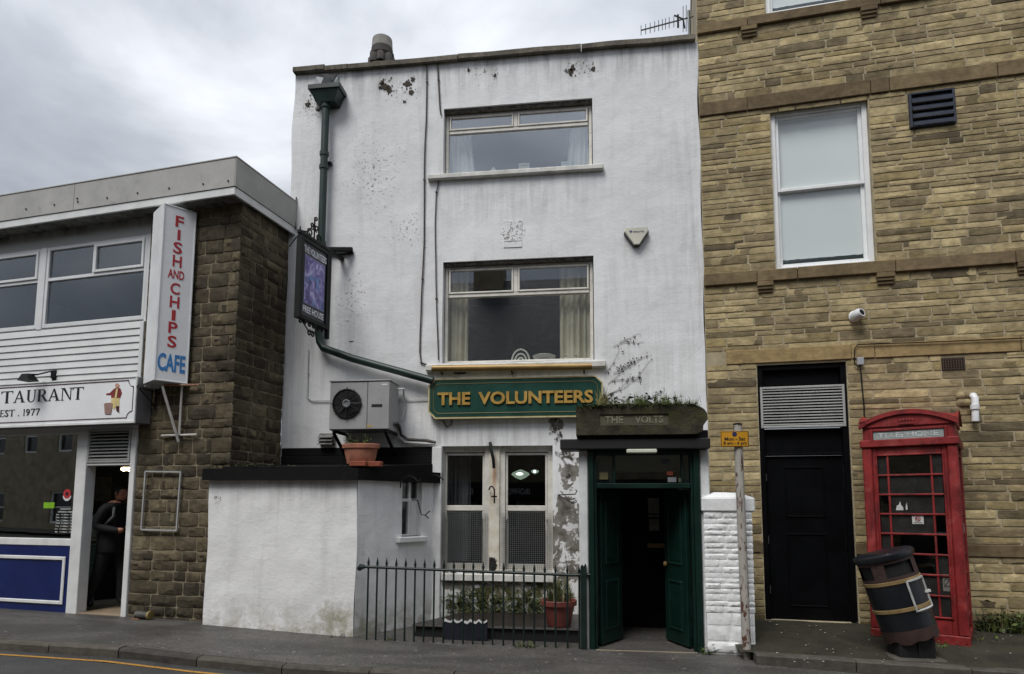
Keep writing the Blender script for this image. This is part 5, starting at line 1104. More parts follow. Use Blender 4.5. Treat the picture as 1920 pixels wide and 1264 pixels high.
def serif(mb, ch, x0, x1, z0, z1, y, d=.004):
    w, h = x1-x0, z1-z0; X = lambda a: x0+a*w; Z = lambda b: z0+b*h
    def pg(p): mb.prism([(X(a), Z(b)) for a, b in p], y-d, y)
    def bar(a, b, c, e): pg([(a, c), (b, c), (b, e), (a, e)])
    def foot(c, wd=.16, z=0.): bar(c-wd, c+wd, z, z+.035)
    def arc(cx, cz, ro, ri, t0, t1, sx=1., n=10):
        t = [radians(t0+(t1-t0)*i/n) for i in range(n+1)]
        for a, b in zip(t, t[1:]): pg([(cx+ri[0]*cos(a), cz+ri[1]*sin(a)), (cx+ro[0]*cos(a), cz+ro[1]*sin(a)), (cx+ro[0]*cos(b), cz+ro[1]*sin(b)), (cx+ri[0]*cos(b), cz+ri[1]*sin(b))])
    if ch == 'T': bar(.02, .98, .95, 1); bar(.42, .6, .03, .951); foot(.51); pg([(.02, .951), (.12, .951), (.03, .76)]); pg([(.88, .951), (.98, .951), (.97, .76)])
    elif ch == 'A': pg([(.13, 0), (.2, 0), (.53, .95), (.48, 1)]); pg([(.72, 0), (.92, 0), (.55, 1), (.45, 1)]); bar(.27, .74, .31, .36); foot(.16, .14); foot(.82, .17)
    elif ch == 'U': bar(.14, .32, .28, 1); bar(.78, .84, .28, 1); foot(.23, .17, .965); foot(.81, .13, .965); arc(.49, .3, (.35, .32), (.17, .27), 180, 270); arc(.49, .3, (.35, .32), (.29, .27), 270, 360)
    elif ch == 'R': bar(.14, .32, 0, 1); foot(.23, .17); bar(.05, .5, .96, 1); bar(.3, .5, .49, .53); arc(.48, .745, (.32, .255), (.14, .215), -90, 90); pg([(.42, .51), (.58, .51), (.98, 0), (.76, 0)])
    elif ch == 'N': bar(.15, .21, 0, 1); bar(.82, .88, 0, 1); pg([(.15, 1), (.36, 1), (.88, 0), (.8, 0)]); foot(.18, .13); foot(.85, .13, .965); bar(.04, .2, .965, 1)
    elif ch == 'E': bar(.14, .32, 0, 1); bar(.05, .85, .96, 1); bar(.05, .9, 0, .04); bar(.3, .68, .49, .53); pg([(.85, .96), (.85, .78), (.78, .96)]); pg([(.9, .04), (.9, .26), (.8, .04)]); pg([(.68, .6), (.68, .42), (.62, .51)])
    elif ch == '1': bar(.4, .6, .03, 1); foot(.5, .22); pg([(.4, 1), (.4, .9), (.22, .84)])
    elif ch == '7': bar(.08, .92, .9, 1); pg([(.92, .92), (.72, .92), (.32, 0), (.5, 0)]); pg([(.08, .9), (.16, .9), (.09, .72)])
    elif ch == '.': bar(.3, .65, 0, .14)
    else: mb.text(ch, x0+.12*w, x1-.1*w, z0, z1, y-d/2, d, .0)
sX = lambda px, py: S.x(px, py, sy); sZ = lambda px, py: S.z(px, py, sy)
mb = MB(); zb0, zb1 = (sZ(14, 756)+sZ(146, 749))/2, (sZ(14, 733)+sZ(146, 727))/2
for ch, a, b in (('T', 2, 25), ('A', 25, 48), ('U', 49, 69), ('R', 69, 90), ('A', 89, 113), ('N', 113, 136), ('T', 135, 157)): serif(mb, ch, sX(a, 743), sX(b, 743), zb0, zb1, sy-.0005)
lw = sX(22, 743)-sX(0, 743)
for i, ch in enumerate('SER'): serif(mb, ch, sX(1, 743)-lw*(i+1)*(.98), sX(1, 743)-lw*(i+.04)*.98, zb0, zb1, sy-.0005)
part(mb, 'lettering', M('sign_black', '#191b22', .4), rs, S); zc0, zc1 = sZ(40, 780), sZ(40, 767.5)
mb = MB()
for wd in ((('E', 0, 9.5), ('S', 9, 17), ('T', 17, 28)), (('.', 33, 38),), (('1', 42, 49), ('9', 48, 57), ('7', 57, 66), ('7', 66, 75))):
    mb = MB()
    for ch, a, b in wd: serif(mb, ch, sX(a, 774), sX(b, 774), zc0, zc1, sy-.0005)
    part(mb, 'lettering', M('sign_black', '#191b22', .4), rs, S)
def flat(poly, y, mat, name, parent, wall, d=.003): part(MB().prism([(sX(*p), sZ(*p)) for p in poly], y-d, y), name, mat, parent, wall)
Zm = lambda pts: [(x/3.829, 690+y/3.829) for x, y in pts]
em = thing_part('emblem', rs)
flat(Zm([(800, 215), (798, 262), (818, 300), (838, 275), (836, 262), (856, 300), (860, 215)]), sy-.001, M('emblem_cream', '#d6c489', .5), 'trousers', em, S)
flat(Zm([(822, 148), (790, 180), (760, 185), (765, 193), (800, 195), (800, 215), (864, 216), (876, 180), (866, 148), (848, 140)]), sy-.0015, M('emblem_red', '#7c2a2c', .5), 'jacket', em, S)
flat(Zm([(838, 148), (826, 215), (840, 215), (850, 148)]), sy-.005, MATS['emblem_cream'], 'shirt', em, S)
flat(Zm([(830, 138), (828, 120), (838, 110), (850, 110), (860, 122), (856, 140), (844, 144)]), sy-.0015, M('emblem_skin', '#c79a86', .5), 'head', em, S)
flat(Zm([(836, 276), (838, 308), (860, 320), (856, 308), (858, 274)]), sy-.0055, burg, 'boot', em, S)
flat(Zm([(750, 258), (756, 332), (798, 332), (812, 258), (800, 250), (765, 252)]), sy-.0055, M('emblem_bucket', '#9a7d72', .5), 'bucket', em, S)
# floodlight on its arm above the sign
q = S.at(52, 706, -.45); a = S.at(102, 697, -.02)
fl = thing('floodlight', 'black floodlight on a bent arm above the RESTAURANT sign', 'light', SHOP, (a.x, 0, a.z))
part(MB().tube([(a.x, 0, a.z-.1), (a.x, -.06, a.z-.1), (a.x, -.06, a.z+.0), (q.x+.1, -.4, q.z+.03), (q.x, -.45, q.z+.03)], .012, 6), 'arm', iron, fl, S); part(MB().hull([(q.x-.05, -.5, q.z+.03), (q.x+.05, -.5, q.z+.03), (q.x+.05, -.4, q.z+.03), (q.x-.05, -.4, q.z+.03)], [(q.x-.1, -.52, q.z-.06), (q.x+.1, -.52, q.z-.06), (q.x+.1, -.36, q.z-.06), (q.x-.1, -.36, q.z-.06)]), 'lamp_head', iron, fl, S)
part(MB().box(a.x-.03, a.x+.03, -.03, .0, a.z-.16, a.z+.02, .004), 'wall_plate', iron, fl, S)
# ---- FISH AND CHIPS box sign
E0 = SHOP.M @ SHOP.at(361, 548, -.06); FC = Wall((E0.x, E0.y, 0), 52.5)
nx_ = FC.at(298, 548).x; zt_ = (FC.z(309, 380)+FC.z(368, 399))/2; zb_f = (FC.z(287, 714)+FC.z(352, 719))/2; th = FC.atx(279, 548, nx_).y
bsn = thing('box_sign', 'tall white box sign lettered FISH AND CHIPS CAFE on cafe corner', 'sign', FC, (0, 0, zb_f))
sw = M('box_sign_acrylic', '#eef0f2', .3, .06, 2, .03); swe = M('box_sign_edge', '#dcdfe0', .45, .12, 3, .05, dirt='#8e8f8a', dirtamt=.16)
part(MB().box(nx_+.015, -.015, .004, th-.004, zb_f+.012, zt_-.012, .003), 'light_box', sw, bsn, FC)
part(MB().frame(nx_, 0, zb_f, zt_, .018, -.006, .02, .004).frame(nx_, 0, zb_f, zt_, .018, th-.02, th+.006, .004), 'rim', swe, bsn, FC)
part(MB().box(nx_-.004, nx_+.014, .021, th-.021, zb_f, zt_, .003), 'end_panel', swe, bsn, FC)
red = M('sign_red', '#b01822', .35, .1); lb = M('sign_blue', '#2f7fc2', .35, .1)
def fcl(t, x0, y0, x1, y1, mat_mb, bold=.02):
    p = FC.at(x0/2.748, 280+y0/2.748, 0); q = FC.at(x1/2.748, 280+y1/2.748, 0); p2 = FC.at(x0/2.748, 280+y1/2.748, 0); q2 = FC.at(x1/2.748, 280+y0/2.748, 0)
    lettering(bsn, FC, mat_mb, [(t, (p.x+p2.x)/2, (q.x+q2.x)/2, (q.z+p2.z)/2, (p.z+q2.z)/2, .004, .004, bold)])
for t, x0, y0, x1, y1 in (('F', 905, 345, 948, 402), ('I', 915, 415, 930, 468), ('S', 893, 478, 940, 538), ('H', 890, 548, 937, 607), ('AND', 865, 622, 950, 668), ('C', 878, 688, 928, 748), ('H', 875, 757, 925, 817), ('I', 885, 828, 905, 882), ('P', 868, 890, 915, 948), ('S', 863, 960, 910, 1022)): fcl(t, x0, y0, x1, y1, red)
fcl('CAFE', 812, 1055, 955, 1148, lb, .03)
rust = M('rusty_white_iron', '#c9c6c0', .6, .25, 9, .3, 40, dirt='#8a5a3a', dirtamt=.3); sa = lambda px, py, y=-.12: S.at(px, py, y)
mb = MB(); mb.tube([sa(304, 724, -.3), sa(335, 829, -.06)], .017, 6); part(mb, 'strut', rust, bsn, S)
part(MB().tube([sa(341, 724, -.08), sa(336, 815, -.06)], .015, 6), 'strut', rust, bsn, S); part(MB().tube([sa(303, 817, -.05), sa(369, 815, -.05)], .014, 6), 'wall_bar', rust, bsn, S); part(MB().tube([sa(308, 722, -.2), sa(373, 722, -.05)], .015, 6), 'support_bar', M('rusted_bar', '#8a5a3c', .7, .4, 20, dirt='#c9c2b5', dirtamt=.4), bsn, S)
q = sa(275, 719, -.2); single(MB().box(q.x-.05, q.x+.05, -.2, -.02, q.z-.045, q.z+.05, .008), 'junction_box', upvc, 'small white electrical box under the tall box sign', 'junction box', SHOP)
mb = MB(); A_ = [(258, 729), (294, 737), (292, 762), (288, 758)]; P3 = [S.at(260, 727, -.5), S.at(293, 735, -.03), S.at(290, 762, -.03)]
mb.tube([P3[0], P3[1], P3[2], P3[0]], .008, 5); mb.tube([P3[1]+Vector((0, 0, .03)), P3[2]-Vector((0, 0, .03))], .012, 5)
for i in range(10): pass
mb.tube([P3[0]+Vector((.03*cos(t), .0, .03*sin(t)+.01)) for t in (0, 1, 2, 3, 4, 5, 6)], .006, 5)
single(mb, 'basket_bracket', iron, 'black scrolled wall bracket at right end of the RESTAURANT sign', 'bracket', SHOP)
# empty notice frame on the stone pier
c4 = [S.at(*p, -.05) for p in ((273, 884), (339, 885), (331, 995), (265, 993))]
nf = thing('notice_frame', 'empty pale metal notice frame on the stone pier', 'frame', SHOP, c4[3])
for i in range(4): part(MB().tube([c4[i], c4[(i+1) % 4]], .013, 4), 'rail', M('frame_alloy', '#b7b8b8', .45, .15, metal=.3), nf, S)
# stickers on the shop window
gy = .026
q = S.at(126, 926, gy); t = thing('poppy_sticker', 'red poppy sticker with white rim on the cafe window', 'sticker', SHOP, (q.x, gy, q.z-.08))
part(MB().lathe([(0, .003), (.066, .003), (.066, 0)], (q.x, gy, q.z), 20, 'y'), 'petals', M('poppy_red', '#b8343a', .5), t, S); part(MB().lathe([(0, .002), (.028, .002), (.028, 0)], (q.x, gy-.003, q.z), 14, 'y'), 'centre', M('poppy_dark', '#3a1416', .5), t, S)
part(MB().prism([(q.x+.075*cos(t2), q.z-.025+.075*sin(t2)) for t2 in [pi+i*pi/8 for i in range(9)]]+[(q.x+.06, q.z-.03), (q.x, q.z-.06), (q.x-.06, q.z-.03)], gy-.001, gy+.0015), 'rim', wpaint, t, S)
mb = MB().box(S.x(82, 948, gy), S.x(102, 948, gy), gy-.002, gy, S.z(90, 953, gy), S.z(90, 942, gy)); single(mb, 'green_sticker', M('lime_sticker', '#7fb51f', .5), 'lime green sticker low in the cafe window', 'sticker', SHOP)
ob = thing('opening_times', 'white opening times lettering in lower corner of cafe window', 'lettering', SHOP, (S.x(122, 1000, gy), gy, S.z(122, 1000, gy)))
mb = MB(); hx0, hx1 = S.x(105, 970, gy), S.x(139, 970, gy)
for i, t in enumerate(('TAKEAWAY', 'OPENING TIMES', 'Sun   11.30am - 7pm', 'Mon  11.30am - 7pm', 'Tue  11.30am - 7pm', 'Wed  11.30am - 7pm', 'Thu  11.30am - 7pm', 'Fri   11.30am - 7pm', 'Sat   11.30am - 7pm')):
    za = S.z(120, 953+i*5.4, gy); dx = (.06 if i == 0 else .03 if i == 1 else 0); mb.text(t, hx0+dx, hx1-dx, za-.022, za, gy, .002, .03); part(mb, 'text_line', M('window_vinyl', '#c4c6c4', .6), ob, S); mb = MB()
# capped pipe stub on the pavement
q = S.at(272, 1152, -.08); t = thing('pipe_stub', 'short capped metal pipe stub at the foot of stone pier', 'pipe', SHOP, (q.x, -.1, .2))
z_ = .275; part(MB().lathe([(.045, -.1), (.045, .1)], (q.x, -.12, z_), 12, 'x'), 'pipe', M('pipe_grey', '#4f4d49', .6, .3), t, S, smooth=50); part(MB().lathe([(.0, .1), (.055, .1), (.055, .13), (.0, .135)], (q.x, -.12, z_), 12, 'x'), 'cap', M('cap_yellow', '#8a7a48', .6, .3), t, S)
part(MB().box(q.x-.15, q.x-.02, -.17, -.03, .205, .235, .01), 'bracket', M('rust_plain', '#6b4a33', .8, .4, 20), t, S)
# ================================================================ STONE BUILDING ON THE RIGHT
B = BRK; BX1 = 7.6; BTOP = 10.6
bz = lambda px, py, y=0: B.z(px, py, y)
sb = thing('stone_building', 'tall buff sandstone building with blinded sash window and black door', 'building', BRK, (3.5, 0, .2))
bst = stone_mat('buff_sandstone', ['#a39678', '#bdae89', '#897d65', '#cabb93', '#ab9d7a', '#d6c69b', '#92866b', '#bfaf84', '#6d6452', '#b4a478'], .38, .55, .55, low=(.2, .55, '#3a3826'))
band_m = stone_mat('band_sandstone', ['#83735a', '#938264', '#7b6c54', '#8d7c62'], .48, .55, .25, bs=.5)
tan_m = stone_mat('tan_sandstone', ['#9d8861', '#ad9870', '#a48f68'], .3, .5, .2, bs=.5)
bmort = M('buff_mortar', '#ada185', .95, .3, 8, .5, 60)
dr = B.rect(0, (1418, 685), (1586, 678), (1611, 1168), (1437, 1164)); wa = B.rect(0, (1444, 207), (1627, 186), (1644, 494), (1455, 508)); wb0 = B.at(1436, 27, 0); wb1 = B.at(1616, -4, 0)
wb = (wb0.x, wa[1]+.02, wb0.z, wb0.z+1.75)
vent = B.rect(0, (1702, 178), (1788, 168), (1791, 233), (1705, 243)); airb = B.rect(0, (1765, 672), (1809, 669), (1810, 693), (1766, 695)); patch = B.rect(0, (1795, 735), (1826, 735), (1828, 762), (1796, 763))
bands = {'plinth': (bz(1830, 1044), bz(1830, 1021)), 'door_lintel': (bz(1361, 684), bz(1361, 659)), 'sill': (bz(1330, 537), bz(1330, 516)), 'lintel': (bz(1311, 221), bz(1311, 196)), 'top_sill': (bz(1307, 68), bz(1307, 51))}
order = [bands[k_] for k_ in ('plinth', 'door_lintel', 'sill', 'lintel', 'top_sill')]
holes = [dr, wa, wb, vent, airb, patch]
BX0 = -.0
part(plate(BX0, BX1, .05, BTOP, [dr, wa, wb], .004, .18, .6, 0), 'wall_backing', bmort, sb, B)
part(MB().box(BX0, BX1, .3, 6, BTOP-.3, BTOP), 'roof', bmort, sb, B); part(MB().box(BX0+.01, BX0+.2, .2, 6, .05, BTOP-.3), 'side_wall', bmort, sb, B)
rnd = random.Random(77); bv = stone_variants(14, 21, .3, 5, 3, .82); st = []
zs = [.2]
for a, b in order: zs += [a, b]
zs.append(BTOP)
for i in range(0, len(zs)-1, 2):
    ch = (.07, .14) if i == 0 else (.062, .13)
    st += courses(BX0, BX1, [zs[i], zs[i+1]], ch, (.16, .7), rnd, holes, .013)
vis = [s for s in st if s[0] < 5.0 and s[3] < 9.2]; far = [s for s in st if not (s[0] < 5.0 and s[3] < 9.2)]
lay(vis, 'stone', bst, sb, B, .004, .0105, bv, 300, rnd); lay(far, 'stone', bst, sb, B, .004, .0105, bv, 0, rnd, massname='outlying_stones')
def band(z0, z1, cuts, proud, m_=None):
    for a, b in zip(cuts, cuts[1:]): part(MB().box(a+.004, b-.004, -proud, .1, z0+rnd.uniform(-.004, .004), z1+rnd.uniform(-.004, .004), .006), 'band_stone', m_ or band_m, sb, B)
bx = lambda px, py, y=0: B.x(px, py, y)
band(*bands['plinth'], [0, .62, dr[0]-.002], .02); band(*bands['plinth'], [dr[1]+.002, bx(1830, 1030)+.9, BX1], .02)
band(*bands['door_lintel'], [bx(1361, 670), bx(1596, 665), bx(1640, 665), bx(1914, 650), bx(1914, 650)+.7, BX1], .02, tan_m)
band(*bands['sill'], [0, bx(1419, 528), bx(1495, 525), bx(1678, 510), bx(1903, 500), BX1], .05)
band(*bands['lintel'], [0, bx(1401, 200), bx(1632, 180), bx(1667, 170), bx(1870, 150), BX1], .035)
band(*bands['top_sill'], [0, bx(1401, 55), bx(1650, 15), bx(1650, 15)+1.3, BX1], .05)
for px, py, w_, h_ in ((1405, 64, 30, 22), (1631, 27, 32, 22), (1436, 545, 30, 22), (1662, 526, 34, 22), (1926, 515, 30, 22)):
    q = B.at(px, py, -.06); x0, x1 = B.x(px-w_/2, py, -.06), B.x(px+w_/2, py, -.06); zc = bands['sill'][0] if py > 400 else bands['top_sill'][0]; hh = .15
    part(MB().box(x0, x1, -.065, .05, zc-hh*.45, zc-.004, .006).box(x0+.006, x1-.006, -.05, .05, zc-hh*.72, zc-hh*.45, .006).box(x0+.012, x1-.012, -.03, .05, zc-hh, zc-hh*.72, .006), 'corbel', band_m, sb, B)
wsash = M('white_sash_paint', '#eceeee', .5, .1, 4, .25, 30, dirt='#a8a49a', dirtamt=.17)
blind = M('roller_blind', '#f4f4f2', .8, .03, .8, .03)
def sash_window(r, y):
    x0, x1, z0, z1 = r; w = thing_part('window', sb); mz = z0+(z1-z0)*.515
    part(MB().frame(x0+.002, x1-.002, z0-.0, z1-.0, .065, y, y+.12, .008, wt=.05, wb=.07), 'frame', wsash, w, B)
    part(MB().frame(x0+.067, x1-.067, mz-.03, z1-.05, .045, y+.035, y+.075, .006, wt=.05, wb=.05), 'sash', wsash, w, B)
    part(MB().frame(x0+.06, x1-.06, z0+.07, mz+.012, .05, y+.076, y+.11, .006, wt=.045, wb=.06), 'sash', wsash, w, B)
    gl = glass('blind_pane', .02, (.96,.98,.98))
    part(MB().box(x0+.11, x1-.11, y+.05, y+.055, mz+.02, z1-.1), 'pane', gl, w, B); part(MB().box(x0+.11, x1-.11, y+.09, y+.095, z0+.13, mz-.033), 'pane', gl, w, B)
    nn = 24; zl = z0+.2; low = [(x0+.08+(x1-x0-.16)*i/nn, zl+.012*noise.noise((i*.7, 0, 0))) for i in range(nn+1)]
    part(MB().prism(low+[(x1-.08, z1-.06), (x0+.08, z1-.06)], y+.113, y+.118), 'blind', blind, w, B); part(MB().box(x0+.05, x1-.05, y+.2, y+.21, z0+.02, z1-.02), 'back_blind', M('grey_film', '#aebbbc', .8, .1), w, B)
sash_window(wa, .06); sash_window(wb, .06)
# tall black door with ventilation grille
x0, x1, z0, z1 = dr; bd = M('black_door_paint', '#07080b', .5, .3, 3, .12, 40, spec=.1)
d = thing_part('door', sb); yD = .1
part(MB().frame(x0, x1, z0-.05, z1, .07, yD-.07, yD+.08, .006, wb=.03), 'frame', bd, d, B)
gz1, gz0 = bz(1503, 724, .04), bz(1503, 802, .04); mz = bz(1510, 854, yD)
part(MB().box(x0+.07, x1-.07, yD, yD+.05, mz+.03, gz0-.005, .004), 'over_panel', bd, d, B); part(MB().box(x0+.07, x1-.07, yD, yD+.05, gz1+.005, z1-.07, .004), 'over_panel', bd, d, B)
part(MB().box(x0+.07, x1-.07, yD-.03, yD+.06, mz-.0, mz+.03, .006), 'mid_rail', bd, d, B)
part(MB().box(x0+.075, x1-.075, yD+.01, yD+.055, z0-.01, mz-.004, .005), 'leaf', bd, d, B)
for a, b, c, e_ in ((.28, .72, .62, .93), (.28, .72, .08, .52)):
    W_, H_ = x1-x0, mz-z0; part(MB().frame(x0+a*W_, x0+b*W_, z0+c*H_, z0+e_*H_, .018, yD-.002, yD+.011, .004), 'panel_moulding', bd, d, B)
gr_ = part(MB().frame(x0+.03, x1-.03, gz0, gz1, .03, yD-.09, yD-.02, .005), 'grille_frame', gal2, d, B); part(MB().box(x0+.05, x1-.05, yD-.022, yD-.016, gz0+.01, gz1-.01), 'grille_back', M('grille_dark', '#26272a', .7), d, B)
for i in range(13):
    zz = gz0+.045+(gz1-gz0-.075)*i/12.4; part(MB().add([(x0+.06, yD-.085, zz-.008), (x1-.06, yD-.085, zz-.008), (x1-.06, yD-.03, zz+.018), (x0+.06, yD-.03, zz+.018), (x0+.06, yD-.085, zz+.004), (x1-.06, yD-.085, zz+.004), (x1-.06, yD-.03, zz+.026), (x0+.06, yD-.03, zz+.026)], [(0, 1, 5, 4), (4, 5, 6, 7), (0, 3, 2, 1)]), 'slat', gal2, gr_, B)
for py in (895, 1012, 1105): q = B.at(1437, py, yD); part(MB().tube([(x0+.075, yD-.004, q.z-.05), (x0+.075, yD-.004, q.z+.05)], .01, 6), 'hinge', M('hinge_steel', '#9a9b9c', .4, .2, metal=.5), d, B)
part(MB().box(x0-.02, x1+.02, -.04, .12, .2, z0-.045, .01), 'doorstep', band_m, sb, B)
# wall fittings
x0, x1, z0, z1 = vent; lv2 = thing('louvre_vent', 'dark blue-black louvred vent high on the stone wall', 'vent', BRK, (x0, 0, z0)); vm = M('vent_black', '#2b303d', .4, .25, 4)
part(MB().frame(x0, x1, z0, z1, .03, -.05, .06, .005), 'frame', vm, lv2, B); part(MB().box(x0+.01, x1-.01, .02, .06, z0+.01, z1-.01), 'back', dark_in, lv2, B)
for i in range(4):
    zz = z0+.03+(z1-z0-.06)*i/4; h_ = (z1-z0-.06)/4; part(MB().add([(x0+.03, -.06, zz-.015), (x1-.03, -.06, zz-.015), (x1-.03, -.06, zz+.02), (x0+.03, -.06, zz+.02), (x0+.03, .0, zz+h_*.95), (x1-.03, .0, zz+h_*.95), (x1-.03, .01, zz+h_*.8), (x0+.03, .01, zz+h_*.8)], [(0, 1, 2, 3), (3, 2, 5, 4), (0, 7, 6, 1), (4, 5, 6, 7), (0, 3, 4, 7), (1, 6, 5, 2)]), 'louvre', vm, lv2, B)
x0, x1, z0, z1 = airb; t = thing('air_brick', 'dark perforated air brick above the telephone box', 'vent', BRK, (x0, 0, z0)); part(MB().box(x0, x1, .0, .05, z0, z1), 'body', M('airbrick_dark', '#241c18', .8, .3), t, B)
m_ = MB()
for i in range(9): xx = x0+(x1-x0)*(i+.5)/9; m_.box(xx-.006, xx+.006, -.016, -.004, z0, z1)
for i in range(5): zz = z0+(z1-z0)*(i+.5)/5; m_.box(x0, x1, -.012, -.002, zz-.005, zz+.005)
part(m_, 'grid', M('airbrick_clay', '#4a3a30', .8, .3), t, B)
x0, x1, z0, z1 = patch; t = thing('wall_patch', 'rough cobbled mortar patch beside white pipe on stone wall', 'patch', BRK, (x0, 0, z0)); part(MB().box(x0, x1, -.005, .05, z0, z1), 'mortar', bmort, t, B)
for i in range(5): part(MB().lathe([(0, -.02), (.05, -.01), (.055, .01), (.03, .03), (0, .035)], (x0+(x1-x0)*(.22+.28*(i % 3)), -.008, z0+(z1-z0)*(.28+.45*(i//3))), 9, 'y', sx=1.1), 'cobble', bst, t, B, smooth=True)
a = B.at(1826, 742, -.06); b = B.at(1829, 790, -.06); t = thing('white_pipe', 'short white plastic pipe elbow on the stone wall', 'pipe', BRK, (b.x, 0, b.z)); wp = M('white_pvc', '#e2e4e6', .35, .08)
part(MB().tube([(a.x, .02, a.z+.0), (a.x, -.05, a.z), (a.x+.005, -.07, a.z-.03), b], .04, 12), 'pipe', wp, t, B, smooth=60); q = a.lerp(b, .45); part(MB().lathe([(.041, -.03), (.049, -.028), (.049, .028), (.041, .03)], (q.x, -.068, q.z), 12), 'coupling', wp, t, B)
q = B.at(1609, 590, -.1); t = thing('security_camera', 'white dome security camera on the stone wall above black door', 'camera', BRK, (q.x, 0, q.z)); wc = M('camera_white', '#d9dbdd', .35, .08)
part(MB().lathe([(.0, .0), (.075, .0), (.075, .03), (.05, .045), (0, .045)], (q.x-.02, -.005, q.z), 18, 'y'), 'base', wc, t, B, smooth=40); Mx = Matrix.Rotation(radians(70), 4, 'X') @ Matrix.Rotation(radians(35), 4, 'Y')
part(MB().lathe([(.0, -.09), (.05, -.08), (.07, -.04), (.07, .03), (.055, .06), (.0, .06)], (q.x, -.1, q.z), 18, M4=Mx), 'body', wc, t, B, smooth=40); part(MB().lathe([(0, .062), (.04, .062), (.042, .055)], (q.x, -.1, q.z), 16, M4=Mx), 'lens', iron, t, B)
q = B.rect(-.05, (1607, 670), (1620, 670), (1620, 684), (1607, 684)); t = thing('junction_box', 'grey junction box with black cables right of the door lintel', 'junction box', BRK, (q[0], 0, q[2]))
part(MB().box(q[0], q[1], -.06, -.029, q[2], q[3], .005), 'box', M('jb_grey', '#a3a7ab', .5, .1), t, B)
part(MB().tube([B.at(*p, -.04) for p in ((1920, 634), (1780, 640), (1640, 645), (1608, 646), (1602, 655), (1602, 680), (1608, 688), (1613, 684))], .007, 5), 'cable', iron, t, B, smooth=60); part(MB().tube([B.at(*p, -.035) for p in ((1613, 684), (1616, 720), (1620, 760), (1621, 800))], .009, 5), 'cable', iron, t, B, smooth=60)
# ================================================================ TELEPHONE BOX
PW, TH = .93, 29.0
d1, d2 = ray(1624, 1000), ray(1806, 1000); ex, ey = PW*cos(radians(TH)), -PW*sin(radians(TH))
det = -d1.x*d2.y+d1.y*d2.x                         # a*d1 + (ex,ey) = b*d2
a_ = (ex*d2.y-ey*d2.x)/det*1.0; a_ = (-ex*d2.y+ey*d2.x)/(d1.x*d2.y-d1.y*d2.x)
PL = Vector((CAM.x+a_*d1.x, CAM.y+a_*d1.y, 0)); PB = Wall((PL.x+ex/2, PL.y+ey/2, 0), -TH); HW = PW/2
zb = .215; ztop = PB.z(1708, 766); H = ztop-zb
k = NT('telephone_red'); n_ = k.noise(5, 6, .65, .3)
c = k.mix(k.ramp(n_, [(.3, 0.), (.7, 1.)]), lin('#67181b'), lin('#962b2a')); c = k.mix(k.ramp(k.noise(3.3, 7, .7, .6), [(.52, 0.), (.7, .7)]), c, lin('#a8514a')); c = k.mix(k.ramp(k.noise(1, 6, .68, .5, k.vscale(8, 8, 2.2)), [(.5, 0.), (.66, .75)]), c, lin('#45181a')); c = k.mix(k.ramp(k.noise(17, 5, .7), [(.66, 0.), (.7, .8)]), c, lin('#2e1614'))
red_t = k.bsdf(c, k.ramp(n_, [(.2, .4), (.8, .7)]), 0, [(k.noise(26, 5, .6), .3, .006)], .4)
tb = thing('telephone_box', 'weathered red telephone box against the stone wall behind litter bin', 'telephone box', PB, (0, HW, zb))
fz = lambda py, px=1715, y=0: PB.z(px, py, y)
z_pl = zb+.1; z_g0, z_g1 = fz(1153), fz(853); z_c0, z_c1 = fz(836), fz(825); z_s0, z_s1 = fz(822), fz(806); z_e = fz(795, 1715)
D_ = PW
part(MB().box(-HW-.004, HW+.004, -.004, D_+.004, zb-.08, z_pl, .008), 'plinth', red_t, tb, PB)
m_ = MB(); cw = .1
for xx in (-HW, HW-cw):
    for yy in (0, D_-cw): part(MB().box(xx, xx+cw, yy, yy+cw, z_pl, z_c0, .012), 'corner_post', red_t, tb, PB)
part(MB().box(-HW+.015, HW-.015, .015, D_-.015, z_c0+.0, z_e+.02), 'upper_body', red_t, tb, PB)
part(MB().box(-HW-.02, HW+.02, -.022, D_+.022, z_c0, z_c1+.02, .01), 'cornice', red_t, tb, PB)
# four segmental gables and the shallow dome
m_ = MB(); rise = ztop-z_e; n = 14
def arc_pts(hw, z0, rs): return [(-hw+2*hw*i/n, z0+rs*(1-((i/n-.5)*2)**2)) for i in range(n+1)]
for yy in (-.004, D_-.05): part(MB().prism([(-HW+.012, z_e-.01), (HW-.012, z_e-.01)]+arc_pts(HW-.012, z_e, rise*.8)[::-1], yy, yy+.054), 'gable', red_t, tb, PB)
for xx in (-HW-.0, HW-.05):
    p = [(D_*.02, z_e-.01), (D_*.98, z_e-.01)]+[(a+HW, z) for a, z in arc_pts(HW-.012, z_e, rise*.8)][::-1]
    part(MB().hull([(xx, y, z) for y, z in p], [(xx+.05, y, z) for y, z in p]), 'gable', red_t, tb, PB)
def dome(u, v):
    x, y = (u-.5)*2, (v-.5)*2; zx, zy = 1-x*x, 1-y*y; z = z_e+rise*.8*max(zx, zy)*.55+rise*.8*.45*(zx+zy)/2+rise*.22*max(0, zx*zy)+.012
    if abs(x) > .97 or abs(y) > .97: z = z_e+rise*.8*(zx if abs(y) > .97 else zy)+.03
    return (x*(HW+.025), HW+y*(HW+.025), z)
m_ = MB().grid(dome, 20, 20); part(m_, 'roof', red_t, tb, PB, smooth=50)
m_ = MB()
for yy in (-.03,): m_.hull(*[[(x, yy+dy, z+dz) for dy, dz in ((0, -.03), (.06, -.03), (.06, .02), (0, .02))] for x, z in (arc_pts(HW+.02, z_e+.0, rise*.82)[0], arc_pts(HW+.02, z_e, rise*.82)[1])])
A = arc_pts(HW+.025, z_e+.005, rise*.83)
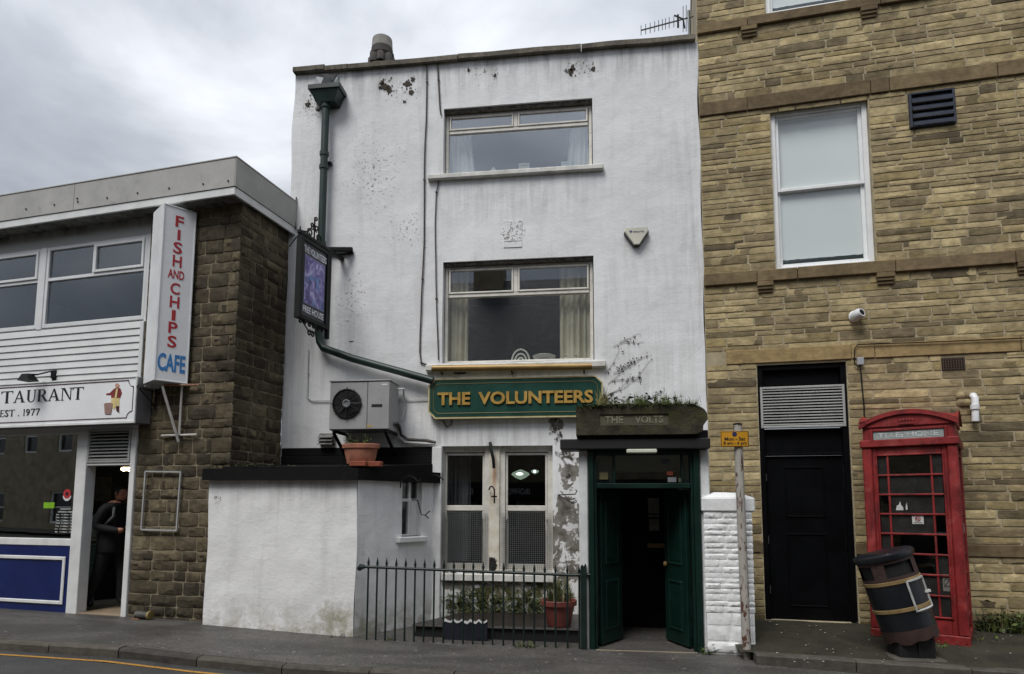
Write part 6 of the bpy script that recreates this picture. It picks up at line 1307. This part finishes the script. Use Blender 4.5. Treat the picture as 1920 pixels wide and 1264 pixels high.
for (xa, za), (xb, zb2) in zip(A[1:], A[2:]): m_.hull([(xa, -.03, za-.03), (xa, .03, za-.03), (xa, .03, za+.02), (xa, -.03, za+.02)], [(xb, -.03, zb2-.03), (xb, .03, zb2-.03), (xb, .03, zb2+.02), (xb, -.03, zb2+.02)])
part(m_, 'roof_rim', red_t, tb, PB)
# crown in relief
cz = fz(790); m_ = MB()
m_.box(-.075, .075, -.016, 0, cz-.03, cz-.015, .003)
for i in range(5): m_.lathe([(0, .012), (.013, .006), (.015, 0)], (-.06+.03*i, -.004, cz+.025-.004*abs(i-2)), 8, 'y'); m_.prism([(-.072+.03*i, cz-.014), (-.048+.03*i, cz-.014), (-.06+.03*i, cz+.02)], -.012, 0)
part(m_, 'crown', red_t, tb, PB)
tx0, tx1 = PB.x(1637, 814), PB.x(1770, 814)
ts = part(MB().box(tx0, tx1, -.008, .03, z_s0, z_s1, .004), 'name_panel', M('opal_glass', '#9aa1a0', .35, .2, 6, .05, dirt='#6d726f', dirtamt=.3), tb, PB)
part(MB().frame(tx0-.03, tx1+.03, z_s0-.028, z_s1+.028, .028, -.022, .016, .005), 'panel_frame', red_t, tb, PB)
part(MB().text('TELEPHONE', tx0+.05, tx1-.05, z_s0+.022, z_s1-.02, -.008, .003, .01), 'lettering', M('faded_letter', '#c9cfce', .5, .5, 20), ts, PB)
# glazed door and sides
gx0, gx1 = PB.x(1652, 950), PB.x(1777, 950)
gx0, gx1 = -HW+.15, HW-.15
pg_ = glass('phone_pane', .05, (.6, .63, .63)); pgd = M('grimy_pane', '#2b2b2a', .25, .4, 6, .05)
def glazing(wallf, x0, x1, front):
    d = thing_part('door' if front else 'side_panel', tb)
    part(MB().frame(-HW+cw, HW-cw, z_pl, z_c0, x0+HW-cw, .022, .075, .006, wt=z_c0-z_g1, wb=z_g0-z_pl), 'frame', red_t, d, wallf)
    part(MB().frame(x0-.02, x1+.02, z_g0-.02, z_g1+.02, .02, .006, .03, .005), 'bead', red_t, d, wallf)
    nc = [x0, x0+(x1-x0)*.165, x1-(x1-x0)*.165, x1]; rows = [z_g0+(z_g1-z_g0)*i/8 for i in range(9)]
    for x in nc[1:3]: part(MB().box(x-.011, x+.011, .018, .055, z_g0, z_g1, .004), 'glazing_bar', red_t, d, wallf)
    for z in rows[1:-1]: part(MB().box(x0, x1, .014, .057, z-.0105, z+.0105, .004), 'glazing_bar', red_t, d, wallf)
    for j in range(8):
        for i in range(3):
            if front and j == 3 and i > 0: continue           # broken panes
            part(MB().box(nc[i]+.006, nc[i+1]-.006, .035, .039, rows[j]+.006, rows[j+1]-.006), 'pane', pg_ if (i+2*j) % 5 == 0 else pgd, d, wallf)
    return nc, rows
nc, rows = glazing(PB, gx0, gx1, True)
cR = PB.M @ Vector((HW, HW, 0)); RS = Wall((0, 0, 0), 90-TH); o_ = PB.M @ Vector((HW, HW, 0)); RS = Wall((o_.x, o_.y, 0), 90-TH); glazing(RS, gx0, gx1, False)
o_ = PB.M @ Vector((-HW, HW, 0)); LS = Wall((o_.x, o_.y, 0), -90-TH); glazing(LS, gx0, gx1, False)
part(MB().box(-HW+.1, HW-.1, D_-.06, D_-.01, z_pl, z_c0), 'back_panel', M('phone_back', '#1d1b1a', .7, .3), tb, PB); part(MB().box(-HW+.1, HW-.1, .1, D_-.07, z_pl-.02, z_pl+.01), 'floor', M('phone_floor', '#3a3733', .9), tb, PB)
part(MB().box(-.18, .2, D_-.3, D_-.07, zb+.75, zb+1.6, .02), 'telephone', M('phone_unit', '#232427', .4), tb, PB)
part(MB().box(HW-.05, HW+.005, .2, .23, zb+1.2, zb+1.3, .004), 'door_pull', M('pull_steel', '#8a8b8c', .3, metal=.6), tb, PB)
nsx, nsz = PB.x(1721, 975, .03), PB.z(1721, 975, .03)
ns = thing('no_smoking_sticker', 'white no smoking sticker on the telephone box door glass', 'sticker', PB, (nsx, .03, nsz)); part(MB().box(nsx-.055, nsx+.055, .03, .034, nsz-.045, nsz+.045), 'paper', M('sticker_white', '#c9c8c4', .6), ns, PB)
part(MB().tube([(nsx+.024*cos(t*pi/8), .029, nsz+.012+.024*sin(t*pi/8)) for t in range(29)], .004, 4).tube([(nsx-.017, .029, nsz+.029), (nsx+.017, .029, nsz-.005)], .004, 4), 'ring', M('sticker_red', '#a5383c', .5), ns, PB)
part(MB().box(nsx-.018, nsx+.012, .0275, .029, nsz+.009, nsz+.015).box(nsx-.04, nsx+.04, .0285, .03, nsz-.034, nsz-.028), 'cigarette', M('sticker_black', '#262626', .5), ns, PB)
sx, sz = PB.x(1687, 946, .03), PB.z(1687, 950, .03); single(MB().prism([(sx-.04, sz-.04), (sx+.035, sz-.04), (sx+.03, sz-.005), (sx+.012, sz+.02), (sx+.005, sz+.06), (sx-.01, sz+.02), (sx-.03, sz+.01)], .031, .034).prism([(sx+.06, sz-.04), (sx+.075, sz-.03), (sx+.07, sz+.05), (sx+.055, sz-.01)], .031, .034), 'torn_sticker', MATS['sticker_white'], 'torn white paper remnant on telephone box glass', 'sticker', PB)
sx, sz = PB.x(1776, 1093, .03), PB.z(1776, 1093, .03); t = thing('side_sticker', 'grey no dogs style notice low on telephone box door', 'sticker', PB, (sx, .03, sz-.1)); part(MB().box(sx-.04, sx+.04, .03, .034, sz-.09, sz+.09), 'paper', M('sticker_grey', '#77746f', .6, .3, 12), t, PB); part(MB().tube([(sx-.03, .029, sz-.05), (sx+.03, .029, sz+.05)], .004, 4).tube([(sx+.03*cos(a), .029, sz+.04*sin(a)) for a in [i*pi/8 for i in range(29)]], .003, 4), 'mark', MATS['sticker_black'], t, PB)
t['label'] = 'grey crossed notice low on the telephone box door'
# ================================================================ LITTER BIN (leaning)
bq = WORLD.at(1706, 1196, -1.62); BR, BH = .265, .88
Lm = Matrix.Translation((bq.x+.02, -1.62, .36)) @ Matrix.Rotation(radians(-3), 4, 'X') @ Matrix.Rotation(radians(-15), 4, 'Y')
class Frame: pass
BN = Frame(); BN.M = Lm
bn = thing('litter_bin', 'battered black litter bin with gold bands leaning towards the door', 'litter bin', WORLD, (bq.x, -1.62, .15))
bb = M('bin_black', '#14171d', .32, .3, 5, .15, 30, dirt='#1f1d1c', dirtamt=.3); brn = M('bin_brown', '#3d2b27', .6, .35, 6, .3, 30, dirt='#1d1715', dirtamt=.35); gb = M('bin_gold', '#85704a', .5, .3, 9, .2)
part(MB().box(bq.x-.17, bq.x+.17, -1.79, -1.47, .15, .4, .02).box(bq.x-.0, bq.x+.02, -1.802, -1.791, .17, .36), 'base_block', M('bin_base', '#0f0f10', .6), bn)
part(MB().box(bq.x-.24, bq.x+.24, -1.87, -1.38, .1, .19, .015), 'foundation', kerb_m, bn)
rnd = random.Random(3); N = 40
def cyl(r0, z0, r1, z1, mbx, skip=None, jag=0, inner=False):
    vs = []; 
    for (r, z) in ((r0, z0), (r1, z1)):
        for i in range(N): a = 2*pi*i/N; j = jag*noise.noise((cos(a)*3, sin(a)*3, 5)) if z == z0 else 0; vs.append((r*cos(a), r*sin(a), z+j))
    fs = [(i, (i+1) % N, N+(i+1) % N, N+i) for i in range(N) if not (skip and skip(2*pi*(i+.5)/N))]
    mbx.add(vs, fs); return mbx
m_ = cyl(BR*.97, .07, BR, .38, MB(), jag=.06); cyl(BR, .38, BR*1.0, .6, m_); cyl(BR*.95, .07, BR*.95, .6, m_); part(m_, 'body', bb, bn, BN, smooth=60)
m_ = cyl(BR*.96, .0, BR*.985, .12, MB(), jag=.05); cyl(BR*.9, .0, BR*.93, .1, m_, jag=.04); part(m_, 'torn_skirt', M('bin_rust', '#3b2722', .7, .4, 9, .4), bn, BN, smooth=60)
def opening(a):
    a = math.degrees(a) % 90; return 17 < a-8 < 73 or False
sk = lambda a: 12 < (math.degrees(a)+38) % 90 < 72
m_ = cyl(BR*1.005, .6, BR*1.005, .65, MB()); cyl(BR*1.005, .65, BR*1.005, .785, m_, sk); cyl(BR*1.005, .785, BR*1.005, .82, m_); part(m_, 'hood', brn, bn, BN, smooth=60)
m_ = cyl(BR*.9, .3, BR*.9, .81, MB()); m_.lathe([(BR*.9, .31), (0, .31)], (0, 0, 0), 24); part(m_, 'liner', M('liner_dark', '#0c0c0d', .8), bn, BN)
part(MB().lathe([(BR*1.0, .815), (BR*1.09, .82), (BR*1.12, .845), (BR*1.1, .872), (BR*1.02, .888), (BR*.6, .9), (0, .905)], (0, 0, 0), 36), 'lid', bb, bn, BN, smooth=35)
for z in (.32, .595): part(MB().lathe([(BR*1.0, z-.02), (BR*1.03, z-.016), (BR*1.03, z+.016), (BR*1.0, z+.02)], (0, 0, 0), 36), 'gold_band', gb, bn, BN, smooth=35)
def onc(a, z, r=BR*1.035): return (r*cos(a), r*sin(a), z)
a0, a1 = radians(-84), radians(-30); pts = [onc(a0+(a1-a0)*i/6, .585) for i in range(7)]+[onc(a1, .585-.3*i/4) for i in range(1, 5)]+[onc(a1+(a0-a1)*i/6, .285) for i in range(1, 7)]+[onc(a0, .285+.3*i/4) for i in range(1, 5)]
part(MB().tube(pts, .013, 4), 'plate_frame', M('bin_white_frame', '#aeb0ae', .6, .3, 12, dirt='#5c5a57', dirtamt=.3), bn, BN)
part(MB().box(*[v for p in zip(Vector(onc(a1, .43))-Vector((.03, .02, .012)), Vector(onc(a1, .43))+Vector((.03, .02, .012))) for v in p]), 'tape', MATS['sticker_white'], bn, BN)

# ================================================================ PERSON IN THE DOORWAY
import bmesh
def skin_mesh(joints, edges, root=0):
    me = bpy.data.meshes.new('skeleton'); bm = bmesh.new(); L = bm.verts.layers.skin.verify(); V = [bm.verts.new(j[:3]) for j in joints]; bm.verts.ensure_lookup_table()
    for a, b in edges: bm.edges.new((V[a], V[b]))
    for i, v in enumerate(V): v[L].radius = joints[i][3] if isinstance(joints[i][3], tuple) else (joints[i][3],)*2; v[L].use_root = (i == root)
    bm.to_mesh(me); bm.free(); o = bpy.data.objects.new('skeleton', me); COL.objects.link(o)
    s = o.modifiers.new('skin', 'SKIN'); s.use_smooth_shade = True; u = o.modifiers.new('sub', 'SUBSURF'); u.levels = 2
    dg = bpy.context.evaluated_depsgraph_get(); ev = o.evaluated_get(dg); m = ev.to_mesh()
    r = ([tuple(v.co) for v in m.vertices], [tuple(p.vertices) for p in m.polygons]); ev.to_mesh_clear(); bpy.data.objects.remove(o); bpy.data.meshes.remove(me); return r
J = [(0, 0, .96, (.165, .13)), (0, .0, 1.14, (.165, .135)), (0, .0, 1.34, (.185, .13)), (0, -.01, 1.45, (.13, .1)), (0, -.03, 1.53, .06),
     (-.2, .0, 1.41, .085), (-.26, .03, 1.15, .066), (-.12, -.22, 1.09, .05), (-.06, -.3, 1.1, .035),
     (.2, .0, 1.41, .085), (.26, .01, 1.15, .066), (.14, -.22, 1.1, .05), (.07, -.3, 1.12, .035),
     (-.1, .0, .88, .115), (-.13, .06, .5, .083), (-.15, .24, .1, .055), (-.15, .12, .05, .045),
     (.1, .0, .88, .115), (.12, -.1, .5, .083), (.12, -.08, .1, .055), (.12, -.24, .045, .045)]
E_ = [(0, 1), (1, 2), (2, 3), (3, 4), (3, 5), (5, 6), (6, 7), (7, 8), (3, 9), (9, 10), (10, 11), (11, 12), (0, 13), (13, 14), (14, 15), (15, 16), (0, 17), (17, 18), (18, 19), (19, 20)]
vs, fs = skin_mesh(J, E_); body = MB()
def region(z, v):
    if (Vector(v)-Vector((-.05, -.31, 1.1))).length < .09 or (Vector(v)-Vector((.06, -.31, 1.12))).length < .09: return 1
    if v[2] > 1.5: return 1
    if v[2] < .1: return 3
    return 2 if v[2] < .86 else 0
for f in fs: pass
body.v = [tuple(v) for v in vs]; body.f = fs; body.mi = [region(0, [sum(vs[i][k] for i in f)/len(f) for k in range(3)]) for f in fs]
# head with brow, nose, chin and ears
def head(u, v):
    t = 2*pi*u; p = pi*v; r = sin(p); x, y, z = r*sin(t), -r*cos(t), -cos(p)
    w, d, h = .077, .096, .118; fx = max(0, -y)
    Y = y*d; Z = z*h; X = x*w*(1-.18*max(0, -z)*fx)
    if fx > .5:
        Y -= .02*math.exp(-((x/.18)**2)-((z+.08)/.22)**2)*1.2          # nose
        Y -= .008*math.exp(-((z+.55)/.16)**2-(x/.4)**2)                 # mouth and chin
        Y += .010*math.exp(-((abs(x)-.38)/.16)**2-((z-.08)/.12)**2)     # eye sockets
    return (X, -.045+Y, 1.63+Z)
body.grid(head, 28, 20, 1)
for s_ in (-1, 1): body.lathe([(0, -.032), (.014, -.02), (.018, .005), (.012, .028), (0, .034)], (s_*.078, -.035, 1.63), 8, mi=1)
for s_, hx, hy, hz in ((-1, -.05, -.33, 1.1), (1, .06, -.33, 1.12)):
    for i in range(4): q = Vector((hx-s_*.005+.0, hy, hz+.03-.02*i)); body.tube([q, q+Vector((-s_*.035, -.025, -.005)), q+Vector((-s_*.06, -.01, -.008)), q+Vector((-s_*.062, .012, -.008))], [.0095, .009, .008, .007], 6, 1)
    q = Vector((hx, hy+.03, hz+.04)); body.tube([q, q+Vector((-s_*.02, -.03, .02)), q+Vector((-s_*.04, -.045, .02))], [.011, .01, .008], 6, 1)
fy = .5
for _ in range(40):
    q = S.at(196, 1138, fy)
    fy += (.0 if abs(q.z-floor_z) < .002 else (.03 if q.z > floor_z else -.03))
px_s = S.at(200, 1138, .4).x
PF = Frame(); W_ = SHOP.M @ Vector((px_s, .42, floor_z)); PF.M = Matrix.Translation(W_) @ Matrix.Rotation(radians(74), 4, 'Z')
class PFrame(Wall):
    def __init__(s, M_): s.M = M_
PFW = PFrame(PF.M)
man = thing('person', 'man in black jacket and dark trousers stepping out of the cafe doorway', 'person', PFW, (0, 0, 0))
skin = M('skin', '#a8735c', .55, .15, 20, .05); jac = M('black_jacket', '#0f1013', .85, .4, 8, .9, 16); tr = M('dark_trousers', '#0e0f13', .85, .3, 8, .3, 30); sh = M('black_shoes', '#0b0b0b', .5)
def lean(v):
    v = Vector(v); t = max(0, v.z-1.0); return (v.x, v.y-.16*t, v.z-.04*t)
body.skew(lean)
part(body, 'body', [jac, skin, tr, sh], man, PFW, smooth=60)
hair = MB()
def hr(u, v):
    t = 2*pi*u; p = pi*(.03+.53*v); x, y, z = sin(p)*sin(t), -sin(p)*cos(t), cos(p); lowz = z
    if y < -.3 and z < .55: z = max(z, .55); 
    k_ = 1.06+.05*noise.noise((x*5, y*5, z*5)); return (x*.08*k_, -.04+y*.1*k_+.004, 1.632+z*.125*k_)
hair.grid(hr, 24, 10); hair.skew(lean); part(hair, 'hair', M('dark_hair', '#17120f', .7, .3, 40, .3), man, PFW, smooth=60)
part(MB().lathe([(.2, .78), (.21, .8), (.2, .95), (.19, 1.1), (.18, 1.15)], (0, 0, 0), 24, sy=.78), 'jacket_hem', jac, man, PFW, smooth=50)
part(MB().lathe([(.075, 1.47), (.085, 1.5), (.078, 1.53), (.065, 1.535)], (0, -.02, 0), 16).skew(lean), 'collar', jac, man, PFW, smooth=50)
bp = thing('backpack', 'grey green backpack worn by the man in the cafe doorway', 'backpack', PFW, (0, .2, 1.0)); bpm = M('pack_fabric', '#4b524c', .85, .3, 6, .3)
part(MB().hull([(-.14, .12, .98), (.14, .12, .98), (.15, .27, 1.0), (-.15, .27, 1.0)], [(-.16, .11, 1.25), (.16, .11, 1.25), (.16, .31, 1.22), (-.16, .31, 1.22)]).hull([(-.16, .11, 1.251), (.16, .11, 1.251), (.16, .31, 1.221), (-.16, .31, 1.221)], [(-.11, .1, 1.46), (.11, .1, 1.46), (.1, .22, 1.44), (-.1, .22, 1.44)]).skew(lean), 'bag', bpm, bp, PFW, smooth=50)
part(MB().box(-.11, .11, .285, .34, 1.02, 1.18, .02).skew(lean), 'pocket', bpm, bp, PFW)
for s_ in (-1, 1): part(MB().tube([(s_*.1, .14, 1.44), (s_*.115, .02, 1.49), (s_*.125, -.1, 1.42), (s_*.13, -.135, 1.3), (s_*.17, -.02, 1.16), (s_*.14, .13, 1.05)], .02, 6).skew(lean), 'strap', M('strap_grey', '#6a706e', .8), bp, PFW, smooth=60)
hp = PFW.M @ Vector((0, -.34, 1.12)); cup = single(MB().lathe([(.028, -.05), (.036, .05), (.033, .05), (.026, -.045)], (0, -.35, 1.12), 14), 'paper_cup', M('cup_brown', '#7d5b40', .7, .2), 'small brown paper cup held by the man in doorway', 'cup', PFW, smooth=40)

# ================================================================ TERRACE ACROSS THE STREET (seen in the window reflections)
OY = -12.9; OP = Wall((0, OY, 0), 180)
op = thing('opposite_terrace', 'dark stone terrace with slate roof, reflected in the pub windows', 'building', OP, (0, 0, 0))
ost = M('opposite_stone', '#8a7f68', .9, .4, 2.5, .4, 8); sl_ = M('slate', '#2c2e33', .6, .35, 5, .3, 30); wfr = M('opp_white', '#d0d0cc', .6, .1)
cells = [-11+2.4*i for i in range(29)]
hol = [(x-.5, x+.5, 4.0, 5.5) for x in cells]+[(x-.75, x+.75, .9, 2.25) for x in cells[::2]]
part(plate(-13, 60, -.5, 6.6, hol, 0, .2, 2.0, 0), 'front_wall', ost, op, OP)
for h in hol:
    w = thing_part('window', op); part(MB().frame(h[0], h[1], h[2], h[3], .08, .08, .15, 0).box(h[0]+.08, h[1]-.08, .085, .15, (h[2]+h[3])/2-.03, (h[2]+h[3])/2+.03), 'frame', wfr, w, OP); part(MB().box(h[0], h[1], .16, .18, h[2], h[3]), 'pane', M('opp_glass', '#15181b', .15, .1), w, OP)
part(MB().box(-13, 60, .2, 7, -.5, 6.5), 'body', ost, op, OP)
part(MB().hull([(-13.2, -.3, 6.55), (60.2, -.3, 6.55), (60.2, 7.3, 6.55), (-13.2, 7.3, 6.55)], [(-13.2, 3.4, 10.7), (60.2, 3.4, 10.7), (60.2, 3.6, 10.7), (-13.2, 3.6, 10.7)]), 'roof', sl_, op, OP)
for x in (-7, 4.25, 9, 19): part(MB().box(x-.6, x+.6, 3.0, 4.0, 9.0, 11.9), 'chimney', ost, op, OP)
qa, qb = WORLD.at(994, 922, 13.17), WORLD.at(951, 922, 13.17)
zf = qa.z; part(MB().box(-5.5, 5.5, -.09, -.002, zf-.3, zf+.3), 'shop_fascia', M('fascia_black', '#15161b', .5), op, OP)
qc, qd = WORLD.at(888, 922, 13.17), WORLD.at(873, 922, 13.17); lettering(op, OP, wfr, [('IRONMO', -qa.x, -qb.x, zf-.1, zf+.1, -.09, .02, .02), ('EL', -qc.x, -qd.x, zf-.1, zf+.1, -.09, .02, .02)])
single(sheet(lambda x: -13.2, lambda x: -11.0, lambda x, y: road_z(x, y)+.1, 2), 'far_pavement', asph, None, None, WORLD, (0, 0, 0), kind='structure')

# ================================================================ WEEDS AND LITTER
rnd = random.Random(91)
def weed_patch(pts, label, name='weeds', n=30, h=.1, size=.025, dry=False):
    mb = MB()
    for x, y, z, r in pts:
        leaves(mb, (x, y, z+.01), n, r, h, rnd, size, rnd.choice((0, 1))); blades(mb, (x, y, z), n//2, r*.8, h*1.2, rnd, .004, rnd.choice((0, 1, 2)), r*.5)
    single(mb, name, [leafg, leafd, straw], label, 'weeds', WORLD, kind='stuff')
fw = lambda px, py, z=.2: (lambda d: CAM+d*((z-CAM.z)/d.z))(ray(px, py))
pts = [(*fw(px, py, .16)[:2], .15, r) for px, py, r in ((1765, 1222, .1), (1785, 1218, .12), (1805, 1220, .14), (1825, 1215, .14), (1845, 1212, .12), (1855, 1205, .12), (1740, 1215, .08), (1660, 1208, .1), (1640, 1206, .07))]
weed_patch(pts, 'green weeds growing round the foot of telephone box')
pts = [(*(BRK.M @ BRK.at(px, 1185, -.12))[:2], .24, r) for px, r in ((1850, .1), (1865, .14), (1880, .16), (1895, .2), (1905, .2), (1918, .2), (1935, .2))]
weed_patch(pts, 'taller weeds along the stone wall right of telephone box', n=70, h=.22, size=.03)
pts = [(*fw(px, py, .12)[:2], .115, r) for px, py, r in ((1640, 1230, .12), (1665, 1238, .12), (1690, 1240, .1))]
weed_patch(pts, 'low weeds in the forecourt before the litter bin', n=24, h=.05, size=.016)
pts = [(*PUB.at(px, 1205, PY+dy)[:2], G(0), r) for px, dy, r in ((985, -.05, .1), (975, -.03, .07), (995, -.03, .06), (727, .02, .06), (732, .03, .05), (1322, -.05, .06), (1330, -.08, .05), (1420, -.1, .08), (1412, -.1, .06), (640, .05, .06), (625, .03, .04))]
weed_patch(pts, 'small weeds sprouting at the foot of railing and porch', n=20, h=.06, size=.018)
mb = MB()
for i in range(170):
    px, py = rnd.uniform(836, 1060), rnd.uniform(1112, 1165); q = PUB.at(px, py, -.006); leaves(mb, (q.x, -.02, q.z), 12, .1, .06, rnd, .02, rnd.choice((0, 1)))
single(mb, 'wall_moss', [leafd, leafg], 'moss and small plants on the wall below ground windows', 'moss', WORLD, kind='stuff')
lit = M('litter_white', '#b9b7b0', .7, .2); mb = MB()
for i in range(150):
    if i < 90: px, py, z = rnd.uniform(1440, 1900), rnd.uniform(1180, 1250), .16
    else: px, py, z = rnd.uniform(100, 1500), rnd.uniform(1200, 1262), .1
    q = fw(px, py, z); s = rnd.uniform(.006, .022 if i < 90 else .014); a = rnd.uniform(0, 3)
    if i < 90: zz = fore_z(min(1, max(0, (-(q.x-1.46)*.1157-q.y)/(1.62+(q.x-1.69)*.068))))+.012
    else:
        if q.y < KY(q.x)+.15: continue
        zz = G(q.x, q.y)+.004
    if PB.M.inverted() and abs((PB.M.inverted() @ q).x) < .6 and -.1 < (PB.M.inverted() @ q).y < 1.2: continue
    mb.add([(q.x+s*cos(a), q.y+s*sin(a), zz), (q.x-s*.5*sin(a), q.y+s*.5*cos(a), zz+.004), (q.x-s*cos(a), q.y-s*sin(a), zz), (q.x+s*.5*sin(a), q.y-s*.5*cos(a), zz+.002)], [(0, 1, 2, 3)])
single(mb, 'litter', lit, 'pale scraps and leaf litter scattered over the forecourt and pavement', 'litter', WORLD, kind='stuff')
for i, (px, py) in enumerate(((1846, 1193), (1886, 1190))):
    q = fw(px, py, .22); t = MB()
    if i == 0: t.box(q.x-.09, q.x+.09, q.y-.02, q.y+.02, .2, .225, .006); single(t, 'litter_strip', lit, 'flat white strip of litter in weeds by telephone box', 'litter', WORLD)
    else:
        def fn(u, v): a = 2*pi*u; p = pi*v; r = .065*(1+.35*noise.noise((cos(a)*sin(p)*2.5, sin(a)*sin(p)*2.5, cos(p)*2.5))); return (q.x+r*sin(p)*cos(a), q.y+r*sin(p)*sin(a), .26+r*.7*cos(p))
        t.grid(fn, 12, 8); single(t, 'crumpled_paper', lit, 'crumpled white paper ball in weeds against the stone wall', 'litter', WORLD)
